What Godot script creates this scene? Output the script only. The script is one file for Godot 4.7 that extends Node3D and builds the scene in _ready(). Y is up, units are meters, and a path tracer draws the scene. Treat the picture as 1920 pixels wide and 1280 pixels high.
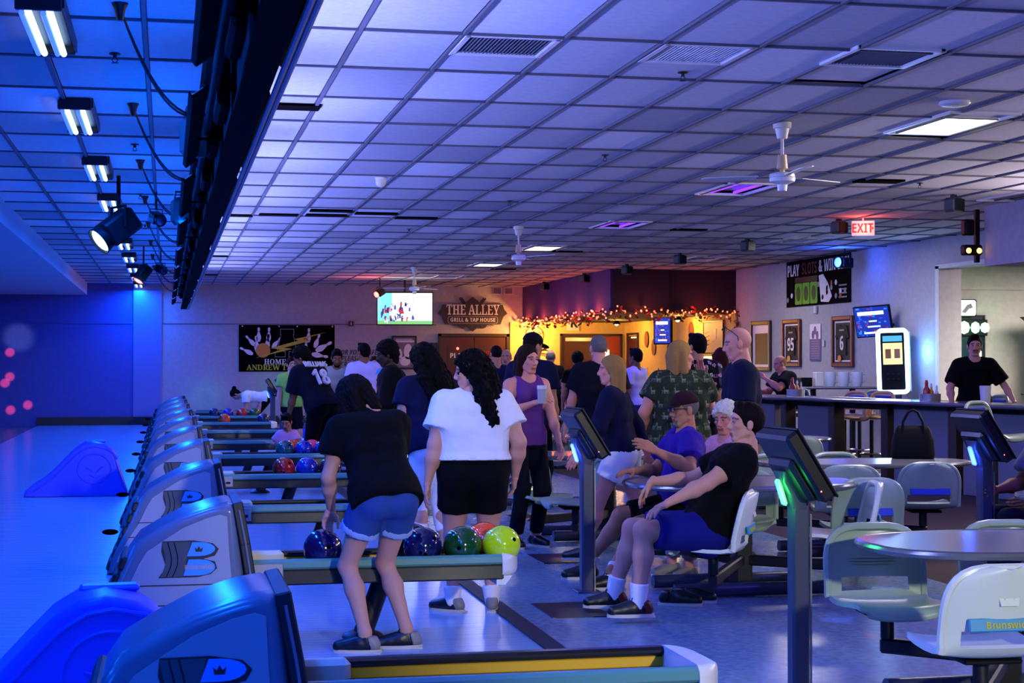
extends Node3D
# World: x to the right across the hall, y up, depth "d" runs to -z. The camera stands at the origin, eyes at 1.54 m.
# Every lane pair repeats at 3.43 m; ceiling panels are 0.61 x 1.22 m.

const CEIL := 3.46
const PAIR := 3.43
var mats := {}
var names := {}
var noise := FastNoiseLite.new()
var rng := RandomNumberGenerator.new()

func _ready() -> void:
	rng.seed = 7
	noise.seed = 3
	noise.frequency = 1.0
	camera_and_air()
	hall_lights()
	make_materials()
	make_shoe()
	build_shell()
	build_ceiling_things()
	build_far_wall_things()
	build_right_wall_things()
	build_bar()
	build_ball_returns()
	build_seating()
	build_table_things()
	build_monitor_bank()
	build_people()

func camera_and_air() -> void:
	var cam := Camera3D.new()
	cam.name = "camera"
	cam.keep_aspect = Camera3D.KEEP_HEIGHT
	cam.fov = 23.626
	cam.near = 0.05
	cam.far = 200.0
	cam.position = Vector3(0, 1.54, 0)
	cam.rotation = Vector3(0.0125, -0.2085, 0)
	add_child(cam)
	cam.current = true
	var we := WorldEnvironment.new()
	we.name = "world_environment"
	var e := Environment.new()
	e.background_mode = Environment.BG_COLOR
	e.background_color = Color(0, 0, 0)
	e.tonemap_mode = Environment.TONE_MAPPER_LINEAR
	e.tonemap_exposure = 2.2
	e.sdfgi_enabled = true
	e.ssao_enabled = true
	e.ssil_enabled = true
	we.environment = e
	add_child(we)

func area(called: String, at: Vector3, look: Vector3, size: Vector2, lin: Color, energy: float) -> void:
	var l := AreaLight3D.new()
	l.name = called
	l.area_size = size
	l.light_color = lin.linear_to_srgb()
	l.light_energy = energy
	l.shadow_enabled = true
	l.set("area_range", 60.0)
	add_child(l, true)
	l.position = at
	var up := Vector3.FORWARD if absf(look.normalized().y) > 0.9 else Vector3.UP
	l.basis = Basis.looking_at(look, up)

func omni(called: String, at: Vector3, lin: Color, energy: float, size := 0.05) -> void:
	var l := OmniLight3D.new()
	l.name = called
	l.light_color = lin.linear_to_srgb()
	l.light_energy = energy
	l.omni_range = 40.0
	l.omni_attenuation = 2.0
	l.light_size = size
	l.shadow_enabled = true
	add_child(l, true)
	l.position = at

func spot(called: String, at: Vector3, look: Vector3, lin: Color, energy: float, angle: float, size := 0.06) -> void:
	var l := SpotLight3D.new()
	l.name = called
	l.light_color = lin.linear_to_srgb()
	l.light_energy = energy
	l.spot_range = 40.0
	l.spot_attenuation = 2.0
	l.spot_angle = angle
	l.spot_angle_attenuation = 0.6
	l.light_size = size
	l.shadow_enabled = true
	add_child(l, true)
	l.position = at
	l.basis = Basis.looking_at(look, Vector3.UP if absf(look.normalized().y) < 0.95 else Vector3.FORWARD)

# ceiling fittings: [x, d, kind]
const TROFFERS := [[6.16, 7.35, "uv"], [6.16, 12.1, "white"], [6.2, 17.2, "uv"], [6.2, 22.0, "uv"], [6.16, 26.7, "white"], [6.16, 31.45, "white"], [6.16, 36.15, "white"], [9.7, 24.0, "white"], [9.7, 28.85, "white"], [9.7, 17.2, "off"]]  # the nearest one is added out of view to tint the floor blue

func hall_lights() -> void:
	var blue := Color(0.0, 0.1, 1.0)
	for k in range(-4, 10):
		var d := 9.45 + PAIR * k
		area("tube_light", Vector3(-0.66, CEIL - 0.16, -d), Vector3.DOWN, Vector2(0.25, 1.2), blue, 6.8)
	for k in range(0, 4):   # the lanes beyond the foul line carry the same tubes
		area("lane_tube_light", Vector3(-6.5, 2.9, -(6.0 + 6.9 * k)), Vector3.DOWN, Vector2(0.25, 1.2), blue, 10.0)
	for k in 9:   # added strips along the monitor row, put in to wash the ceiling
		area("added_uplight", P(0.455, 2.775, 5.2 + PAIR * k), Vector3(0.97, 0.2, 0), Vector2(2.6, 0.06), Color(0.24, 0.28, 1.0), 4.9)
		area("added_uplight", P(0.12, 2.75, 5.2 + PAIR * k), Vector3(-0.6, 0.8, 0), Vector2(2.6, 0.06), blue, 1.1)
	for k in 3:   # added strip out of view on the box beam, brightens the right ceiling
		area("added_beam_uplight", P(9.75, 2.8, 9.0 + 3.0 * k), Vector3(-1, 0.35, 0), Vector2(2.6, 0.06), Color(0.92, 0.78, 0.92), 3.3)
	# coloured dots of the disco lamps
	for q in [[-3.7, 1.77, 41.0], [-3.7, 1.18, 41.0], [-3.81, 1.03, 41.0], [-3.28, 0.5, 41.0], [-3.68, 0.38, 41.0]]:
		spot("disco_dot", P(-0.4, 2.85, 27.5), P(q[0], q[1], q[2]) - P(-0.4, 2.85, 27.5), Color(1.0, 0.06, 0.06), 500.0, 0.5, 0.02)
	spot("disco_dot", P(-0.4, 2.85, 27.5), P(-3.49, 2.16, 41.0) - P(-0.4, 2.85, 27.5), Color(0.7, 0.8, 1.0), 60.0, 1.6, 0.1)
	spot("disco_dot", P(-0.4, 2.85, 27.5), P(2.8, 1.0, 41.0) - P(-0.4, 2.85, 27.5), Color(0.0, 0.9, 0.7), 16.0, 3.5, 0.3)
	spot("disco_dot", P(-0.4, 2.85, 27.5), P(0.95, 0.75, 41.0) - P(-0.4, 2.85, 27.5), Color(0.0, 0.9, 0.8), 16.0, 2.2, 0.3)
	spot("added_fill_spot", P(3.6, 3.15, -4.0), P(2.4, 0.8, 9.0) - P(3.6, 3.15, -4.0), Color(1.0, 0.97, 0.78), 31.0, 12.5, 0.15)  # added unseen fill spot behind the camera
	for t in TROFFERS:
		if t[2] == "white":
			area("panel_light", Vector3(t[0], CEIL - 0.03, -t[1]), Vector3.DOWN, Vector2(0.5, 1.1), Color(1.0, 0.92, 0.95), 1.0 if t[1] < 9.0 else 2.6)
		elif t[2] == "uv":
			area("blacklight_light", Vector3(t[0], CEIL - 0.03, -t[1]), Vector3.DOWN, Vector2(0.5, 1.1), Color(0.1, 0.06, 1.0), 7.0 if t[1] < 9.0 else 4.0)

# ---------------------------------------------------------------- materials
func mat(called: String, srgb: Color, rough := 0.6, metal := 0.0, spec := 0.5) -> StandardMaterial3D:
	if mats.has(called):
		return mats[called]
	var m := StandardMaterial3D.new()
	m.resource_name = called
	m.albedo_color = srgb
	m.roughness = rough
	m.metallic = metal
	m.metallic_specular = spec
	mats[called] = m
	return m

func glow(called: String, lin: Color, energy: float, base := Color(0.8, 0.8, 0.8)) -> StandardMaterial3D:
	if mats.has(called):
		return mats[called]
	var m := mat(called, base, 0.4)
	m.emission_enabled = true
	m.emission = lin.linear_to_srgb()
	m.emission_energy_multiplier = energy
	return m

func noise_tex(freq: float, size: int, ramp: Array, sd: int, normal := false, octaves := 3) -> NoiseTexture2D:
	var n := FastNoiseLite.new()
	n.seed = sd
	n.frequency = freq
	n.fractal_octaves = octaves
	var t := NoiseTexture2D.new()
	t.width = size
	t.height = size
	t.seamless = true
	t.noise = n
	if normal:
		t.as_normal_map = true
		t.bump_strength = 3.0
	else:
		var g := Gradient.new()
		g.set_color(0, ramp[0])
		g.set_color(1, ramp[1])
		t.color_ramp = g
	return t

func tri(m: StandardMaterial3D, scale: Vector3, world := true) -> StandardMaterial3D:
	m.uv1_triplanar = true
	m.uv1_world_triplanar = world
	m.uv1_scale = scale
	return m

func make_materials() -> void:
	var cloth_n := noise_tex(0.12, 256, [], 5, true, 2)
	var grain := noise_tex(0.03, 256, [Color(0.93, 0.93, 0.93), Color(1, 1, 1)], 8, false, 4)
	for k in 4:
		var m := mat("ceiling_tile_%d" % k, [Color(0.80, 0.79, 0.78), Color(0.73, 0.72, 0.72), Color(0.87, 0.86, 0.85), Color(0.64, 0.64, 0.65)][k], 0.9)
		m.albedo_texture = grain
		tri(m, Vector3(1.7, 1.7, 1.7))
	mat("grid", Color(0.36, 0.36, 0.39), 0.7)
	mat("plaster_grey", Color(0.66, 0.65, 0.66), 0.85)
	mat("plaster_blue", Color(0.30, 0.34, 0.62), 0.85)
	mat("plaster_purple", Color(0.27, 0.1, 0.4), 0.85)
	mat("plaster_plum", Color(0.14, 0.03, 0.11), 0.85)
	mat("plaster_warm_lit", Color(0.86, 0.72, 0.42), 0.8)  # warm lamp light put into a grey-cream wall colour
	mat("plaster_white", Color(0.8, 0.8, 0.78), 0.85)
	for n in ["plaster_grey", "plaster_blue", "plaster_purple", "plaster_plum", "plaster_warm_lit", "plaster_white"]:
		mats[n].albedo_texture = grain
		tri(mats[n], Vector3(0.9, 0.9, 0.9))
	var wood := mat("blue_lit_wood", Color(0.58, 0.74, 0.86), 0.2, 0.0, 0.5)  # blue of the tube light mixed into the wood colour
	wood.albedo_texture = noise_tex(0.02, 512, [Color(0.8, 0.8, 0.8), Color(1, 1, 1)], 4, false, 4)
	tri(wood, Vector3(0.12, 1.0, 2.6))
	var tile := mat("vinyl_tile", Color(0.5, 0.6, 0.68), 0.25)
	tile.albedo_texture = noise_tex(0.05, 512, [Color(0.72, 0.74, 0.76), Color(1, 1, 1)], 6, false, 5)
	tri(tile, Vector3(0.6, 0.6, 0.6))
	var carpet := mat("carpet", Color(0.16, 0.1, 0.16), 0.95)
	carpet.albedo_texture = noise_tex(0.06, 512, [Color(0.35, 0.3, 0.5), Color(1.6, 1.0, 0.8)], 11, false, 2)
	tri(carpet, Vector3(1.2, 1.2, 1.2))
	mat("inlay", Color(0.08, 0.08, 0.14), 0.35)
	mat("black_vinyl", Color(0.03, 0.03, 0.035), 0.5)
	mat("black_plastic", Color(0.03, 0.03, 0.035), 0.5, 0.0, 0.3)
	mat("black_rubber", Color(0.02, 0.02, 0.02), 0.95, 0.0, 0.1)
	mat("monitor_black", Color(0.012, 0.012, 0.016), 0.85, 0.0, 0.15)
	mat("dark_metal", Color(0.1, 0.1, 0.12), 0.45, 0.3)
	mat("steel", Color(0.6, 0.6, 0.62), 0.3, 0.9)
	mat("galvanised", Color(0.55, 0.55, 0.58), 0.45, 0.5)
	mat("white_enamel", Color(0.85, 0.85, 0.83), 0.3)
	mat("cream_plastic", Color(0.82, 0.80, 0.70), 0.35)
	mat("hood_plastic", Color(0.60, 0.61, 0.64), 0.4)
	mat("hood_cap", Color(0.42, 0.45, 0.52), 0.22)
	mat("hood_dark", Color(0.05, 0.055, 0.08), 0.4)
	mat("logo_blue", Color(0.2, 0.62, 0.92), 0.4)
	mat("logo_grey", Color(0.25, 0.28, 0.30), 0.5)
	mat("logo_ink", Color(0.05, 0.07, 0.12), 0.5)
	mat("logo_gold", Color(0.85, 0.6, 0.45), 0.5)
	mat("rail_teal", Color(0.32, 0.55, 0.52), 0.3)
	mat("rail_black", Color(0.05, 0.06, 0.075), 0.3)
	mat("rail_yellow", Color(0.85, 0.66, 0.08), 0.45)
	mat("console_shell", Color(0.06, 0.06, 0.09), 0.3)
	mat("console_post", Color(0.2, 0.22, 0.3), 0.35)
	mat("chair_grey", Color(0.58, 0.66, 0.59), 0.32)
	mat("chair_white", Color(0.8, 0.84, 0.76), 0.3)
	mat("chair_tan", Color(0.8, 0.68, 0.5), 0.35)
	mat("chair_strip", Color(0.15, 0.55, 0.68), 0.4)
	mat("chair_pad", Color(0.1, 0.25, 0.75), 0.6)
	var lam := mat("laminate", Color(0.5, 0.5, 0.56), 0.18)
	lam.albedo_texture = noise_tex(0.25, 256, [Color(0.8, 0.8, 0.8), Color(1, 1, 1)], 14, false, 2)
	tri(lam, Vector3(2, 2, 2))
	mat("table_edge", Color(0.5, 0.52, 0.52), 0.22, 0.6)
	mat("wood_red", Color(0.36, 0.12, 0.07), 0.4)
	mat("wood_dark", Color(0.16, 0.09, 0.06), 0.5)
	mat("door_red", Color(0.24, 0.025, 0.02), 0.5)
	mat("paper_white", Color(0.86, 0.86, 0.86), 0.7)
	mat("ink_black", Color(0.04, 0.04, 0.06), 0.6)
	mat("navy_print", Color(0.05, 0.06, 0.16), 0.5)
	mat("banner_black", Color(0.018, 0.018, 0.026), 0.9, 0.0, 0.15)
	mat("print_yellow", Color(0.72, 0.66, 0.1), 0.5)
	mat("print_gold", Color(0.75, 0.45, 0.08), 0.4)
	mat("print_white", Color(0.82, 0.82, 0.84), 0.5)
	mat("print_red", Color(0.6, 0.06, 0.05), 0.5)
	mat("print_green", Color(0.3, 0.6, 0.12), 0.5)
	mat("print_blue", Color(0.08, 0.16, 0.5), 0.5)
	mat("print_grey", Color(0.5, 0.5, 0.54), 0.5)
	mat("ketchup", Color(0.55, 0.03, 0.02), 0.25)
	mat("mustard", Color(0.8, 0.6, 0.08), 0.3)
	mat("wire", Color(0.03, 0.03, 0.04), 0.5)
	mat("leaf_orange", Color(0.6, 0.16, 0.03), 0.7)
	mat("leaf_brown", Color(0.25, 0.08, 0.03), 0.7)
	mat("leather_black", Color(0.016, 0.016, 0.02), 0.6, 0.0, 0.25)
	mat("eye_white", Color(0.5, 0.48, 0.48), 0.3)
	var ramp_m := mat("ramp_plastic", Color(0.22, 0.3, 0.85), 0.35)
	ramp_m.metallic_specular = 0.4
	var gl := mat("clear_cup", Color(0.9, 0.92, 0.95, 0.25), 0.1)
	gl.transparency = BaseMaterial3D.TRANSPARENCY_ALPHA
	var be := mat("beer", Color(0.35, 0.2, 0.04), 0.1)
	be.metallic_specular = 0.4
	glow("bulb_white", Color(1, 0.97, 0.95), 3.2)
	glow("bulb_blue_tube", Color(0.02, 0.06, 1.0), 2.0, Color(0.1, 0.1, 0.6))
	glow("bulb_white_tube", Color(0.5, 0.78, 1.0), 1.5)
	glow("bulb_violet", Color(0.14, 0.02, 1.0), 1.6, Color(0.2, 0.1, 0.6))
	glow("led_blue", Color(0.03, 0.12, 1.0), 1.6)
	glow("led_green", Color(0.03, 1.0, 0.08), 0.7)
	glow("led_red", Color(1.0, 0.05, 0.02), 4.0)
	glow("led_amber", Color(1.0, 0.45, 0.05), 3.0)
	glow("light_string", Color(1.0, 0.14, 0.025), 1.3)
	glow("added_strip_lavender", Color(0.22, 0.27, 1.0), 1.5)
	glow("added_strip_blue", Color(0.0, 0.1, 1.0), 1.5)
	glow("lamp_warm", Color(1.0, 0.5, 0.15), 5.0)
	glow("kiosk_ring", Color(0.35, 0.65, 1.0), 4.0)
	var skins := {"skin_fair": Color(0.76, 0.55, 0.47), "skin_tan": Color(0.68, 0.46, 0.34), "skin_rosy": Color(0.78, 0.52, 0.46), "skin_brown": Color(0.48, 0.30, 0.2), "skin_dark": Color(0.2, 0.12, 0.09)}
	for n in skins:
		var m := mat(n, skins[n], 0.55, 0.0, 0.35)
		m.vertex_color_use_as_albedo = true
	var hairs := {"hair_black": Color(0.025, 0.02, 0.022), "hair_brown": Color(0.13, 0.07, 0.045), "hair_dark_brown": Color(0.06, 0.035, 0.028), "hair_blond": Color(0.56, 0.42, 0.24), "hair_white": Color(0.78, 0.76, 0.7), "hair_grey": Color(0.38, 0.36, 0.34), "hair_auburn": Color(0.2, 0.08, 0.04)}
	var strands := noise_tex(0.09, 256, [], 21, true, 2)
	for n in hairs:
		var m := mat(n, hairs[n], 0.75, 0.0, 0.2)
		m.normal_enabled = true
		m.normal_texture = strands
		m.normal_scale = 1.2
		tri(m, Vector3(14, 1.6, 14), false)
	var cloths := {"cloth_black": Color(0.018, 0.018, 0.024), "cloth_navy": Color(0.05, 0.06, 0.18), "cloth_dark_navy": Color(0.03, 0.035, 0.09), "cloth_white": Color(0.86, 0.86, 0.88), "cloth_purple": Color(0.2, 0.1, 0.52), "cloth_royal": Color(0.07, 0.09, 0.42), "cloth_blue": Color(0.1, 0.16, 0.5), "cloth_green": Color(0.5, 0.72, 0.32), "cloth_olive": Color(0.14, 0.18, 0.12), "cloth_lavender": Color(0.72, 0.7, 0.9), "cloth_grey": Color(0.55, 0.57, 0.58), "cloth_khaki": Color(0.5, 0.44, 0.34), "cloth_plum": Color(0.34, 0.18, 0.46), "cloth_denim": Color(0.16, 0.27, 0.5), "cloth_denim_pale": Color(0.55, 0.64, 0.78), "cloth_cyan": Color(0.2, 0.55, 0.8), "cloth_pink": Color(0.8, 0.55, 0.66), "cloth_maroon": Color(0.16, 0.07, 0.1), "cloth_heather": Color(0.42, 0.44, 0.5)}
	for n in cloths:
		var m := mat(n, cloths[n], 0.9, 0.0, 0.25)
		m.normal_enabled = true
		m.normal_texture = cloth_n
		m.normal_scale = 0.35
		tri(m, Vector3(4, 4, 4), false)
	print_cloth("cloth_llama", Color(0.15, 0.19, 0.14), Color(0.5, 0.54, 0.44), true)
	print_cloth("cloth_floral", Color(0.03, 0.03, 0.08), Color(0.72, 0.5, 0.68), false)
	mat("shoe_black", Color(0.03, 0.03, 0.035), 0.4)
	mat("shoe_grey", Color(0.5, 0.48, 0.45), 0.5)
	mat("shoe_sole", Color(0.75, 0.72, 0.66), 0.5)
	mat("shoe_red", Color(0.35, 0.05, 0.05), 0.4)
	mat("lens_glass", Color(0.1, 0.12, 0.25), 0.08)

func print_cloth(called: String, ground: Color, figure: Color, llama: bool) -> void:
	var im := Image.create(256, 256, false, Image.FORMAT_RGB8)
	im.fill(ground)
	var r := RandomNumberGenerator.new()
	r.seed = 31
	for gy in 4:
		for gx in 4:
			var ox := gx * 64 + 12 + (28 if gy % 2 else 0) + r.randi_range(-6, 6)
			var oy := gy * 64 + 14 + r.randi_range(-6, 6)
			if llama:   # body, four legs, neck, head and ears, in small rectangles of print
				for q in [[0, 14, 22, 9], [1, 22, 3, 12], [6, 22, 3, 12], [14, 22, 3, 12], [19, 22, 3, 12], [18, 0, 5, 16], [18, 0, 9, 5], [18, -4, 2, 5], [22, -4, 2, 5], [-2, 13, 3, 5]]:
					for yy in q[3]:
						for xx in q[2]:
							im.set_pixel(posmod(ox + q[0] + xx, 256), posmod(oy + q[1] + yy, 256), figure)
			else:
				var tone := figure.lerp(Color(0.8, 0.8, 0.9), r.randf())
				for p in 5:
					var a := TAU * p / 5.0 + r.randf()
					var cx := ox + 12 + 9.0 * cos(a)
					var cy := oy + 12 + 9.0 * sin(a)
					for yy in range(-6, 7):
						for xx in range(-6, 7):
							if xx * xx + yy * yy < 34:
								im.set_pixel(posmod(int(cx) + xx, 256), posmod(int(cy) + yy, 256), tone)
	var m := mat(called, Color(1, 1, 1), 0.9, 0.0, 0.25)
	m.albedo_texture = ImageTexture.create_from_image(im)
	tri(m, Vector3(2.6, 2.6, 2.6), false)

# ---------------------------------------------------------------- mesh building
class MB:
	var v := PackedVector3Array()
	var n := PackedVector3Array()
	var uv := PackedVector2Array()
	var c := PackedColorArray()
	var tint := Color(1, 1, 1)

	# a closed (or open) piece: vertices, triangle indices; edges sharper than the crease stay sharp; closed pieces are turned outwards
	func add(p: PackedVector3Array, f: PackedInt32Array, crease := 0.72, closed := true) -> void:
		var nf := f.size() / 3
		var vol := 0.0
		var fn := PackedVector3Array()
		fn.resize(nf)
		var mid := p[0]
		for k in nf:
			var a := p[f[3 * k]] - mid
			var b := p[f[3 * k + 1]] - mid
			var d := p[f[3 * k + 2]] - mid
			fn[k] = (b - a).cross(d - a)
			vol += a.dot(b.cross(d))
		var flip := closed and vol < 0.0
		var at := []
		at.resize(p.size())
		for k in p.size():
			at[k] = []
		for k in nf:
			if flip:
				fn[k] = -fn[k]
			for j in 3:
				at[f[3 * k + j]].append(k)
		var unit := PackedVector3Array()
		unit.resize(nf)
		for k in nf:
			unit[k] = fn[k].normalized()
		for k in nf:
			var order := [0, 1, 2] if flip else [0, 2, 1]   # clockwise fronts
			for j in order:
				var i := f[3 * k + j]
				var s := Vector3.ZERO
				for q in at[i]:
					if unit[q].dot(unit[k]) > crease:
						s += fn[q]
				v.append(p[i])
				n.append(s.normalized() if s.length_squared() > 1e-20 else unit[k])
				uv.append(Vector2.ZERO)
				c.append(tint)

	# a ready mesh: vertices, normals, indices (turned clockwise already)
	func add_raw(p: PackedVector3Array, nn: PackedVector3Array, f: PackedInt32Array, x := Transform3D(), cols := PackedColorArray()) -> void:
		var flip := x.basis.determinant() < 0.0
		var nb := x.basis.inverse().transposed()
		for k in range(0, f.size(), 3):
			for j in ([0, 2, 1] if flip else [0, 1, 2]):
				var i := f[k + j]
				v.append(x * p[i])
				n.append((nb * nn[i]).normalized())
				uv.append(Vector2.ZERO)
				c.append(cols[i] if cols.size() else tint)

	func box(at: Vector3, size: Vector3, bev := 0.0, turn := Basis()) -> void:
		var h := size * 0.5
		var p := PackedVector3Array()
		if bev <= 0.0:
			for k in 8:
				p.append(at + turn * Vector3(h.x * (1 if k & 1 else -1), h.y * (1 if k & 2 else -1), h.z * (1 if k & 4 else -1)))
			add(p, PackedInt32Array([0, 2, 1, 1, 2, 3, 4, 5, 6, 5, 7, 6, 0, 1, 4, 1, 5, 4, 2, 6, 3, 3, 6, 7, 0, 4, 2, 2, 4, 6, 1, 3, 5, 3, 7, 5]), 0.9)
			return
		var b := minf(bev, minf(h.x, minf(h.y, h.z)) * 0.98)
		for k in 8:
			var s := Vector3(1 if k & 1 else -1, 1 if k & 2 else -1, 1 if k & 4 else -1)
			for ax in 3:   # the corner's vertex on the face across axis ax
				var q := h - Vector3(b, b, b)
				q[ax] = h[ax]
				p.append(at + turn * (q * s))
		var f := PackedInt32Array()
		for ax in 3:
			var u := (ax + 1) % 3
			var w := (ax + 2) % 3
			for s in 2:
				var base := s << ax
				var a := base * 3 + ax
				var b1 := (base | (1 << u)) * 3 + ax
				var c1 := (base | (1 << u) | (1 << w)) * 3 + ax
				var d1 := (base | (1 << w)) * 3 + ax
				f.append_array([a, b1, c1, a, c1, d1] if s else [a, c1, b1, a, d1, c1])
		for ax in 3:   # edges along ax, between faces u and w
			var u := (ax + 1) % 3
			var w := (ax + 2) % 3
			for su in 2:
				for sw in 2:
					var lo := (su << u) | (sw << w)
					var hi := lo | (1 << ax)
					var q := [lo * 3 + u, hi * 3 + u, hi * 3 + w, lo * 3 + w]
					f.append_array([q[0], q[2], q[1], q[0], q[3], q[2]] if su == sw else [q[0], q[1], q[2], q[0], q[2], q[3]])
		for k in 8:
			var odd := (1 if k & 1 else -1) * (1 if k & 2 else -1) * (1 if k & 4 else -1)
			f.append_array([k * 3, k * 3 + 1, k * 3 + 2] if odd > 0 else [k * 3, k * 3 + 2, k * 3 + 1])
		add(p, f, 0.9)

	# skin over closed rings of equal size
	func loft(rings: Array, crease := 0.72, caps := true) -> void:
		var m: int = rings[0].size()
		var p := PackedVector3Array()
		for r in rings:
			p.append_array(r)
		var f := PackedInt32Array()
		for k in rings.size() - 1:
			for j in m:
				var a := k * m + j
				var b := k * m + (j + 1) % m
				f.append_array([a, b, a + m, b, b + m, a + m])
		if caps:
			for e in [0, rings.size() - 1]:
				var mid := Vector3.ZERO
				for q in rings[e]:
					mid += q
				p.append(mid / m)
				var ci := p.size() - 1
				for j in m:
					var a: int = e * m + j
					var b: int = e * m + (j + 1) % m
					f.append_array([ci, b, a] if e == 0 else [ci, a, b])
		add(p, f, crease, caps)

	func cyl(a: Vector3, b: Vector3, r0: float, r1 := -1.0, sides := 16) -> void:
		if r1 < 0.0:
			r1 = r0
		var ax := (b - a).normalized()
		var s := ax.cross(Vector3.UP if absf(ax.y) < 0.9 else Vector3.RIGHT).normalized()
		var t := ax.cross(s)
		var ra := PackedVector3Array()
		var rb := PackedVector3Array()
		for k in sides:
			var g := TAU * k / sides
			var o := s * cos(g) + t * sin(g)
			ra.append(a + o * r0)
			rb.append(b + o * r1)
		loft([ra, rb])

	func tube(path: Array, r: float, sides := 8) -> void:
		var rings := []
		var s := Vector3.ZERO
		for k in path.size():
			var ax: Vector3 = (path[mini(k + 1, path.size() - 1)] - path[maxi(k - 1, 0)]).normalized()
			if k == 0:
				s = ax.cross(Vector3.UP if absf(ax.y) < 0.9 else Vector3.RIGHT).normalized()
			else:
				s = (s - ax * s.dot(ax)).normalized()
			var t := ax.cross(s)
			var ring := PackedVector3Array()
			for j in sides:
				var g := TAU * j / sides
				ring.append(path[k] + (s * cos(g) + t * sin(g)) * r)
			rings.append(ring)
		loft(rings)

	# profile of (radius, height) turned about the y axis of x
	func lathe(profile: Array, x := Transform3D(), sides := 24) -> void:
		var rings := []
		for q in profile:
			var ring := PackedVector3Array()
			for j in sides:
				var g := TAU * j / sides
				ring.append(x * Vector3(maxf(q.x, 0.0005) * cos(g), q.y, maxf(q.x, 0.0005) * sin(g)))
			rings.append(ring)
		loft(rings)

	func ball(at: Vector3, r: Vector3, sides := 16) -> void:
		var prof := []
		for k in sides / 2 + 1:
			var g := PI * k / (sides / 2)
			prof.append(Vector2(sin(g), -cos(g)))
		lathe(prof, Transform3D(Basis.from_scale(r), at), sides)

	# outline in the xy plane of x, thickness along its z, with a small chamfer at the front (+z) edge
	func extrude(poly: PackedVector2Array, depth: float, x := Transform3D(), crease := 0.8) -> void:
		var idx := Geometry2D.triangulate_polygon(poly)
		var m := poly.size()
		var p := PackedVector3Array()
		for z in [0.0, depth]:
			for q in poly:
				p.append(x * Vector3(q.x, q.y, z))
		var f := PackedInt32Array()
		var cw := Geometry2D.is_polygon_clockwise(poly)
		for k in range(0, idx.size(), 3):
			var a := poly[idx[k]]
			var flip := (poly[idx[k + 1]] - a).cross(poly[idx[k + 2]] - a) < 0.0
			var q := [idx[k], idx[k + 2], idx[k + 1]] if flip else [idx[k], idx[k + 1], idx[k + 2]]
			f.append_array([q[0] + m, q[1] + m, q[2] + m, q[0], q[2], q[1]])
		for j in m:
			var a := j
			var b := (j + 1) % m
			if cw:
				f.append_array([a, a + m, b, b, a + m, b + m])
			else:
				f.append_array([a, b, a + m, b, b + m, a + m])
		add(p, f, crease)

	# one flat sheet facing local +z, with texture coordinates
	func sheet(w: float, h: float, x := Transform3D()) -> void:
		var q := [Vector3(-w / 2, h / 2, 0), Vector3(w / 2, h / 2, 0), Vector3(w / 2, -h / 2, 0), Vector3(-w / 2, -h / 2, 0)]
		var t := [Vector2(0, 0), Vector2(1, 0), Vector2(1, 1), Vector2(0, 1)]
		for k in [0, 1, 2, 0, 2, 3]:
			v.append(x * q[k])
			n.append(x.basis * Vector3.BACK)
			uv.append(t[k])
			c.append(tint)

	func mesh() -> ArrayMesh:
		var a := []
		a.resize(Mesh.ARRAY_MAX)
		a[Mesh.ARRAY_VERTEX] = v
		a[Mesh.ARRAY_NORMAL] = n
		a[Mesh.ARRAY_TEX_UV] = uv
		a[Mesh.ARRAY_COLOR] = c
		var m := ArrayMesh.new()
		m.add_surface_from_arrays(Mesh.PRIMITIVE_TRIANGLES, a)
		return m

func mb() -> MB:
	return MB.new()

func numbered(called: String) -> String:
	names[called] = names.get(called, -1) + 1
	return called if names[called] == 0 else "%s_%03d" % [called, names[called]]

func tag(o: Node, label: String, category: String, group := "", kind := "") -> Node:
	o.set_meta("label", label)
	if category:
		o.set_meta("category", category)
	if group:
		o.set_meta("group", group)
	if kind:
		o.set_meta("kind", kind)
	return o

# a thing made of parts: an empty node at its base
func thing(called: String, label: String, category: String, at := Vector3.ZERO, turn := 0.0, group := "") -> Node3D:
	var o := Node3D.new()
	o.name = numbered(called)
	add_child(o)
	o.position = at
	o.rotation.y = turn
	tag(o, label, category, group)
	return o

func part(called: String, m: MB, material: Material, parent: Node, label := "") -> MeshInstance3D:
	return put_mesh(called, m.mesh(), material, parent, label)

func put_mesh(called: String, mesh: Mesh, material: Material, parent: Node, label := "") -> MeshInstance3D:
	var o := MeshInstance3D.new()
	o.name = numbered(called) if parent == self else called
	o.mesh = mesh
	o.material_override = material
	parent.add_child(o, true)
	if label:
		o.set_meta("label", label)
	return o

# a thing that is one mesh
func single(called: String, m: MB, material: Material, label: String, category: String, at := Vector3.ZERO, turn := 0.0, group := "") -> MeshInstance3D:
	var o := part(called, m, material, self)
	o.position = at
	o.rotation.y = turn
	tag(o, label, category, group)
	return o

func struct(called: String, m: MB, material: Material, label := "") -> MeshInstance3D:
	var o := MeshInstance3D.new()
	o.name = called
	o.mesh = m.mesh()
	o.material_override = material
	add_child(o, true)
	o.set_meta("kind", "structure")
	if label:
		o.set_meta("label", label)
	return o

func copy(o: Node3D, label: String, at: Vector3, turn := 0.0) -> Node3D:
	var r: Node3D = o.duplicate()
	var stem := String(o.name).rstrip("0123456789").rstrip("_")
	r.name = numbered(stem)
	add_child(r)
	r.position = at
	r.rotation.y = turn
	r.set_meta("label", label)
	return r

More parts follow.
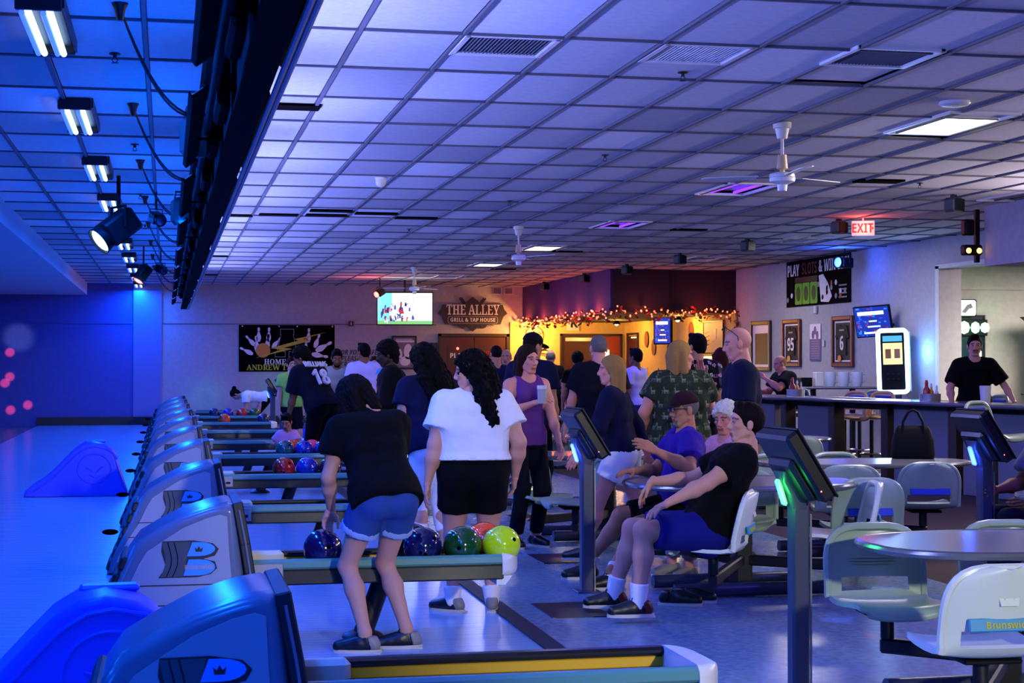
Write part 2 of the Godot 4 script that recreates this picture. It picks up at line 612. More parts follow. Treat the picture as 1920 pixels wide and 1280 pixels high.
func text(called: String, s: String, size: float, material: Material, parent: Node, x: Transform3D, font := "Droid Sans", bold := false, deep := 0.006, squeeze := 1.0) -> MeshInstance3D:
	var t := TextMesh.new()
	var f := SystemFont.new()
	f.font_names = PackedStringArray([font])
	if bold:
		f.font_weight = 700
	t.font = f
	t.text = s
	t.font_size = 32
	t.pixel_size = size / 32.0
	t.depth = deep
	t.curve_step = 2.0
	var o := MeshInstance3D.new()
	o.name = called
	o.mesh = t
	o.material_override = material
	parent.add_child(o, true)
	o.transform = x * Transform3D(Basis.from_scale(Vector3(squeeze, 1, 1)), Vector3.ZERO)
	return o

func P(x: float, y: float, d: float) -> Vector3:
	return Vector3(x, y, -d)

func T(at: Vector3, turn := 0.0) -> Transform3D:
	return Transform3D(Basis(Vector3.UP, turn), at)

# ---------------------------------------------------------------- the hall
func slab(called: String, lo: Vector3, hi: Vector3, material: Material, label := "") -> MeshInstance3D:
	var m := mb()
	m.box((lo + hi) / 2.0, (hi - lo).abs())
	return struct(called, m, material, label)

func build_shell() -> void:
	slab("floor_approach", P(-3.05, -0.1, -6), P(2.02, 0, 41), mats.blue_lit_wood, "glossy wooden bowling approach with the blue tube light in its colour")
	slab("floor_lanes", P(-23, -0.16, -6), P(-3.05, -0.05, 41), mat("lane_dark", Color(0.42, 0.44, 0.48), 0.3), "dark lanes past the foul line")
	slab("floor_concourse", P(2.02, -0.1, -6), P(5.3, 0, 41), mats.vinyl_tile, "grey speckled floor of the seating area")
	slab("floor_carpet", P(5.3, -0.1, -6), P(19, 0, 41), mats.carpet, "dark patterned carpet")
	slab("trim_1", P(1.985, 0.0, -6), P(2.095, 0.012, 40.9), mats.black_vinyl, "black strip along the edge of the approach")
	var inlay_k := -1
	var inlay_l := ["dark floor inlay under the seated man's shoes", "dark floor inlay right of the rack's white end cap", "dark floor inlay before the tables behind the woman in white", "dark floor inlay left of the tables, far along the black strip"]
	for q in [[2.27, 9.55, 0.37], [2.82, 12.15, 0.4], [3.35, 15.5, 0.45], [2.5, 16.2, 0.4]]:
		inlay_k += 1
		var m := mb()
		m.box(P(q[0] + q[2] / 2.0, 0.003, q[1] + 0.3), Vector3(q[2], 0.006, 0.6))
		single("floor_inlay", m, mats.inlay, inlay_l[inlay_k], "floor inlay", Vector3.ZERO, 0.0, "dark inlays in the seating floor")
	# walls
	slab("wall_far", P(-0.12, 0, 41), P(12, CEIL + 0.1, 41.25), mats.plaster_grey, "grey end wall of the hall")
	slab("wall_far_lanes", P(-23, -0.1, 41), P(-0.8, CEIL + 0.1, 41.25), mats.plaster_blue, "blue end wall beside the lanes")
	slab("wall_far_pier", P(-0.8, 0, 40.95), P(-0.12, CEIL + 0.1, 41.25), mat("pier_blue", Color(0.42, 0.46, 0.66), 0.85), "pale blue pier on the end wall")
	slab("trim_2", P(-0.12, 2.47, 40.985), P(6.7, 2.49, 41), mats.grid, "thin rail across the end wall")
	slab("trim_3", P(-23, 2.47, 40.985), P(-0.8, 2.49, 41), mats.plaster_blue)
	slab("baseboard_far", P(-3.05, 0, 40.9), P(6.7, 0.2, 40.95), mats.black_vinyl, "black skirting under the end wall")
	slab("wall_right", P(11.7, 0, 23.4), P(12.0, CEIL + 0.1, 41), mats.plaster_grey, "grey side wall behind the counter")
	slab("wall_right_header", P(11.7, 3.02, 12), P(12.0, CEIL + 0.1, 23.4), mats.plaster_grey)
	slab("wall_right_near", P(11.7, 0, -6), P(12.0, CEIL + 0.1, 12), mats.plaster_grey)
	slab("trim_4", P(11.66, 0, 23.28), P(12.04, 3.02, 23.4), mats.plaster_white, "pale jamb of the wide side opening")
	slab("trim_5", P(11.66, 2.98, 12), P(12.04, 3.04, 23.4), mats.plaster_white)
	slab("wall_lanes_end", P(-23.2, -0.1, -6), P(-23, CEIL, 41), mats.plaster_blue)
	slab("wall_behind", P(-23.2, -0.1, -6.2), P(19, CEIL + 0.1, -6), mats.plaster_grey)
	slab("ceiling_lanes", P(-23, 3.17, -6), P(-1.9, CEIL + 0.1, 41), mat("lane_ceiling", Color(0.72, 0.72, 0.74), 0.9), "lower ceiling over the lanes")
	slab("ceiling_bulkhead", P(9.88, 2.72, 8.0), P(11.7, CEIL, 18.5), mats.plaster_grey, "grey box beam hanging beside the opening")
	slab("wall_bar_bulkhead", P(8.95, 2.56, 32.5), P(10.2, CEIL, 41), mats.plaster_purple, "purple beam over the bar")
	slab("wall_bar_bulkhead_face", P(8.98, 2.56, 32.46), P(10.2, CEIL, 32.5), mats.plaster_plum, "dark plum face of the beam over the bar")
	slab("wall_bar_bulkhead_right", P(10.2, 2.56, 32.56), P(11.7, CEIL, 41), mats.plaster_plum)
	slab("wall_bar_warm_lit", P(8.62, 0.0, 40.97), P(11.7, 2.56, 41), mats.plaster_warm_lit, "grey-cream back wall of the bar, coloured yellow for the warm light")
	slab("wall_bar_side", P(11.66, 0.0, 32.5), P(11.7, 2.56, 41), mats.plaster_warm_lit, "side wall of the bar, coloured yellow for the warm light")
	# the room beyond the opening
	slab("wall_side_room_end", P(19, -0.1, -6), P(19.2, 3.2, 30), mats.plaster_white)
	slab("wall_side_room", P(12, 0, 26), P(19, 3.2, 26.2), mats.plaster_white, "bright wall of the room beyond the opening")
	slab("wall_side_room_near", P(12, 0, 11.8), P(19, 3.2, 12), mats.plaster_white)
	slab("ceiling_side_room", P(12, 3.2, 11.8), P(19, CEIL + 0.1, 26.2), mats.plaster_white)
	slab("trim_6", P(12, 2.79, 25.96), P(19, 2.84, 26), mats.plaster_white, "white rail on the wall beyond the opening")
	build_ceiling()

func fitting_at(i: int, j: int) -> bool:
	var x := 1.70 + 0.6096 * i + 0.3
	var d := 9.37 + 1.2192 * j + 0.6
	for t in TROFFERS:
		if absf(t[0] - x) < 0.25 and absf(t[1] - d) < 0.5:
			return true
	for t in VENTS:
		if absf(t[0] - x) < 0.25 and absf(t[1] + 0.3 - d) < 0.5:
			return true
	return false

const VENTS := [[2.0, 9.68, "dark"], [3.22, 9.68, "light"], [4.40, 9.55, "dark"]]

func build_ceiling() -> void:
	var c := slab("ceiling", P(-1.9, CEIL + 0.06, -6), P(12, CEIL + 0.12, 41), mats.grid, "suspended ceiling of grey tiles in a dark grid")
	var one := mb()
	one.box(Vector3(0, 0.011, 0), Vector3(0.58, 0.016, 1.19), 0.006)
	var tile := one.mesh()
	var rest := mb()
	var cells := []
	for j in range(-12, 26):
		for i in range(-6, 17):
			if fitting_at(i, j):
				continue
			var x := 1.70 + 0.6096 * i + 0.3048
			var d := 9.37 + 1.2192 * j + 0.6096
			if x > 11.75 or d > 41.2:
				continue
			var seen := d > 8.2 and x > -0.27 * d + 0.0 + 0.13 * d - 0.6 and x < 0.56 * d + 1.0
			cells.append([0.0 if seen else 100.0, d, x])
	cells.sort_custom(func(a, b): return a[0] + a[1] < b[0] + b[1])
	for k in cells.size():
		var at := P(cells[k][2], CEIL + rng.randf_range(-0.002, 0.003), cells[k][1])
		if k < 300:
			var o := put_mesh("ceiling_tile", tile, mats["ceiling_tile_%d" % [0, 0, 1, 1, 2, 3, 0][rng.randi() % 7]], c)
			o.position = at
		else:
			rest.box(at + Vector3(0, 0.011, 0), Vector3(0.585, 0.016, 1.195))
	var f := part("ceiling_tile_field", rest, mats.ceiling_tile_1, c)
	f.set_meta("kind", "stuff")
	for i in range(-6, 18):
		var m := mb()
		m.box(P(1.70 + 0.6096 * i, CEIL - 0.002, 17.5), Vector3(0.024, 0.02, 47.0))
		part("grid_bar", m, mats.grid, c)
	for j in range(-12, 27):
		var m := mb()
		m.box(P(5.0, CEIL - 0.001, 9.37 + 1.2192 * j), Vector3(13.8, 0.018, 0.022))
		if 9.37 + 1.2192 * j < 41:
			part("grid_bar", m, mats.grid, c)

func build_ceiling_things() -> void:
	# white and violet ceiling panels
	var where := {12.1: "nearest", 26.7: "fourth", 31.45: "fifth", 36.15: "sixth"}
	for t in TROFFERS:
		var lbl := ""
		if t[2] == "white":
			if t[1] < 9.0:
				lbl = ""
			elif t[0] > 9.0:
				lbl = "white ceiling light panel under the lit exit sign" if t[1] < 26 else "white ceiling light panel above the bar front"
			else:
				lbl = {12.1: "large white ceiling light panel beside the flat round smoke detector", 26.7: "white ceiling light panel just right of the second ceiling fan", 31.45: "white ceiling light panel left of the second ceiling fan", 36.15: "farthest small white ceiling light panel above the hanging television"}[t[1]]
		else:
			lbl = "violet blacklight ceiling fitting behind the nearest ceiling fan" if t[0] < 9 and t[1] < 20 else ("violet blacklight ceiling fitting halfway down the hall" if t[1] > 10.0 and t[0] < 9 else "dim violet ceiling fitting above the side opening")
		if t[1] < 9.0:
			lbl = "added violet ceiling fitting out of the picture, there to tint the nearest floor blue"
		var o := thing("ceiling_light_panel", lbl, "ceiling light", P(t[0], CEIL, t[1]))
		var m := mb()
		for s in [-1.0, 1.0]:
			m.box(Vector3(s * 0.285, 0.0, 0), Vector3(0.035, 0.03, 1.19), 0.004)
			m.box(Vector3(0, 0.0, s * 0.58), Vector3(0.6, 0.03, 0.035), 0.004)
		part("frame", m, mats.white_enamel, o)
		var b := mb()
		b.box(Vector3(0, 0.05, 0), Vector3(0.58, 0.01, 1.18))
		part("backing", b, mats.white_enamel, o)
		if t[2] == "white":
			var q := mb()
			q.box(Vector3(0, 0.012, 0), Vector3(0.55, 0.008, 1.14))
			part("diffuser", q, mats.bulb_white, o)
		else:
			for s in [-0.14, 0.14]:
				var q := mb()
				q.cyl(Vector3(s, 0.015, -0.5), Vector3(s, 0.015, 0.5), 0.016)
				part("tube", q, mats.bulb_violet if t[2] == "uv" else mats.print_grey, o)
	# louvred vents, part of the ceiling grid
	for t in VENTS:
		var o := thing("ceiling_vent", {2.0: "dark slatted ceiling vent nearest to the monitor bank", 3.22: "pale blue slatted ceiling vent between two dark vents", 4.40: "dark slatted ceiling vent farthest right of the three"}[t[0]], "ceiling vent", P(t[0], CEIL, t[1]))
		var m := mb()
		for s in [-1.0, 1.0]:
			m.box(Vector3(s * 0.275, 0, 0), Vector3(0.04, 0.03, 0.6), 0.004)
			m.box(Vector3(0, 0, s * 0.285), Vector3(0.58, 0.03, 0.03), 0.004)
		part("frame", m, mats.white_enamel, o)
		var b := mb()
		b.box(Vector3(0, 0.05, 0), Vector3(0.56, 0.01, 0.58))
		part("backing", b, mats.black_plastic if t[2] == "dark" else mats.ceiling_tile_3, o)
		for k in 22:
			var q := mb()
			q.box(Vector3(-0.245 + k * 0.0233, 0.012, 0), Vector3(0.004, 0.03, 0.54))
			part("slat", q, mats.grid if t[2] == "dark" else mats.white_enamel, o)
		var fill := mb()
		fill.box(Vector3(0, 0.011, -0.6), Vector3(0.58, 0.016, 0.58), 0.004)
		part("filler_tile", fill, mats.ceiling_tile_0, o)
	# long air slots
	var slot_k := -1
	var slot_l := ["nearest black air slot of the left pair halfway along the ceiling", "farthest black air slot of the left pair halfway along the ceiling", "black air slot one tile right of the pair halfway along the ceiling", "black air slot one tile left of the pair halfway along the ceiling", "rightmost black air slot of the row halfway along the ceiling", "black air slot touching the monitor row halfway along the ceiling", "nearest black air slot beside the monitor row", "black air slot beside the far stretch of the monitor row", "last black air slot beside the monitor row before the end wall", "black air slot just right of the nearest ceiling fan", "black air slot right of the second violet blacklight fitting", "small far air slot right of the second ceiling fan", "farthest small air slot, before the purple bar beam"]
	for q in [[2.05, 20.7, 0.56], [2.05, 21.35, 0.56], [2.65, 20.95, 0.56], [1.42, 21.4, 0.5], [3.25, 21.5, 0.56], [0.85, 21.6, 0.5], [0.85, 12.3, 0.55], [0.85, 30.0, 0.5], [0.85, 36.5, 0.5], [7.38, 16.1, 0.5], [7.4, 22.6, 0.5], [6.8, 27.5, 0.5], [6.8, 33.0, 0.5]]:
		slot_k += 1
		var m := mb()
		m.box(Vector3(0, -0.002, 0), Vector3(q[2], 0.03, 0.24), 0.004)
		single("air_slot", m, mats.black_rubber, slot_l[slot_k], "air slot", P(q[0], CEIL, q[1]), 0.0, "black air slots in the ceiling")
	# sprinklers
	var spr_k := -1
	var spr_l := ["dark fire sprinkler between the pale and the right dark vent", "dark fire sprinkler below the middle of the ceiling, second from the vents", "dark fire sprinkler above the second ceiling fan", "nearest dark fire sprinkler left of the monitor row", "second dark fire sprinkler left of the monitor row", "tiny far fire sprinkler above the house sign", "third dark fire sprinkler left of the monitor row", "fourth dark fire sprinkler left of the monitor row", "dark fire sprinkler above the lit exit sign"]
	for q in [[3.34, 10.32], [3.97, 14.6], [3.99, 19.0], [-0.32, 10.43], [-0.28, 14.75], [3.42, 23.35], [-0.3, 19.1], [-0.3, 23.4], [7.9, 16.2]]:
		spr_k += 1
		var o := thing("sprinkler", spr_l[spr_k], "sprinkler", P(q[0], CEIL, q[1]), 0.0, "fire sprinklers on the ceiling")
		var m := mb()
		m.lathe([Vector2(0, 0), Vector2(0.035, -0.002), Vector2(0.035, -0.008), Vector2(0.012, -0.012), Vector2(0.012, -0.03), Vector2(0, -0.03)], Transform3D(), 12)
		for s in [-1.0, 1.0]:
			m.tube([Vector3(s * 0.006, -0.03, 0), Vector3(s * 0.018, -0.042, 0), Vector3(s * 0.006, -0.058, 0)], 0.003, 6)
		part("body", m, mats.dark_metal, o)
		var e := mb()
		e.lathe([Vector2(0, -0.056), Vector2(0.022, -0.058), Vector2(0.022, -0.061), Vector2(0, -0.063)], Transform3D(), 12)
		part("deflector", e, mats.dark_metal, o)
	# smoke detector and dome
	var sd := mb()
	sd.lathe([Vector2(0, 0), Vector2(0.11, 0), Vector2(0.115, -0.015), Vector2(0.10, -0.03), Vector2(0.06, -0.035), Vector2(0, -0.036)])
	single("smoke_detector", sd, mats.white_enamel, "flat round white smoke detector before the large light panel", "smoke detector", P(5.68, CEIL, 11.08))
	var dome := thing("ceiling_dome", "small white dome sensor hanging under the ceiling", "ceiling sensor", P(2.18, CEIL, 16.9))
	var dm := mb()
	dm.lathe([Vector2(0, 0), Vector2(0.06, 0), Vector2(0.06, -0.02), Vector2(0, -0.02)], Transform3D(), 20)
	part("base", dm, mats.white_enamel, dome)
	var dd := mb()
	dd.lathe([Vector2(0.055, -0.02), Vector2(0.055, -0.05), Vector2(0.042, -0.085), Vector2(0.02, -0.1), Vector2(0, -0.103)], Transform3D(), 20)
	part("dome", dd, mats.cream_plastic, dome)
	# ceiling fans
	var fan := make_fan("ceiling fan nearest, cream with a long rod")
	fan.position = P(4.83, CEIL, 12.35)
	copy(fan, "second ceiling fan, cream, halfway down the hall", P(4.87, CEIL, 22.57), 0.7)
	copy(fan, "farthest ceiling fan, above the hanging television", P(4.89, CEIL, 32.64), 0.2)
	# loudspeakers in a row
	var sp := thing("ceiling_speaker", "black box speaker hung from the ceiling beside the exit sign", "speaker", P(8.82, CEIL, 20.5), 0.5, "")
	var m1 := mb()
	m1.box(Vector3(0, -0.12, 0), Vector3(0.2, 0.17, 0.17), 0.03)
	part("cabinet", m1, mat("speaker_grey", Color(0.24, 0.25, 0.24), 0.6), sp)
	var m2 := mb()
	m2.box(Vector3(0, -0.12, 0.087), Vector3(0.17, 0.14, 0.012), 0.005)
	part("grille", m2, mats.black_plastic, sp)
	var m3 := mb()
	m3.box(Vector3(0, -0.018, 0), Vector3(0.06, 0.036, 0.06), 0.006)
	part("bracket", m3, mats.dark_metal, sp)
	var names_s := ["grey box speaker on the ceiling nearest to the grey box beam", "pale box speaker next in the row past the exit sign", "box speaker fourth in the ceiling row, over the bar counter end", "box speaker above the dark plum bar front", "box speaker above the purple bar wall", "farthest tiny box speaker of the ceiling row"]
	var sd_ := [17.27, 24.08, 27.51, 30.88, 34.23, 38.06]
	for k in 6:
		copy(sp, names_s[k], P(8.84, CEIL, sd_[k]), 0.5)
	# exit sign
	var ex := thing("exit_sign", "lit red and white exit sign hanging from the ceiling", "exit sign", P(9.08, CEIL, 20.3), -0.42)
	var xm := mb()
	xm.box(Vector3(0, -0.14, 0), Vector3(0.30, 0.2, 0.04), 0.008)
	part("housing", xm, glow("exit_sign_face", Color(1.0, 0.46, 0.42), 0.3), ex)
	var xs := mb()
	xs.cyl(Vector3(0, 0, 0), Vector3(0, -0.045, 0), 0.012)
	part("stem", xs, mats.white_enamel, ex)
	text("lettering", "EXIT", 0.17, glow("exit_sign_letters", Color(1.0, 0.02, 0.02), 0.45, Color(0.5, 0.05, 0.05)), ex, T(Vector3(-0.01, -0.14, 0.021)), "Droid Sans", true, 0.006, 0.8)
	var arrow := mb()
	arrow.extrude(PackedVector2Array([Vector2(0.115, -0.165), Vector2(0.14, -0.14), Vector2(0.115, -0.115)]), 0.006, T(Vector3(0, 0, 0.019)))
	part("arrow", arrow, mats.exit_sign_letters, ex)
	omni("exit_sign_light", P(9.03, CEIL - 0.13, 20.15), Color(1, 0.1, 0.06), 0.10, 0.08)
	# blacklight strip fittings over the approach
	for k in range(-1, 10):
		var d := 9.45 + PAIR * k
		var o := thing("blacklight_fitting", ["blacklight tube fitting behind the frame edge", "nearest blacklight tube fitting over the approach", "second blacklight tube fitting over the approach", "third blacklight tube fitting over the approach", "fourth blacklight tube fitting, above the tilted spotlight", "fifth blacklight tube fitting, behind the tilted spotlight", "sixth blacklight tube fitting down the approach", "seventh blacklight tube fitting down the approach", "eighth blacklight tube fitting, beside the small red stage lamp", "ninth blacklight tube fitting down the approach", "farthest blacklight tube fitting, at the end wall"][k + 1], "blacklight", P(-0.66, CEIL, d))
		var h := mb()
		h.box(Vector3(0, -0.02, 0), Vector3(0.22, 0.04, 1.26), 0.006)
		for s in [-1.0, 1.0]:
			h.box(Vector3(0, -0.05, s * 0.62), Vector3(0.24, 0.07, 0.03), 0.006)
		h.box(Vector3(0.125, -0.035, 0), Vector3(0.012, 0.07, 1.26))
		part("housing", h, mats.dark_metal, o)
		for s in [-0.055, 0.055]:
			var t := mb()
			t.cyl(Vector3(s, -0.085, -0.6), Vector3(s, -0.085, 0.6), 0.019, -1, 12)
			part("tube", t, mats.bulb_white_tube, o)
			var g := mb()
			g.cyl(Vector3(s - 0.032, -0.095, -0.56), Vector3(s - 0.032, -0.095, 0.6), 0.016, -1, 12)
			part("filter_sleeve", g, mats.bulb_blue_tube, o)

func make_fan(label: String) -> Node3D:
	var o := thing("ceiling_fan", label, "ceiling fan")
	var m := mb()
	m.lathe([Vector2(0, 0), Vector2(0.075, 0), Vector2(0.072, -0.045), Vector2(0.058, -0.05), Vector2(0.04, -0.13), Vector2(0, -0.13)])
	part("canopy", m, mats.cream_plastic, o)
	var r := mb()
	r.cyl(Vector3(0, -0.13, 0), Vector3(0, -0.27, 0), 0.013)
	part("rod", r, mats.cream_plastic, o)
	var c := mb()
	c.lathe([Vector2(0, -0.26), Vector2(0.036, -0.26), Vector2(0.046, -0.37), Vector2(0.02, -0.38), Vector2(0.02, -0.40), Vector2(0, -0.40)])
	part("rod_cover", c, mats.chair_tan, o)
	var b := mb()
	b.lathe([Vector2(0, -0.395), Vector2(0.06, -0.40), Vector2(0.10, -0.415), Vector2(0.105, -0.44), Vector2(0.098, -0.445), Vector2(0.105, -0.45), Vector2(0.10, -0.475), Vector2(0.05, -0.495), Vector2(0.042, -0.5), Vector2(0.036, -0.55), Vector2(0, -0.552)])
	part("motor", b, mats.white_enamel, o)
	for k in 3:
		var g := TAU * k / 3.0 + 0.45
		var bl := mb()
		var q := Basis(Vector3.UP, g) * Basis(Vector3.RIGHT, 0.16)
		var poly := PackedVector2Array([Vector2(0.19, -0.045), Vector2(0.62, -0.06), Vector2(0.66, -0.03), Vector2(0.66, 0.03), Vector2(0.62, 0.06), Vector2(0.19, 0.045)])
		bl.extrude(poly, 0.005, Transform3D(q * Basis(Vector3.RIGHT, -PI / 2), Vector3(0, -0.435, 0)))
		var blade := part("blade", bl, mats.white_enamel, o)
		var ir := mb()
		ir.box(Vector3(0, -0.437, 0) + q * Vector3(0.15, 0, 0), Vector3(0.12, 0.006, 0.03), 0.002, q)
		part("blade_iron", ir, mats.steel, blade)
	return o

# ---------------------------------------------------------------- end wall
func poly_pin(h: float) -> PackedVector2Array:
	var half := [Vector2(0.07, 0.0), Vector2(0.11, 0.08), Vector2(0.155, 0.22), Vector2(0.16, 0.32), Vector2(0.13, 0.46), Vector2(0.075, 0.6), Vector2(0.06, 0.7), Vector2(0.075, 0.8), Vector2(0.085, 0.88), Vector2(0.07, 0.95), Vector2(0.03, 0.99)]
	var p := PackedVector2Array()
	for q in half:
		p.append(Vector2(q.x, q.y - 0.5) * h)
	for k in range(half.size() - 1, -1, -1):
		p.append(Vector2(-half[k].x, half[k].y - 0.5) * h)
	return p

func rect_poly(w: float, h: float) -> PackedVector2Array:
	return PackedVector2Array([Vector2(-w / 2, -h / 2), Vector2(w / 2, -h / 2), Vector2(w / 2, h / 2), Vector2(-w / 2, h / 2)])

func round_poly(w: float, h: float, r: float, n := 5) -> PackedVector2Array:
	var p := PackedVector2Array()
	for k in 4:
		var c := Vector2((w / 2 - r) * (1 if k in [0, 3] else -1), (h / 2 - r) * (1 if k < 2 else -1))
		for j in n + 1:
			var g := PI / 2 * (k + float(j) / n)
			p.append(c + Vector2(cos(g), sin(g)) * r)
	return p

func disc_poly(rx: float, ry: float, n := 24) -> PackedVector2Array:
	var p := PackedVector2Array()
	for k in n:
		p.append(Vector2(cos(TAU * k / n) * rx, sin(TAU * k / n) * ry))
	return p

func plate(called: String, poly: PackedVector2Array, deep: float, material: Material, parent: Node, at: Vector3, roll := 0.0) -> MeshInstance3D:
	var m := mb()
	m.extrude(poly, deep, Transform3D(Basis(Vector3.BACK, roll), at))
	return part(called, m, material, parent)

func frame_of(w: float, h: float, bar: float, deep: float) -> MB:
	var m := mb()
	for s in [-1.0, 1.0]:
		m.box(Vector3(s * (w - bar) / 2, 0, deep / 2), Vector3(bar, h, deep), bar * 0.15)
		m.box(Vector3(0, s * (h - bar) / 2, deep / 2), Vector3(w - bar * 2, bar, deep), bar * 0.15)
	return m

func build_far_wall_things() -> void:
	var wall := 40.98
	# bowling banner
	var b := thing("wall_banner", "black bowling banner with pins, a gold ball and a yellow lightning bolt", "banner", P(2.935, 1.88, wall))
	plate("cloth", rect_poly(2.37, 1.16), 0.012, mats.banner_black, b, Vector3.ZERO)
	var bx := func(cx: float, cy: float, z: float) -> Vector3: return Vector3((cx - 510.0) / 840.0 * 2.37, -(cy - 626.0) / 412.0 * 1.16, z)
	for q in [[262, 505, 0.0, 0.36], [350, 505, -0.05, 0.36], [190, 560, 0.75, 0.34], [155, 650, 1.1, 0.36], [245, 590, 0.1, 0.42], [340, 570, -0.1, 0.4], [420, 575, -0.7, 0.34], [700, 510, -0.05, 0.36], [675, 610, -0.1, 0.42], [775, 560, -0.35, 0.36], [835, 610, -1.05, 0.46], [800, 690, -1.75, 0.42]]:
		var p := plate("pin", poly_pin(q[3]), 0.008, mats.print_white, b, bx.call(q[0], q[1], 0.011), q[2])
		plate("pin_stripe", rect_poly(q[3] * 0.13, q[3] * 0.035), 0.002, mats.print_red, p, bx.call(q[0], q[1], 0.019) + Basis(Vector3.BACK, q[2]) * Vector3(0, q[3] * 0.2, 0), q[2])
	plate("ball", disc_poly(0.18, 0.18), 0.012, mats.print_gold, b, bx.call(300, 645, 0.016))
	# letter: slab serif outline with the black letter upon it
	var al := func(g: float) -> PackedVector2Array:
		return PackedVector2Array([Vector2(-0.16 - g, 0.34 + g), Vector2(0.16 + g, 0.34 + g), Vector2(0.16 + g, 0.22 - g), Vector2(0.145 + g, 0.22 - g), Vector2(0.235 + g, -0.22 + g), Vector2(0.29 + g, -0.22 + g), Vector2(0.29 + g, -0.34 - g), Vector2(0.05 - g, -0.34 - g), Vector2(0.05 - g, -0.22 + g), Vector2(0.1, -0.22 + g), Vector2(0.08, -0.13 - g), Vector2(-0.08, -0.13 - g), Vector2(-0.1, -0.22 + g), Vector2(-0.05 + g, -0.22 + g), Vector2(-0.05 + g, -0.34 - g), Vector2(-0.29 - g, -0.34 - g), Vector2(-0.29 - g, -0.22 + g), Vector2(-0.235 - g, -0.22 + g), Vector2(-0.145 - g, 0.22 - g), Vector2(-0.16 - g, 0.22 - g)])
	plate("letter_outline", al.call(0.012), 0.01, mats.print_grey, b, bx.call(510, 580, 0.018))
	plate("letter", al.call(0.0), 0.01, mats.banner_black, b, bx.call(510, 580, 0.02))
	var bolt := PackedVector2Array()
	for q in [[850, 484], [575, 545], [610, 558], [365, 625], [455, 640], [235, 712], [555, 632], [480, 622], [715, 560], [650, 543]]:
		var v3: Vector3 = bx.call(q[0], q[1], 0)
		bolt.append(Vector2(v3.x, v3.y))
	plate("lightning_bolt", bolt, 0.012, mats.print_yellow, b, Vector3(0, 0, 0.028))
	text("lettering", "HOME OF", 0.17, mats.print_white, b, T(bx.call(455, 747, 0.015)), "Droid Serif", true)
	text("lettering", "ANDREW THUNDER", 0.175, mats.print_yellow, b, T(bx.call(470, 797, 0.015)), "Droid Serif", true, 0.006, 1.0)
	for q in [-1.1, -0.2, 0.25, 1.13]:
		plate("grommet", disc_poly(0.018, 0.018, 8), 0.016, mats.steel, b, Vector3(q, 0.545, 0))
	# safety lettering straight on the wall
	var st := thing("wall_lettering", "dark slanted safety lettering painted on the grey end wall", "lettering", P(4.78, 1.72, 40.99))
	var lean := Transform3D(Basis(Vector3(1, 0, 0), Vector3(0.22, 1, 0), Vector3(0, 0, 1)), Vector3.ZERO)
	text("lettering_line", "FOR YOUR SAFETY", 0.17, mats.navy_print, st, T(Vector3(0, 0.06, 0.004)) * lean, "Droid Sans", true, 0.006, 0.8)
	text("lettering_line", "PLEASE DO NOT", 0.17, mats.navy_print, st, T(Vector3(0.02, -0.09, 0.004)) * lean, "Droid Sans", true, 0.006, 0.8)
	text("lettering_line", "CROSS", 0.17, mats.navy_print, st, T(Vector3(-0.3, -0.24, 0.004)) * lean, "Droid Sans", true, 0.006, 0.8)
	# fire alarm box
	var fa := thing("alarm_box", "small dark red alarm box on the end wall", "alarm", P(4.53, 2.5, wall))
	plate("box", round_poly(0.13, 0.13, 0.015), 0.05, mat("alarm_red", Color(0.25, 0.05, 0.06), 0.4), fa, Vector3.ZERO)
	plate("strobe", rect_poly(0.02, 0.07), 0.012, mats.print_white, fa, Vector3(0, 0, 0.05))
	# television hung before the end wall
	var tv := thing("hanging_television", "bright television showing a football match, hung above the crowd", "television", P(5.47, 2.79, 38.0), -0.12)
	plate("casing", round_poly(1.33, 0.79, 0.02), 0.07, mats.black_plastic, tv, Vector3(0, 0, -0.05))
	var im := Image.create(160, 92, false, Image.FORMAT_RGB8)
	im.fill(Color(0.97, 0.97, 1.0))
	var r := RandomNumberGenerator.new()
	r.seed = 5
	im.fill_rect(Rect2i(0, 0, 42, 92), Color(0.45, 0.8, 0.95))
	im.fill_rect(Rect2i(0, 82, 160, 10), Color(0.45, 0.7, 0.4))
	for k in 46:
		var x := int(absf(r.randfn(48, 32))) % 150
		var y := r.randi_range(30, 78)
		var col: Color = [Color(0.75, 0.1, 0.1), Color(0.1, 0.12, 0.35), Color(0.85, 0.85, 0.9), Color(0.2, 0.3, 0.6)][r.randi() % 4]
		im.fill_rect(Rect2i(x, y, r.randi_range(3, 7), r.randi_range(5, 12)), col)
		im.fill_rect(Rect2i(x + 1, maxi(0, y - 4), 4, 4), col.darkened(0.3))
	for k in 5:
		im.fill_rect(Rect2i(90 + 14 * k, 4, 2, 30), Color(0.95, 0.7, 0.7))
	var scr := mats.get("tv_picture", null) as StandardMaterial3D
	if scr == null:
		scr = mat("tv_picture", Color(0.05, 0.05, 0.05), 0.3)
		scr.emission_enabled = true
		scr.emission_operator = BaseMaterial3D.EMISSION_OP_MULTIPLY
		scr.emission = Color(0.95, 0.97, 1.0)
		scr.emission_texture = ImageTexture.create_from_image(im)
		scr.emission_energy_multiplier = 0.8
	var sm := mb()
	sm.sheet(1.28, 0.73, T(Vector3(0, 0, 0.0215)))
	part("screen", sm, scr, tv)
	var hang := mb()
	hang.cyl(Vector3(0, 0.2, -0.06), Vector3(0, 0.67, -0.06), 0.025)
	hang.box(Vector3(0, 0.1, -0.07), Vector3(0.4, 0.3, 0.04), 0.01)
	part("ceiling_mount", hang, mats.dark_metal, tv)
	area("television_light", P(5.45, 2.79, 37.9), Vector3(-0.12, 0, 1), Vector2(1.2, 0.7), Color(0.8, 0.9, 1.0), 0.7)
	# red stage lamp beside it
	stage_lamp(P(4.75, 3.12, 37.0), Vector3(-0.5, -0.3, 0.5), 0.17, "led_red", "small stage lamp with a red lens beside the hanging television")
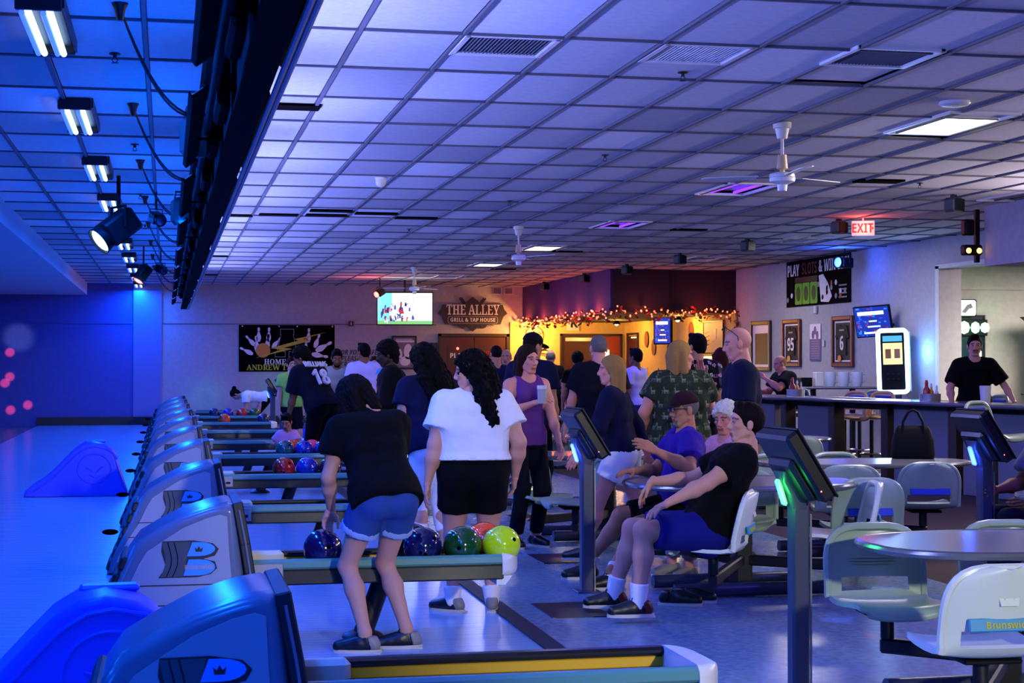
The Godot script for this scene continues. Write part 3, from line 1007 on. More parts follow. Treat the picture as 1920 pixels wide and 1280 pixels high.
	omni("stage_red_light", P(4.5, 3.02, 36.7), Color(1.0, 0.05, 0.02), 0.35, 0.06)
	# house sign
	var s := thing("house_sign", "dark carved sign with pale serif lettering and wheat ears above a red door", "sign", P(7.64, 2.78, wall))
	var pl := PackedVector2Array([Vector2(-0.9, 0.0), Vector2(-0.82, 0.1), Vector2(-0.78, 0.22), Vector2(-0.25, 0.22), Vector2(0, 0.42), Vector2(0.25, 0.22), Vector2(0.78, 0.22), Vector2(0.82, 0.1), Vector2(0.9, 0.0), Vector2(0.8, -0.08), Vector2(0.72, -0.28), Vector2(0.2, -0.3), Vector2(0, -0.46), Vector2(-0.2, -0.3), Vector2(-0.72, -0.28), Vector2(-0.8, -0.08)])
	plate("board", pl, 0.05, mat("sign_board", Color(0.11, 0.10, 0.17), 0.5), s, Vector3.ZERO)
	for sx in [-1.0, 1.0]:
		var ear := mb()
		for k in 6:
			for t in [-1.0, 1.0]:
				var c := Vector3(sx * (0.18 + 0.025 * k) + t * 0.025, 0.2 + 0.035 * k, 0.03)
				ear.ball(c, Vector3(0.018, 0.034, 0.012), 8)
		for k in 4:
			ear.tube([Vector3(sx * (0.2 + 0.06 * k), 0.18, 0.03), Vector3(sx * (0.32 + 0.07 * k), 0.28 - 0.01 * k, 0.03)], 0.006, 5)
			ear.tube([Vector3(sx * (0.2 + 0.07 * k), -0.28, 0.03), Vector3(sx * (0.34 + 0.07 * k), -0.36 + 0.015 * k, 0.03)], 0.006, 5)
		part("wheat_ear", ear, mats.sign_board, s)
		plate("hop_leaf", disc_poly(0.1, 0.06, 10), 0.03, mats.sign_board, s, Vector3(sx * 0.28, -0.32, 0.01), sx * 0.5)
	text("lettering", "THE ALLEY", 0.34, mats.print_white, s, T(Vector3(0, 0.08, 0.053)), "Droid Serif", true, 0.01, 0.7)
	var fr := mb()
	for q in [[round_poly(1.3, 0.19, 0.06), 0.0]]:
		fr.extrude(q[0], 0.006, T(Vector3(0, -0.17, 0.049)))
	part("plaque_rim", fr, mats.print_grey, s)
	plate("plaque", round_poly(1.27, 0.165, 0.055), 0.009, mats.sign_board, s, Vector3(0, -0.17, 0.049))
	text("lettering", "GRILL & TAP HOUSE", 0.135, mats.print_white, s, T(Vector3(0, -0.17, 0.06)), "Droid Sans", true, 0.006, 0.93)
	# the red double door under it
	var d := thing("door_1", "", "", P(7.67, 0, 40.97))
	d.name = "door_1"
	d.set_meta("kind", "structure")
	d.set_meta("label", "dark red double door below the house sign")
	d.remove_meta("category")
	var df := mb()
	for sx in [-0.88, 0.88]:
		df.box(Vector3(sx, 1.13, 0.02), Vector3(0.08, 2.26, 0.08), 0.008)
	df.box(Vector3(0, 2.22, 0.02), Vector3(1.84, 0.08, 0.08), 0.008)
	part("door_frame", df, mats.wood_dark, d)
	for sx in [-0.425, 0.425]:
		var lf := mb()
		lf.box(Vector3(sx, 1.09, 0.01), Vector3(0.83, 2.16, 0.04), 0.006)
		var leaf := part("door_leaf", lf, mats.door_red, d)
		plate("notice", rect_poly(0.46, 0.5), 0.006, mat("notice_brown", Color(0.2, 0.08, 0.07), 0.5), leaf, Vector3(sx - 0.02, 1.7, 0.031))
		var pb := mb()
		pb.box(Vector3(sx, 1.05, 0.05), Vector3(0.7, 0.04, 0.04), 0.01)
		part("push_bar", pb, mats.steel, leaf)
	text("lettering", "PLAY", 0.17, mats.print_white, d, T(Vector3(-0.43, 1.7, 0.045)), "Droid Sans", true)
	text("lettering", "WIN", 0.15, mats.print_red, d, T(Vector3(0.36, 1.76, 0.045)), "Droid Sans", true)
	text("lettering", "BIG!", 0.17, mats.print_white, d, T(Vector3(0.45, 1.58, 0.045)), "Droid Sans", true)
	var lamp := mb()
	lamp.ball(Vector3(-0.43, 1.88, 0.07), Vector3(0.035, 0.035, 0.035), 10)
	part("signal_lamp", lamp, mats.led_red, d)
	# posters
	var p1 := thing("framed_poster", "tall framed poster of pale figures left of the red door", "poster", P(5.88, 1.78, wall))
	part("frame", frame_of(0.64, 0.84, 0.04, 0.03), mats.ink_black, p1)
	plate("print", rect_poly(0.58, 0.78), 0.012, mat("poster_mauve", Color(0.45, 0.38, 0.44), 0.5), p1, Vector3.ZERO)
	for q in [[0.0, 0.28, 0.5, 0.05], [0.0, 0.33, 0.42, 0.015]]:
		plate("print_line", rect_poly(q[2], q[3]), 0.003, mats.print_white, p1, Vector3(q[0], q[1], 0.012))
	for q in [[-0.14, -0.05, 0.09, 0.16], [0.1, 0.02, 0.11, 0.2], [0.02, -0.22, 0.14, 0.12]]:
		plate("figure", disc_poly(q[2], q[3], 12), 0.003, mats.print_white, p1, Vector3(q[0], q[1], 0.012))
	var cols := [mats.print_red, mats.navy_print, mat("poster_brown", Color(0.35, 0.2, 0.16), 0.5), mats.poster_mauve]
	for k in 4:
		var pp := mb()
		pp.box(Vector3.ZERO, Vector3(0.2, 0.2, 0.01), 0.003)
		single("small_poster", pp, [mats.alarm_red, mats.navy_print, mats.poster_brown, mats.poster_mauve][k], ["small dark red poster beside the red door, upper left of four", "small navy poster beside the red door, upper right of four", "small brown poster beside the red door, lower left of four", "small mauve poster beside the red door, lower right of four"][k], "poster", P(6.42 + 0.22 * (k % 2), 1.93 - 0.23 * (k / 2), 40.99))
	for k in 2:
		var g := thing("wall_grille", ["small grille high on the end wall, left one of the pair", "small grille high on the end wall, right one beside the purple beam"][k], "grille", P(8.28 + 0.3 * k, 3.36, wall))
		part("frame", frame_of(0.24, 0.18, 0.02, 0.02), mats.plaster_white, g)
		for j in 5:
			plate("slat", rect_poly(0.2, 0.012), 0.014, mats.grid, g, Vector3(0, -0.06 + 0.03 * j, 0))
	# brewery emblems on the yellow wall
	var e1 := thing("round_beer_sign", "round cream beer sign on the yellow bar wall", "sign", P(9.25, 2.22, 40.95))
	plate("disc", disc_poly(0.25, 0.25, 32), 0.02, mat("sign_cream", Color(0.85, 0.75, 0.5), 0.5), e1, Vector3.ZERO)
	var ring := mb()
	var rings := []
	for k in 33:
		var g := TAU * k / 32.0
		rings.append(Vector3(cos(g) * 0.235, sin(g) * 0.235, 0.02))
	ring.tube(rings, 0.012, 6)
	part("rim", ring, mats.print_red, e1)
	text("lettering", "RAMPANT", 0.12, mats.wood_dark, e1, T(Vector3(0, 0.06, 0.024)), "Droid Sans", true, 0.006, 0.8)
	plate("band", PackedVector2Array([Vector2(-0.22, -0.02), Vector2(0.22, -0.02), Vector2(0.16, -0.14), Vector2(0.08, -0.08), Vector2(0, -0.1), Vector2(-0.08, -0.09), Vector2(-0.16, -0.12)]), 0.006, mats.wood_red, e1, Vector3(0, 0, 0.02))
	plate("drop", disc_poly(0.09, 0.05, 12), 0.006, mats.mustard, e1, Vector3(0, -0.15, 0.02))
	var e2 := thing("oval_beer_sign", "oval beer emblem with spread wings on the yellow bar wall", "sign", P(9.5, 1.86, 40.95))
	plate("oval", disc_poly(0.2, 0.1, 24), 0.015, mats.sign_cream, e2, Vector3.ZERO)
	plate("wings", PackedVector2Array([Vector2(-0.16, 0.02), Vector2(-0.04, 0.0), Vector2(0.02, 0.05), Vector2(0.16, 0.06), Vector2(0.05, 0.0), Vector2(0.16, -0.05), Vector2(0.02, -0.03), Vector2(-0.04, -0.04)]), 0.006, mats.wood_dark, e2, Vector3(0, 0, 0.015))
	var e3 := thing("bottle_sign", "rounded outline sign low on the yellow bar wall", "sign", P(9.45, 1.5, 40.95))
	var tb := mb()
	var pts := []
	for q in round_poly(0.28, 0.42, 0.12):
		pts.append(Vector3(q.x, q.y, 0.01))
	pts.append(pts[0])
	tb.tube(pts, 0.008, 6)
	part("outline", tb, mats.wood_dark, e3)
	plate("face", round_poly(0.26, 0.4, 0.11), 0.008, mats.sign_cream, e3, Vector3.ZERO)
	var e4 := thing("square_beer_sign", "square white beer sign with a black letter over the kitchen hatch", "sign", P(10.27, 2.5, 40.95))
	plate("board", rect_poly(0.32, 0.3), 0.015, mats.print_white, e4, Vector3.ZERO)
	text("lettering", "K", 0.3, mats.ink_black, e4, T(Vector3(0.02, 0.03, 0.018)), "Droid Sans", true, 0.006, 1.2)
	plate("flag", PackedVector2Array([Vector2(-0.12, 0.1), Vector2(0.0, 0.13), Vector2(0.12, 0.1), Vector2(0.02, 0.06)]), 0.006, mats.wood_red, e4, Vector3(0, 0, 0.016))

func stage_lamp(at: Vector3, look: Vector3, size: float, lens: String, label: String) -> Node3D:
	var o := thing("stage_lamp", label, "stage lamp", at)
	var q := Basis.looking_at(look, Vector3.UP)
	var m := mb()
	m.box(Vector3.ZERO, Vector3(size * 0.95, size * 0.85, size * 1.25), size * 0.08, q)
	m.lathe([Vector2(0, 0), Vector2(size * 0.42, 0), Vector2(size * 0.5, size * 0.3), Vector2(size * 0.47, size * 0.3), Vector2(size * 0.4, size * 0.05), Vector2(0, size * 0.05)], Transform3D(q * Basis(Vector3.RIGHT, -PI / 2), q * Vector3(0, 0, -size * 0.6)), 20)
	part("housing", m, mats.black_plastic, o)
	var l := mb()
	l.ball(q * Vector3(0, 0, -size * 0.8), Vector3(size * 0.42, size * 0.42, size * 0.12), 16)
	for k in l.v.size():
		var c := q * Vector3(0, 0, -size * 0.8)
		l.v[k] = c + q * (l.v[k] - c)
		l.n[k] = q * l.n[k]
	part("lens", l, mats[lens], o)
	var y := mb()
	var top := CEIL - at.y
	y.tube([q * Vector3(size * 0.55, 0, 0), Vector3(q.x.x * size * 0.55, size * 0.7, q.x.z * size * 0.55), Vector3(-q.x.x * size * 0.55, size * 0.7, -q.x.z * size * 0.55), q * Vector3(-size * 0.55, 0, 0)], size * 0.05, 6)
	y.cyl(Vector3(0, size * 0.68, 0), Vector3(0, top, 0), size * 0.07, -1, 8)
	part("yoke", y, mats.black_plastic, o)
	return o

# ---------------------------------------------------------------- side wall
func side(d: float, y: float, x := 11.69) -> Vector3:
	return P(x, y, d)

func jersey_frame(label: String, number: String, d: float) -> void:
	var o := thing("framed_jersey", label, "framed jersey", side(d, 1.9), -PI / 2)
	part("frame", frame_of(0.92, 0.9, 0.075, 0.05), mats.wood_red, o)
	plate("backing", rect_poly(0.8, 0.78), 0.015, mats.ink_black, o, Vector3.ZERO)
	part("mat_border", frame_of(0.7, 0.72, 0.03, 0.02), mats.print_white, o)
	var j := PackedVector2Array([Vector2(-0.09, 0.3), Vector2(-0.2, 0.27), Vector2(-0.3, 0.08), Vector2(-0.22, 0.04), Vector2(-0.17, 0.12), Vector2(-0.17, -0.24), Vector2(0.17, -0.24), Vector2(0.17, 0.12), Vector2(0.22, 0.04), Vector2(0.3, 0.08), Vector2(0.2, 0.27), Vector2(0.09, 0.3), Vector2(0, 0.26)])
	var js := plate("jersey", j, 0.02, mat("jersey_brown", Color(0.09, 0.05, 0.05), 0.8), o, Vector3(0, 0, 0.015))
	text("lettering", number, 0.34, mats.print_white, js, T(Vector3(0, -0.03, 0.037)), "Droid Sans", true, 0.005, 0.9)
	plate("name_bar", rect_poly(0.2, 0.03), 0.004, mats.print_grey, js, Vector3(0, 0.2, 0.035))
	plate("photo", disc_poly(0.08, 0.06, 10), 0.004, mats.print_gold, o, Vector3(-0.1, -0.3, 0.036))

func build_right_wall_things() -> void:
	# slot banner
	var b := thing("game_banner", "long black game banner with green reels high on the side wall", "banner", side(28.15, 3.02), -PI / 2)
	plate("cloth", rect_poly(3.0, 0.87), 0.012, mats.banner_black, b, Vector3.ZERO)
	text("lettering", "PLAY", 0.3, mats.print_white, b, T(Vector3(-1.15, 0.25, 0.014)), "Droid Sans", true, 0.006, 0.85)
	text("lettering", "SLOTS", 0.3, mats.alarm_red, b, T(Vector3(-0.35, 0.26, 0.014)), "Droid Sans", true, 0.006, 0.85)
	text("lettering", "& WIN BIG!", 0.3, mats.print_white, b, T(Vector3(0.78, 0.27, 0.014)), "Droid Sans", true, 0.006, 0.85)
	plate("machine_top", round_poly(1.1, 0.1, 0.03), 0.008, mats.wood_dark, b, Vector3(-0.5, 0.06, 0.012))
	for k in 3:
		plate("reel", round_poly(0.34, 0.4, 0.03), 0.01, mats.print_green, b, Vector3(-0.87 + 0.37 * k, -0.2, 0.012))
		plate("reel_symbol", disc_poly(0.1, 0.14, 12), 0.004, mat("print_deep_green", Color(0.08, 0.25, 0.08), 0.5), b, Vector3(-0.87 + 0.37 * k, -0.2, 0.022))
	plate("burst", PackedVector2Array([Vector2(0.0, 0.1), Vector2(0.2, 0.12), Vector2(0.42, -0.05), Vector2(0.6, -0.3), Vector2(0.45, -0.4), Vector2(0.1, -0.38)]), 0.006, mats.print_white, b, Vector3(0.1, 0, 0.012))
	for k in 14:
		plate("coin", disc_poly(0.05, 0.05, 8), 0.005, [mats.print_grey, mats.print_white, mats.print_red][k % 3], b, Vector3(-1.42 + 0.2 * k + (0.9 if k > 2 else 0.0) - (1.0 if k > 9 else 0.0), -0.3 + 0.08 * (k % 4), 0.013))
	for k in 4:
		plate("print_line", rect_poly(0.34, 0.025), 0.004, mats.print_grey, b, Vector3(1.18, -0.12 - 0.07 * k, 0.012))
	# frames
	var f0 := thing("framed_picture", "framed picture with a wide white border where the bar ends", "picture", side(31.02, 1.86), -PI / 2)
	part("frame", frame_of(1.1, 1.0, 0.08, 0.05), mats.wood_dark, f0)
	plate("border", rect_poly(0.98, 0.88), 0.015, mats.print_white, f0, Vector3.ZERO)
	plate("picture", rect_poly(0.7, 0.62), 0.006, mats.ink_black, f0, Vector3(0.02, -0.06, 0.015))
	jersey_frame("framed dark jersey numbered 95 above the seated man", "95", 29.38)
	jersey_frame("framed dark jersey numbered 6 right of the narrow paper poster", "6", 26.97)
	var cal := thing("wall_poster", "narrow white and navy paper poster between the two framed jerseys", "poster", side(28.25, 1.9), -PI / 2)
	plate("sheet", rect_poly(0.5, 0.68), 0.006, mats.print_white, cal, Vector3.ZERO)
	plate("schedule", rect_poly(0.5, 0.4), 0.004, mats.print_blue, cal, Vector3(0, -0.14, 0.006))
	for k in 8:
		plate("print_line", rect_poly(0.4, 0.012), 0.002, mats.print_grey, cal, Vector3(0, 0.02 - 0.045 * k, 0.01))
	for q in [[-0.1, 0.14], [0.1, 0.13], [0.0, 0.22]]:
		plate("figure", disc_poly(0.06, 0.08, 10), 0.003, mats.print_blue, cal, Vector3(q[0], q[1], 0.006))
	var th := mb()
	th.box(Vector3(0, 0, 0.02), Vector3(0.12, 0.14, 0.04), 0.01)
	single("wall_control", th, mats.plaster_white, "small white wall box under the long game banner", "control box", side(28.2, 2.5), -PI / 2)
	var th2 := mb()
	th2.box(Vector3(0, 0, 0.01), Vector3(0.08, 0.12, 0.02), 0.006)
	single("wall_switch", th2, mats.plaster_white, "small white switch plate beside the narrow poster", "switch", side(27.85, 1.88), -PI / 2)
	# menu television, tilted
	var q := Basis(Vector3.UP, -0.85) * Basis(Vector3.RIGHT, 0.22) * Basis(Vector3.BACK, 0.06)
	var tv := thing("menu_television", "tilted wall television with a blue game menu above the glowing kiosk", "television", P(11.3, 2.2, 24.9))
	var cm := mb()
	cm.box(q * Vector3(0, 0, -0.03), Vector3(0.64, 0.52, 0.06), 0.01, q)
	part("casing", cm, mats.black_plastic, tv)
	menu_screen(tv, Transform3D(q, Vector3.ZERO), 0.6, 0.48, "menu_picture")
	var ar := mb()
	ar.tube([q * Vector3(0, 0, -0.05), Vector3(0.25, -0.05, -0.05), Vector3(0.39, -0.05, -0.05)], 0.025, 8)
	part("wall_arm", ar, mats.dark_metal, tv)
	# glowing kiosk
	var k := thing("game_kiosk", "tall game kiosk with a glowing white rim on the blue side wall", "kiosk", P(11.28, 1.55, 24.1), -0.5)
	k.rotation = Vector3(-0.06, -0.42, 0.03)
	plate("cabinet", round_poly(0.5, 1.04, 0.05), 0.26, mat("kiosk_body", Color(0.05, 0.06, 0.2), 0.4), k, Vector3(0, 0, -0.26))
	var rim := mb()
	var path := []
	for pt in round_poly(0.44, 0.98, 0.06, 6):
		path.append(Vector3(pt.x, pt.y, 0.01))
	path.append(path[0])
	rim.tube(path, 0.035, 8)
	part("rim_light", rim, mats.kiosk_ring, k)
	var leg := mb()
	leg.box(Vector3(0.02, -1.0, -0.13), Vector3(0.2, 1.02, 0.16), 0.02)
	leg.box(Vector3(0.02, -1.5, -0.1), Vector3(0.46, 0.05, 0.4), 0.02)
	part("stand", leg, mats.kiosk_body, k)
	plate("panel", round_poly(0.38, 0.92, 0.03), 0.012, mats.black_plastic, k, Vector3.ZERO)
	plate("screen", rect_poly(0.3, 0.34), 0.006, glow("kiosk_screen", Color(1.0, 0.62, 0.25), 0.9, Color(0.3, 0.2, 0.1)), k, Vector3(0, 0.12, 0.012))
	plate("screen_strip", rect_poly(0.3, 0.09), 0.006, glow("kiosk_strip", Color(0.05, 0.3, 0.5), 0.8, Color(0.1, 0.2, 0.3)), k, Vector3(0, 0.36, 0.012))
	for s in [-0.07, 0.07]:
		plate("game_tile", rect_poly(0.09, 0.15), 0.003, mat("tile_rust", Color(0.6, 0.35, 0.2), 0.5), k, Vector3(s, 0.12, 0.018))
	for s in 6:
		plate("button", disc_poly(0.018, 0.018, 8), 0.01, mats.dark_metal, k, Vector3(-0.08 + 0.08 * (s % 3), -0.2 - 0.08 * (s / 3), 0.012))
	var led := mb()
	led.box(Vector3(0.27, 0.0, -0.1), Vector3(0.012, 0.95, 0.03))
	part("edge_light", led, mats.led_blue, k)
	area("kiosk_rim_light", P(11.2, 1.55, 23.95), Vector3(-0.4, 0, 1), Vector2(0.4, 0.9), Color(0.3, 0.55, 1.0), 0.8)
	omni("kiosk_edge_light", P(11.55, 1.7, 23.75), Color(0.08, 0.3, 1.0), 0.22, 0.1)
	# stage lamp by the ceiling: throws blue over wall and ceiling
	stage_lamp(P(11.25, 3.22, 25.9), Vector3(-1, 0.02, 0.4), 0.2, "led_blue", "dark stage lamp at the top of the side wall beside the game banner")
	omni("stage_blue_light", P(11.0, 3.2, 25.65), Color(0.02, 0.1, 1.0), 0.4, 0.08)
	var bar := thing("stage_light_bar", "dark bar with two amber lenses hanging on the end of the grey box beam", "stage lamp", P(9.75, 3.0, 18.6))
	var bm := mb()
	bm.box(Vector3(0.08, 0.1, 0), Vector3(0.06, 0.66, 0.06), 0.008)
	bm.box(Vector3(-0.02, -0.08, 0.05), Vector3(0.24, 0.13, 0.14), 0.02)
	bm.box(Vector3(-0.06, 0.2, 0.04), Vector3(0.14, 0.2, 0.12), 0.02)
	part("housing", bm, mats.black_plastic, bar)
	for s in [-0.09, 0.05]:
		var lm := mb()
		lm.ball(Vector3(s, -0.09, 0.12), Vector3(0.035, 0.035, 0.02), 12)
		part("lens", lm, mats.led_amber, bar)
	# ---- the bright room through the opening
	area("side_room_light", P(14.6, 3.15, 21.0), Vector3.DOWN, Vector2(2.2, 5.0), Color(1.0, 0.86, 0.78), 40.0)
	var ls := thing("wall_lightbox", "bright white lightbox sign in the room beyond the opening", "sign", P(13.35, 2.47, 25.96))
	plate("casing", round_poly(0.62, 0.3, 0.04), 0.1, mats.black_plastic, ls, Vector3.ZERO)
	plate("face", round_poly(0.58, 0.26, 0.04), 0.01, glow("lightbox_face", Color(1, 1, 1), 2.2), ls, Vector3(0, 0, 0.1))
	plate("emblem", PackedVector2Array([Vector2(0.02, -0.08), Vector2(0.12, 0.05), Vector2(0.2, 0.08), Vector2(0.24, 0.0), Vector2(0.16, -0.02), Vector2(0.1, -0.09)]), 0.004, mats.print_grey, ls, Vector3(0, 0, 0.108))
	var dk := thing("display_window", "dark teal window wall behind the man with the moustache", "window", P(13.45, 1.5, 25.97))
	plate("pane", rect_poly(0.78, 1.66), 0.02, mat("teal_pane", Color(0.08, 0.2, 0.24), 0.2), dk, Vector3(0, 0, 0))
	part("frame", frame_of(0.82, 1.7, 0.03, 0.04), mats.dark_metal, dk)
	var ns := thing("green_neon_sign", "row of glowing green-white neon shapes above the man with the moustache", "sign", P(13.48, 2.13, 25.85))
	glow("neon_green", Color(0.35, 1.0, 0.55), 2.2)
	for nq in [[-0.29, 0.12, 0.1], [-0.07, 0.1, 0.11], [0.14, 0.08, 0.1], [0.32, 0.08, 0.09]]:
		plate("neon_shape", disc_poly(nq[1], nq[2], 8), 0.03, mats.neon_green, ns, Vector3(nq[0], 0, 0))
	var nb := mb()
	nb.box(Vector3(0, 0, -0.05), Vector3(0.8, 0.28, 0.02), 0.006)
	part("backboard", nb, mats.black_plastic, ns)
	omni("neon_green_light", P(13.5, 2.1, 25.6), Color(0.1, 1.0, 0.4), 0.05, 0.1)
	var q2 := 0
	for w in [[13.32, 1.62, 0.13, 0.22], [13.72, 1.62, 0.11, 0.22], [13.2, 1.5, 0.06, 0.16], [13.3, 1.86, 0.05, 0.04], [13.85, 1.55, 0.07, 0.05]]:
		var lm := mb()
		lm.extrude(round_poly(w[2], w[3], 0.02), 0.03)
		single("window_lamp", lm, mats.lightbox_face, ["glowing white lamp panel left of the moustached man's chin", "glowing white lamp panel right of the moustached man's chin", "glowing lamp at the jamb beside the moustached man", "tiny glowing lamp above the moustached man's shoulder", "tiny glowing lamp right of the moustached man's neck"][q2], "lamp", P(w[0], w[1], 25.94))
		q2 += 1
	# dark game cabinet at the frame edge with a yellow letter
	var gc := thing("arcade_cabinet", "tall dark arcade cabinet with yellow letters at the right frame edge", "arcade cabinet", P(14.9, 0, 25.0))
	var am := mb()
	am.box(Vector3(0, 1.1, 0), Vector3(1.0, 2.2, 0.7), 0.03)
	am.extrude(PackedVector2Array([Vector2(-0.72, 2.3), Vector2(0.6, 2.42), Vector2(0.6, 2.2), Vector2(-0.5, 2.14)]), 0.7, T(Vector3(0, 0, -0.35)))
	part("cabinet", am, mats.wood_dark, gc)
	text("lettering", "8", 0.3, glow("letter_amber", Color(1.0, 0.6, 0.1), 1.0, Color(0.7, 0.5, 0.1)), gc, T(Vector3(-0.33, 1.73, 0.36)), "Droid Sans", true, 0.03)
	text("lettering", "8", 0.3, mats.letter_amber, gc, T(Vector3(-0.3, 1.46, 0.36)), "Droid Sans", true, 0.03)
	# counter with prize box
	var ct := thing("prize_counter", "dark counter with prizes at the right frame edge", "counter", P(14.6, 0, 24.2))
	var cmesh := mb()
	cmesh.box(Vector3(0, 0.5, 0), Vector3(1.6, 1.0, 0.6), 0.01)
	part("cabinet", cmesh, mats.dark_metal, ct)
	var ctop := mb()
	ctop.box(Vector3(0, 1.015, 0), Vector3(1.7, 0.03, 0.7), 0.008)
	part("worktop", ctop, mats.wood_dark, ct)
	var pz := thing("prize_box", "slanted red and black prize box standing on the dark counter", "box", P(14.05, 1.032, 24.2), 0.1)
	var pm := mb()
	pm.extrude(PackedVector2Array([Vector2(-0.3, 0), Vector2(0.3, 0), Vector2(0.4, 0.46), Vector2(-0.08, 0.5)]), 0.3, T(Vector3(0, 0, -0.15)))
	part("carton", pm, mats.banner_black, pz)
	plate("red_panel", PackedVector2Array([Vector2(-0.29, 0.01), Vector2(0.28, 0.01), Vector2(0.3, 0.12), Vector2(-0.25, 0.12)]), 0.006, mat("box_red", Color(0.8, 0.08, 0.08), 0.4), pz, Vector3(0, 0, 0.15))
	plate("swoosh", PackedVector2Array([Vector2(0.0, 0.06), Vector2(0.16, 0.14), Vector2(0.26, 0.44), Vector2(0.2, 0.42), Vector2(0.1, 0.2)]), 0.006, mats.print_white, pz, Vector3(0, 0, 0.152))
	var pole := thing("display_pole", "thin black display pole with a small box on top before the prize box", "display stand", P(14.22, 1.032, 24.45))
	var pmm := mb()
	pmm.cyl(Vector3(0, 0, 0), Vector3(0, 0.52, 0), 0.018)
	pmm.box(Vector3(0, 0.006, 0), Vector3(0.12, 0.012, 0.12), 0.004)
	part("pole", pmm, mats.black_plastic, pole)
	var pmb := mb()
	pmb.box(Vector3(0.03, 0.58, 0), Vector3(0.22, 0.13, 0.08), 0.008)
	part("reader", pmb, mats.print_grey, pole)
	var ac := thing("air_unit", "white slatted air unit below the ceiling beyond the opening", "air conditioner", P(13.2, 2.86, 21.4), -0.2)
	var acm := mb()
	acm.box(Vector3.ZERO, Vector3(0.62, 0.2, 0.24), 0.03)
	part("body", acm, mats.white_enamel, ac)
	for kk in 4:
		plate("slat", rect_poly(0.54, 0.01), 0.01, mats.print_grey, ac, Vector3(0, -0.07 + 0.03 * kk, 0.12))

func menu_screen(parent: Node, x: Transform3D, w: float, h: float, called: String) -> void:
	var im := Image.create(96, 96, false, Image.FORMAT_RGB8)
	im.fill(Color(0.06, 0.14, 0.5))
	var r := RandomNumberGenerator.new()
	r.seed = 9
	for k in 60:
		im.fill_rect(Rect2i(r.randi_range(0, 90), r.randi_range(0, 90), r.randi_range(3, 10), r.randi_range(2, 8)), [Color(0.1, 0.25, 0.75), Color(0.5, 0.15, 0.25), Color(0.12, 0.4, 0.8), Color(0.2, 0.1, 0.3)][r.randi() % 4])
	im.fill_rect(Rect2i(8, 14, 74, 12), Color(0.85, 0.92, 1))
	im.fill_rect(Rect2i(38, 44, 22, 5), Color(0.7, 0.85, 1))
	im.fill_rect(Rect2i(32, 62, 36, 5), Color(0.7, 0.85, 1))
	im.fill_rect(Rect2i(20, 82, 56, 6), Color(0.8, 0.9, 1))
	var m := mat(called, Color(0.05, 0.05, 0.08), 0.3)
	m.emission_enabled = true
	m.emission_operator = BaseMaterial3D.EMISSION_OP_MULTIPLY
	m.emission = Color(1, 1, 1)
	m.emission_texture = ImageTexture.create_from_image(im)
	m.emission_energy_multiplier = 1.1
	var s := mb()
	s.sheet(w, h, x * T(Vector3(0, 0, 0.002)))
	part("screen", s, m, parent)

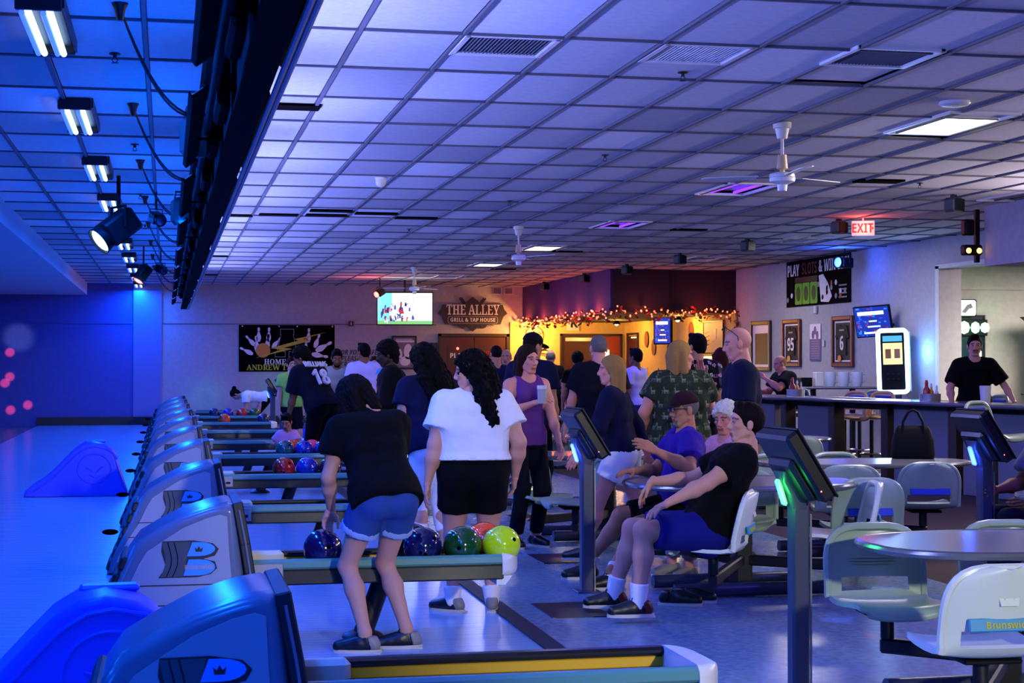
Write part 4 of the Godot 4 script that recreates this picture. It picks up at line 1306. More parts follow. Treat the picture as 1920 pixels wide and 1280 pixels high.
# ---------------------------------------------------------------- the bar
func build_bar() -> void:
	# string of lights with autumn leaves round the foot of the beam
	var g := thing("light_garland", "glowing orange light garland with autumn leaves round the foot of the bar beam", "garland", Vector3.ZERO)
	var path := []
	for k in 41:
		path.append(P(8.9 + rng.randf_range(-0.02, 0.02), 2.53 + 0.05 * sin(k * 1.7), 40.9 - 0.21 * k))
	for k in 26:
		path.append(P(8.95 + 0.108 * k, 2.57 + 0.05 * sin(k * 1.3), 32.4))
	for k in 6:
		path.append(P(11.66, 2.55 - 0.12 * k, 32.38))
	var w := mb()
	w.tube(path, 0.008, 5)
	part("cable", w, mats.wire, g)
	var bulb := mb()
	bulb.ball(Vector3.ZERO, Vector3(0.02, 0.022, 0.02), 8)
	var bm := bulb.mesh()
	var lo := mb()
	var lb := mb()
	for k in path.size() * 2 - 12:
		var i := k / 2
		var p: Vector3 = path[i] + Vector3(rng.randf_range(-0.05, 0.02), rng.randf_range(-0.07, 0.09), rng.randf_range(-0.05, 0.08))
		put_mesh("bulb", bm, mats.light_string, g).position = p
	for k in 420:
		var p: Vector3 = path[rng.randi() % path.size()] + Vector3(rng.randf_range(-0.05, 0.03), rng.randf_range(-0.16, 0.08), rng.randf_range(-0.1, 0.1))
		var q := Basis.from_euler(Vector3(rng.randf() * 6, rng.randf() * 6, rng.randf() * 6))
		var m := lo if rng.randf() < 0.6 else lb
		m.extrude(PackedVector2Array([Vector2(-0.05, 0), Vector2(-0.02, -0.03), Vector2(0.05, 0), Vector2(0.0, 0.035)]), 0.004, Transform3D(q, p))
	part("orange_leaves", lo, mats.leaf_orange, g).set_meta("kind", "stuff")
	part("brown_leaves", lb, mats.leaf_brown, g).set_meta("kind", "stuff")
	for k in 5:
		omni("garland_light", P(8.8, 2.55, 33.5 + 1.7 * k), Color(1, 0.14, 0.03), 0.22, 0.05)
	for k in 2:
		omni("garland_light", P(9.6 + 1.3 * k, 2.6, 32.2), Color(1, 0.14, 0.03), 0.1, 0.05)
	# warm lamps under the beam
	var warm := Color(1.0, 0.5, 0.1)
	for q in [[9.15, 2.42, 40.3, 2.0, "warm round lamp under the beam, nearest the yellow wall"], [10.9, 2.4, 39.0, 0.7, "warm round lamp under the beam before the kitchen hatch"], [11.2, 2.4, 35.0, 0.6, "warm round lamp under the beam over the back bar"]]:
		var o := thing("bar_lamp", q[4], "lamp", P(q[0], 2.56, q[2]))
		var m := mb()
		m.lathe([Vector2(0, 0), Vector2(0.06, 0), Vector2(0.1, -0.09), Vector2(0.095, -0.09), Vector2(0.05, -0.01), Vector2(0, -0.01)], Transform3D(), 16)
		part("shade", m, mats.dark_metal, o)
		var b := mb()
		b.ball(Vector3(0, -0.075, 0), Vector3(0.05, 0.05, 0.05), 12)
		part("bulb", b, mats.lamp_warm, o)
		omni("bar_lamp_light", P(q[0], 2.56 - 0.17, q[2]), warm, q[3], 0.05)
	# counter
	var c := thing("bar_counter", "long dark bar counter in front of the yellow wall", "counter", P(9.0, 0, 36.8))
	var m1 := mb()
	m1.box(Vector3(0.18, 0.52, 0), Vector3(0.3, 1.04, 7.0), 0.01)
	m1.box(Vector3(1.4, 0.52, 3.4), Vector3(2.3, 1.04, 0.3), 0.01)
	part("front", m1, mat("bar_front", Color(0.12, 0.16, 0.2), 0.4), c)
	var m2 := mb()
	m2.box(Vector3(0.15, 1.06, 0), Vector3(0.55, 0.045, 7.2), 0.012)
	m2.box(Vector3(1.4, 1.062, 3.45), Vector3(2.35, 0.045, 0.5), 0.012)
	part("worktop", m2, mats.laminate, c)
	# kitchen hatch
	var h := thing("door_2", "", "", P(10.76, 0, 40.96))
	h.name = "door_2"
	h.set_meta("kind", "structure")
	h.set_meta("label", "kitchen doorway with a dark red door and an orange room behind")
	h.remove_meta("category")
	var fr := mb()
	for s in [-0.8, 0.8]:
		fr.box(Vector3(s, 1.13, 0.03), Vector3(0.06, 2.26, 0.08), 0.006)
	fr.box(Vector3(0, 2.24, 0.03), Vector3(1.66, 0.06, 0.08), 0.006)
	part("door_frame", fr, mats.wood_dark, h)
	plate("door_leaf", rect_poly(0.78, 2.2), 0.03, mats.door_red, h, Vector3(-0.39, 1.1, 0))
	plate("inner_wall", rect_poly(0.78, 2.2), 0.012, mat("kitchen_orange", Color(0.6, 0.22, 0.12), 0.7), h, Vector3(0.39, 1.1, 0))
	plate("closer", rect_poly(0.7, 0.09), 0.05, mats.steel, h, Vector3(-0.35, 2.12, 0.03))
	for k in 2:
		var sh := thing("table_lamp", ["small lamp with a square pale shade in the kitchen doorway, left one", "small lamp with a square pale shade in the kitchen doorway, right one"][k], "lamp", P(10.86 + 0.2 * k, 1.3, 40.6))
		plate("shade", rect_poly(0.15, 0.2), 0.12, glow("shade_warm", Color(1.0, 0.6, 0.3), 1.4), sh, Vector3(0, 0.45, -0.06))
		var st := mb()
		st.lathe([Vector2(0, 0), Vector2(0.05, 0), Vector2(0.02, 0.06), Vector2(0.03, 0.2), Vector2(0.012, 0.36), Vector2(0, 0.36)], Transform3D(), 12)
		part("base", st, mats.dark_metal, sh)
	var sb := thing("back_shelf", "dark sideboard under the two square lamps", "sideboard", P(10.95, 0, 40.6))
	var sbm := mb()
	sbm.box(Vector3(0, 0.65, 0), Vector3(0.9, 1.3, 0.45), 0.01)
	part("cabinet", sbm, mats.wood_dark, sb)
	# doors and pictures on the bar's side wall
	var sd := thing("door_3", "", "", P(11.65, 0, 40.1), -PI / 2)
	sd.name = "door_3"
	sd.set_meta("kind", "structure")
	sd.set_meta("label", "dark red door on the side wall of the bar")
	sd.remove_meta("category")
	part("door_frame", frame_of(0.98, 2.3, 0.05, 0.05), mats.wood_dark, sd).position = Vector3(0, 1.13, 0)
	plate("door_leaf", rect_poly(0.9, 2.2), 0.03, mats.door_red, sd, Vector3(0, 1.1, 0))
	var tl := mb()
	tl.box(Vector3(0.2, 2.16, 0.05), Vector3(0.4, 0.03, 0.03), 0.005)
	part("strip_light", tl, mats.shade_warm, sd)
	var mt := thing("menu_screen", "upright blue menu screen on the side wall of the bar", "television", P(11.4, 2.28, 36.8), -0.9)
	plate("casing", round_poly(0.5, 0.66, 0.02), 0.06, mats.black_plastic, mt, Vector3(0, 0, -0.06))
	menu_screen(mt, Transform3D(), 0.44, 0.6, "bar_menu_picture")
	var pc := thing("lit_poster", "pale lit poster of a bottle crate on the side wall of the bar", "poster", P(11.64, 2.08, 33.8), -PI / 2)
	plate("print", rect_poly(1.25, 0.66), 0.02, mat("poster_cream", Color(0.85, 0.72, 0.5), 0.6), pc, Vector3.ZERO)
	part("frame", frame_of(1.32, 0.72, 0.04, 0.03), mats.wood_dark, pc)
	plate("crate", PackedVector2Array([Vector2(-0.05, -0.1), Vector2(0.2, -0.05), Vector2(0.22, 0.18), Vector2(-0.02, 0.14)]), 0.006, mats.print_grey, pc, Vector3(0, 0, 0.02))
	for k in 4:
		plate("print_line", rect_poly(0.3, 0.02), 0.004, mats.wood_dark, pc, Vector3(-0.4, 0.1 - 0.09 * k, 0.02), 0.15)
	var oth := [["round dark plaque on the orange bar wall beside the side door", 38.9, 2.1], ["second round dark plaque along the orange bar wall", 38.3, 1.9], ["third round dark plaque along the orange bar wall", 37.7, 2.2], ["round dark plaque on the bar wall right of the menu screen", 35.4, 2.25]]
	for q in oth:
		var dm := mb()
		dm.extrude(disc_poly(0.16, 0.2, 16), 0.02)
		single("wall_plaque", dm, mats.kitchen_orange if false else mat("plaque_rust", Color(0.5, 0.25, 0.12), 0.6), q[0], "plaque", P(11.65, q[2], q[1]), -PI / 2)
	var hs := thing("heated_shelf", "warm lit serving shelf below the pale lit poster", "shelf", P(11.5, 1.6, 33.7), -PI / 2)
	var hm := mb()
	hm.box(Vector3(0, 0.08, 0), Vector3(1.2, 0.05, 0.3), 0.01)
	hm.box(Vector3(0, -0.4, 0), Vector3(1.2, 0.05, 0.3), 0.01)
	for s in [-0.55, 0.55]:
		hm.box(Vector3(s, -0.16, 0), Vector3(0.04, 0.45, 0.26), 0.005)
	part("rack", hm, mats.wood_dark, hs)
	var hl := mb()
	hl.box(Vector3(0, 0.035, 0.05), Vector3(1.05, 0.03, 0.12), 0.01)
	part("lamp", hl, mats.lamp_warm, hs)
	plate("red_panel", rect_poly(0.6, 0.36), 0.02, mats.box_red, hs, Vector3(0.1, -0.18, -0.1))
	omni("shelf_lamp_light", P(11.25, 1.5, 33.7), warm, 0.5, 0.06)
	# tap tower and bottles behind the counter
	var k2 := 0
	for q in [[10.2, 35.0], [10.35, 35.05], [10.5, 35.0], [10.72, 34.9], [9.9, 36.4], [10.05, 36.5], [10.2, 36.45]]:
		var bt := thing("liquor_bottle", ["dark bottle at the left end of the near back bar row", "red bottle second in the near back bar row", "yellow bottle third in the near back bar row", "dark bottle at the right end of the near back bar row", "red bottle at the left end of the far back bar row", "yellow bottle in the middle of the far back bar row", "dark bottle at the right end of the far back bar row"][k2], "bottle", P(q[0], 1.1, q[1]), 0.0, "bottles on the back bar")
		var bm2 := mb()
		bm2.lathe([Vector2(0, 0), Vector2(0.04, 0), Vector2(0.042, 0.17), Vector2(0.03, 0.21), Vector2(0.014, 0.235), Vector2(0.014, 0.29), Vector2(0, 0.29)], Transform3D(), 12)
		part("glass", bm2, [mats.wood_dark, mats.ketchup, mats.mustard][k2 % 3], bt)
		var cp := mb()
		cp.cyl(Vector3(0, 0.288, 0), Vector3(0, 0.315, 0), 0.015, -1, 10)
		part("cap", cp, mats.steel, bt)
		k2 += 1
	var bb := thing("back_bar", "low back bar carrying the bottles", "cabinet", P(10.3, 0, 35.7))
	var bbm := mb()
	bbm.box(Vector3(0, 0.53, 0), Vector3(1.1, 1.06, 1.9), 0.01)
	part("cabinet", bbm, mats.wood_dark, bb)
	var bbt := mb()
	bbt.box(Vector3(0, 1.08, 0), Vector3(1.15, 0.04, 1.96), 0.008)
	part("worktop", bbt, mats.wood_dark, bb)
	var tw := thing("lit_cooler", "tall narrow cooler with a white lit door behind the blond woman", "cooler", P(10.6, 0, 32.9), -0.5)
	var twm := mb()
	twm.box(Vector3(0, 0.95, 0), Vector3(0.5, 1.9, 0.5), 0.02)
	part("cabinet", twm, mats.black_plastic, tw)
	plate("lit_door", rect_poly(0.16, 0.7), 0.012, mats.bulb_white, tw, Vector3(-0.08, 1.45, 0.25))
	# can and glass on the counter end
	var cn := mb()
	cn.lathe([Vector2(0, 0), Vector2(0.05, 0), Vector2(0.055, 0.02), Vector2(0.055, 0.24), Vector2(0.045, 0.26), Vector2(0, 0.26)], Transform3D(), 16)
	single("napkin_roll", cn, mats.cloth_lavender, "tall pale roll standing on the end of the bar counter", "paper roll", P(9.0, 1.085, 37.5))
	var gl := glass_of("small clear glass beside the pale roll on the bar counter", 0.14, 0.04, 0.05)
	gl.position = P(9.1, 1.085, 36.2)

func glass_of(label: String, h: float, r0: float, r1: float, full := 0.0) -> Node3D:
	var o := thing("drinking_glass", label, "glass")
	var m := mb()
	m.lathe([Vector2(0, 0), Vector2(r0, 0), Vector2(r1, h), Vector2(r1 - 0.004, h), Vector2(r0 - 0.004, 0.008), Vector2(0, 0.008)], Transform3D(), 16)
	part("cup", m, mats.clear_cup, o)
	if full > 0.0:
		var b := mb()
		b.lathe([Vector2(0, 0.009), Vector2(r0 - 0.005, 0.009), Vector2(lerpf(r0, r1, full) - 0.005, h * full), Vector2(0, h * full)], Transform3D(), 16)
		part("drink", b, mats.beer, o)
	return o

# ---------------------------------------------------------------- ball returns
const RET := 9.12
const HOOD := [Vector2(-0.42, 0.0), Vector2(-0.40, 0.1), Vector2(-0.34, 0.23), Vector2(-0.27, 0.37), Vector2(-0.2, 0.53), Vector2(-0.14, 0.615), Vector2(-0.03, 0.68), Vector2(0.1, 0.745), Vector2(0.24, 0.787), Vector2(0.32, 0.80), Vector2(0.36, 0.785), Vector2(0.385, 0.6), Vector2(0.41, 0.42), Vector2(0.37, 0.31), Vector2(0.36, 0.15), Vector2(0.36, 0.0)]

func hood_ring(inset: float, z: float) -> PackedVector3Array:
	var p := PackedVector3Array()
	var c := Vector2(0.02, 0.36)
	for q in HOOD:
		var s: Vector2 = q - c
		var e := c + s * (1.0 - inset / s.length())
		p.append(Vector3(e.x, maxf(e.y, 0.0), z))
	return p

func make_return() -> Node3D:
	# origin on the floor at the rack's middle line; +z is towards the camera
	var o := thing("ball_return", "", "ball return")
	var b := mb()
	b.loft([hood_ring(0.055, 0.40), hood_ring(0.03, 0.395), hood_ring(0.012, 0.375), hood_ring(0.0, 0.33), hood_ring(0.0, -0.12), hood_ring(0.012, -0.165), hood_ring(0.05, -0.19)], 0.5)
	part("hood", b, mats.hood_cap, o)
	var pan := PackedVector2Array()
	for q in hood_ring(0.075, 0):
		pan.append(Vector2(q.x, maxf(q.y, 0.02)))
	var panel := plate("side_panel", pan, 0.012, mats.hood_plastic, o, Vector3(0, 0, 0.398))
	for y in [0.375, 0.27]:
		plate("seam", rect_poly(0.53 + (0.375 - y) * 0.6, 0.006), 0.002, mats.logo_ink, panel, Vector3(0.06 - (0.375 - y) * 0.25, y, 0.4098))
	# emblem: wavy grey tail, two blue lobes, crown and name
	var em := Vector3(0.0, 0.0, 0.41)
	var tail := PackedVector2Array()
	for k in 9:
		var y := 0.42 + 0.18 * k / 8.0
		tail.append(Vector2(-0.03 + 0.018 * sin((y - 0.42) * 22.0) + (y - 0.42) * 0.12, y))
	tail.append(Vector2(0.125, 0.6))
	tail.append(Vector2(0.085, 0.42))
	plate("emblem_rim", PackedVector2Array([Vector2(-0.02, 0.605), Vector2(0.14, 0.607), Vector2(0.24, 0.59), Vector2(0.27, 0.56), Vector2(0.25, 0.525), Vector2(0.19, 0.51), Vector2(0.25, 0.495), Vector2(0.262, 0.46), Vector2(0.23, 0.43), Vector2(0.16, 0.415), Vector2(-0.04, 0.414), Vector2(0.0, 0.47), Vector2(-0.025, 0.55)]), 0.003, mats.logo_ink, panel, em)
	plate("emblem_tail", tail, 0.004, mats.logo_grey, panel, em)
	for s in [0.03, 0.062]:
		var line := mb()
		var pts := []
		for k in 9:
			var y := 0.42 + 0.18 * k / 8.0
			pts.append(Vector3(-0.03 + s + 0.018 * sin((y - 0.42) * 22.0) + (y - 0.42) * 0.12, y, 0.414))
		line.tube(pts, 0.003, 4)
		part("emblem_line", line, mats.logo_ink, panel)
	for s in [[0.598, 0.525, 0.02], [0.508, 0.424, 0.0]]:
		var lobe := PackedVector2Array([Vector2(0.115 + s[2] * 0.9, s[0]), Vector2(0.088 + s[2] * 0.9, s[1])])
		for k in 9:
			var g := -PI / 2 + PI * k / 8.0
			lobe.append(Vector2(0.17 + 0.082 * cos(g), (s[0] + s[1]) / 2 + (s[0] - s[1]) / 2 * sin(g)))
		plate("emblem_lobe", lobe, 0.005, mats.logo_blue, panel, em)
	plate("crown", PackedVector2Array([Vector2(-0.017, -0.012), Vector2(0.017, -0.012), Vector2(0.021, 0.012), Vector2(0.009, 0.001), Vector2(0.0, 0.018), Vector2(-0.009, 0.001), Vector2(-0.021, 0.012)]), 0.003, mats.logo_ink, panel, em + Vector3(0.167, 0.56, 0.004))
	text("lettering", "Brunswick", 0.03, mats.logo_gold, panel, T(em + Vector3(0.168, 0.468, 0.006)), "Droid Sans", true, 0.002)
	# dark front and rim
	var rim := mb()
	for q in [[Vector3(0.35, 0.79, 0.1), Vector3(0.39, 0.58, 0.1)], [Vector3(0.39, 0.58, 0.1), Vector3(0.415, 0.42, 0.1)], [Vector3(0.415, 0.42, 0.1), Vector3(0.375, 0.3, 0.1)]]:
		var a: Vector3 = q[0]
		var c: Vector3 = q[1]
		rim.box((a + c) / 2 + Vector3(0.018, 0, 0), Vector3(0.055, (a - c).length() + 0.02, 0.61), 0.006, Basis(Vector3.BACK, atan2(c.x - a.x, a.y - c.y)))
	part("gasket", rim, mats.hood_dark, o)
	var edge := mb()
	edge.tube([Vector3(0.375, 0.76, 0.41), Vector3(0.41, 0.58, 0.41), Vector3(0.435, 0.42, 0.41)], 0.006, 6)
	part("rim_trim", edge, mats.galvanised, o)
	var fr := mb()
	for k in 6:
		var y := 0.06 + 0.085 * k
		fr.box(Vector3(-0.405 + y * 0.42 - 0.015, y, 0.1), Vector3(0.05, 0.075, 0.54), 0.012, Basis(Vector3.BACK, -0.4))
	part("ribbed_front", fr, mats.hood_dark, o)
	var fin := mb()
	fin.ball(Vector3(-0.4, 0.3, 0.28), Vector3(0.06, 0.022, 0.025), 12)
	part("bumper_fin", fin, mats.black_rubber, o)
	var ped := mb()
	ped.lathe([Vector2(0, 0), Vector2(0.2, 0), Vector2(0.16, 0.12), Vector2(0.15, 0.34), Vector2(0, 0.34)], Transform3D(Basis.from_scale(Vector3(0.8, 1, 1)), Vector3(0.44, 0, 0.12)), 16)
	part("pedestal", ped, mats.hood_dark, o)
	# rack: front and back rails, bed, brackets, end cap, post
	var f1 := mb()
	f1.box(Vector3(1.13, 0.442, 0.19), Vector3(1.42, 0.055, 0.05), 0.012)
	part("front_rail_top", f1, mats.rail_teal, o)
	var f2 := mb()
	f2.box(Vector3(1.13, 0.375, 0.185), Vector3(1.42, 0.085, 0.05), 0.012)
	f2.box(Vector3(1.13, 0.345, 0.0), Vector3(1.42, 0.03, 0.42), 0.008)
	part("front_rail", f2, mats.rail_black, o)
	var b1 := mb()
	b1.box(Vector3(1.13, 0.455, -0.23), Vector3(1.42, 0.03, 0.06), 0.01)
	b1.box(Vector3(1.13, 0.39, -0.245), Vector3(1.42, 0.12, 0.03), 0.008)
	part("back_rail", b1, mats.rail_black, o)
	var b2 := mb()
	b2.box(Vector3(1.13, 0.414, -0.225), Vector3(1.42, 0.04, 0.014), 0.004)
	part("bumper_strip", b2, mats.rail_yellow, o)
	var bd := mb()
	for z in [-0.17, -0.06, 0.05, 0.14]:
		bd.cyl(Vector3(0.42, 0.385, z), Vector3(1.84, 0.385, z), 0.018, -1, 10)
	part("bed_rail", bd, mats.rail_black, o)
	var br := mb()
	br.box(Vector3(0.51, 0.402, 0.222), Vector3(0.22, 0.1, 0.012), 0.004)
	var bk := part("bracket", br, mats.galvanised, o)
	var slot := mb()
	slot.extrude(round_poly(0.045, 0.02, 0.0095), 0.004, T(Vector3(0.575, 0.39, 0.2275)))
	part("slot", slot, mats.black_plastic, bk)
	var gd := mb()
	gd.box(Vector3(0.52, 0.43, -0.2), Vector3(0.26, 0.09, 0.08), 0.02)
	part("ball_guide", gd, mats.cream_plastic, o)
	var cap := mb()
	var rings := []
	for k in 6:
		var t := k / 5.0
		var s := sqrt(1.0 - t * t * 0.92)
		var ring := PackedVector3Array()
		for q in round_poly(0.48 * s, 0.13 * (0.5 + 0.5 * s), 0.04 * s, 4):
			ring.append(Vector3(1.83 + 0.12 * t, 0.41 + q.y, -0.02 + q.x))
		rings.append(ring)
	cap.loft(rings, 0.4)
	cap.extrude(PackedVector2Array([Vector2(1.80, 0.35), Vector2(1.89, 0.35), Vector2(1.85, 0.3), Vector2(1.80, 0.3)]), 0.3, T(Vector3(0, 0, -0.1)))
	part("end_cap", cap, mats.white_enamel, o)
	var post := mb()
	post.cyl(Vector3(1.2, 0.35, -0.02), Vector3(1.08, 0.02, -0.02), 0.055, 0.055, 18)
	post.lathe([Vector2(0, 0), Vector2(0.12, 0), Vector2(0.11, 0.018), Vector2(0.07, 0.035), Vector2(0, 0.035)], T(Vector3(1.08, 0, -0.02)), 20)
	part("post", post, mats.dark_metal, o)
	return o

func build_ball_returns() -> void:
	var which := ["nearest ball return, cut by the bottom of the picture", "ball return holding the bright yellow-green ball", "third ball return from the camera, behind the bending woman", "ball return holding the red ball beside the bending woman", "ball return holding the balls before the toddler", "sixth ball return from the camera down the approach", "seventh ball return from the camera, with one orange-red ball", "eighth ball return, before the person bending in white", "ninth ball return from the camera", "farthest ball return, near the end wall"]
	var o := make_return()
	o.position = P(0, 0, RET - PAIR)
	o.set_meta("label", which[0])
	o.set_meta("group", "ball returns along the approach")
	for k in range(1, 10):
		copy(o, which[k], P(0, 0, RET + PAIR * (k - 1)))
	# balls
	var proto := thing("bowling_ball", "", "bowling ball", Vector3.ZERO, 0.0, "")
	var bm := mb()
	bm.ball(Vector3.ZERO, Vector3(0.108, 0.108, 0.108), 36)
	var shell := part("shell", bm, mats.logo_blue, proto)
	for q in [Vector3(-0.012, -0.055, 0.1), Vector3(0.016, -0.062, 0.1)]:
		var n: Vector3 = q.normalized()
		var hm := mb()
		hm.cyl(n * 0.1, n * 0.1086, 0.0095, -1, 12)
		part("finger_hole", hm, mats.black_rubber, proto)
	var tm := mb()
	var tn := Vector3(0.06, 0.04, 0.09).normalized()
	tm.cyl(tn * 0.1, tn * 0.1086, 0.012, -1, 12)
	part("thumb_hole", tm, mats.black_rubber, proto)
	var cols := {"navy": Color(0.05, 0.06, 0.28), "blue": Color(0.08, 0.14, 0.55), "green": Color(0.04, 0.27, 0.1), "orange": Color(0.95, 0.3, 0.06), "lime": Color(0.75, 0.9, 0.05), "red": Color(0.75, 0.08, 0.05), "maroon": Color(0.3, 0.05, 0.16), "teal": Color(0.06, 0.3, 0.3), "pink": Color(0.9, 0.25, 0.35), "black": Color(0.03, 0.03, 0.05), "violet": Color(0.07, 0.04, 0.26)}
	for n in cols:
		var m := mat("ball_" + n, cols[n], 0.12)
		m.clearcoat_enabled = true
		m.clearcoat = 0.5
		m.clearcoat_roughness = 0.05
	var list := [
		["violet", 0.845, 9.03, 0, "dark violet bowling ball under the bending woman's hand"],
		["navy", 1.40, 9.03, 0, "navy bowling ball behind the bending woman's leg, front row"],
		["green", 1.625, 9.03, 0, "dark green bowling ball next to the yellow-green one"],
		["lime", 1.85, 9.03, 0, "bright yellow-green bowling ball at the rack's white end cap"],
		["orange", 1.79, 9.25, 0, "orange bowling ball behind the yellow-green one"],
		["black", 1.38, 9.25, 0, "black bowling ball behind the navy one, back row"],
		["red", 1.11, 15.9, 2, "red bowling ball at the left end of a front row of three"],
		["blue", 1.335, 15.9, 2, "blue bowling ball between the red and the maroon balls"],
		["maroon", 1.56, 15.9, 2, "maroon bowling ball beside the bending woman's back"],
		["teal", 1.36, 19.32, 3, "teal bowling ball before the toddler's left side"],
		["orange", 1.47, 19.54, 3, "orange bowling ball half hidden before the toddler"],
		["blue", 1.585, 19.32, 3, "blue bowling ball in the middle before the toddler"],
		["pink", 1.70, 19.54, 3, "pink bowling ball in the back row right of the toddler"],
		["blue", 1.81, 19.32, 3, "blue bowling ball at the right end before the toddler"],
		["orange", 1.01, 29.61, 6, "lone orange-red bowling ball far down the approach"],
		["blue", 1.2, 33.04, 7, "blue ball left of the dark red one before the bending person in white"],
		["navy", 0.93, 33.04, 7, "navy ball at the left end before the bending person in white"],
		["red", 1.47, 33.04, 7, "dark red ball before the bending person in white"],
		["green", 1.72, 33.04, 7, "green ball right of the dark red one before the bending person"],
		["navy", 1.7, 29.61, 6, "navy ball at the right end of the rack with the lone orange ball"]]
	for k in list.size():
		var q: Array = list[k]
		var o2: Node3D = proto if k == 0 else copy(proto, q[4], Vector3.ZERO)
		o2.set_meta("label", q[4])
		o2.position = P(q[1], 0.51, q[2])
		o2.rotation = Vector3(0, 0, 0) if q[0] == "lime" else Vector3(rng.randf_range(-0.5, 0.5), rng.randf_range(-1, 1), rng.randf_range(-0.4, 0.4))
		(o2.get_child(0) as MeshInstance3D).material_override = mats["ball_" + q[0]]
	# plastic ball ramps on the approach
	var rp := make_ramp()
	rp.position = P(-1.59, 0, 19.5)
	copy(rp, "blue plastic ball ramp half hidden by the nearest ball return", P(-1.0, 0, 6.75), 0.05)
	# drink bottle on the far rack and phone
	var wb := mb()
	wb.lathe([Vector2(0, 0), Vector2(0.035, 0), Vector2(0.036, 0.14), Vector2(0.02, 0.18), Vector2(0.02, 0.21), Vector2(0, 0.21)], Transform3D(), 14)
	single("water_bottle", wb, mats.chair_pad, "blue water bottle standing at the rack end behind the toddler", "bottle", P(1.89, 0.476, 22.84))

func make_ramp() -> Node3D:
	var o := thing("ball_ramp", "blue plastic ball ramp standing on the open approach", "ball ramp")
	var prof := PackedVector2Array([Vector2(0, 0), Vector2(0.02, 0.07), Vector2(0.08, 0.125), Vector2(0.2, 0.2), Vector2(0.33, 0.31), Vector2(0.46, 0.45), Vector2(0.56, 0.55), Vector2(0.66, 0.61), Vector2(0.76, 0.625), Vector2(0.88, 0.6), Vector2(0.96, 0.545), Vector2(1.01, 0.48), Vector2(1.06, 0.3), Vector2(1.15, 0.03), Vector2(1.15, 0.0)])
	var rings := []
	for q in [[0.035, 0.2], [0.012, 0.195], [0.0, 0.175], [0.0, -0.175], [0.012, -0.195], [0.035, -0.2]]:
		var c := Vector2(0.68, 0.25)
		var r := PackedVector3Array()
		for p in prof:
			var s := p - c
			var e: Vector2 = c + s * (1.0 - q[0] / s.length())
			r.append(Vector3(e.x, maxf(e.y, 0.0), q[1]))
		rings.append(r)
	var m := mb()
	m.loft(rings, 0.5)
	m.box(Vector3(0.78, 0.615, -0.12), Vector3(0.24, 0.03, 0.1), 0.012)
	part("body", m, mats.ramp_plastic, o)
	var line := mb()
	var pts := []
	for k in range(2, 12):
		pts.append(Vector3(prof[k].x + 0.03, prof[k].y - 0.055, 0.198))
	line.tube(pts, 0.012, 8)
	part("side_rib", line, mats.ramp_plastic, o)
	var circ := mb()
	var cp := []
	for k in 33:
		cp.append(Vector3(0.78 + 0.185 * cos(TAU * k / 32.0), 0.315 + 0.17 * sin(TAU * k / 32.0), 0.198))
	circ.tube(cp, 0.01, 6)
	part("emblem_ring", circ, mats.ramp_plastic, o)
	for q in [[0.68, 0.33, 0.76, 0.28], [0.8, 0.27, 0.88, 0.34], [0.7, 0.24, 0.78, 0.22], [0.79, 0.2, 0.87, 0.24]]:
		circ = mb()
		circ.tube([Vector3(q[0], q[1], 0.2), Vector3((q[0] + q[2]) / 2, (q[1] + q[3]) / 2 + 0.012, 0.2), Vector3(q[2], q[3], 0.2)], 0.009, 6)
		part("emblem_mark", circ, mats.ramp_plastic, o)
	for q in [[0.26, 0.14, 0.12], [0.86, 0.2, 0.13]]:
		var a := PackedVector2Array()
		for k in 13:
			var g := PI * k / 12.0
			a.append(Vector2(q[0] + cos(g) * q[1], 0.005 + sin(g) * q[2]))
		var am := mb()
		am.extrude(a, 0.014, T(Vector3(0, 0, 0.19)))
		part("foot_arch", am, mats.ramp_plastic, o)
	return o

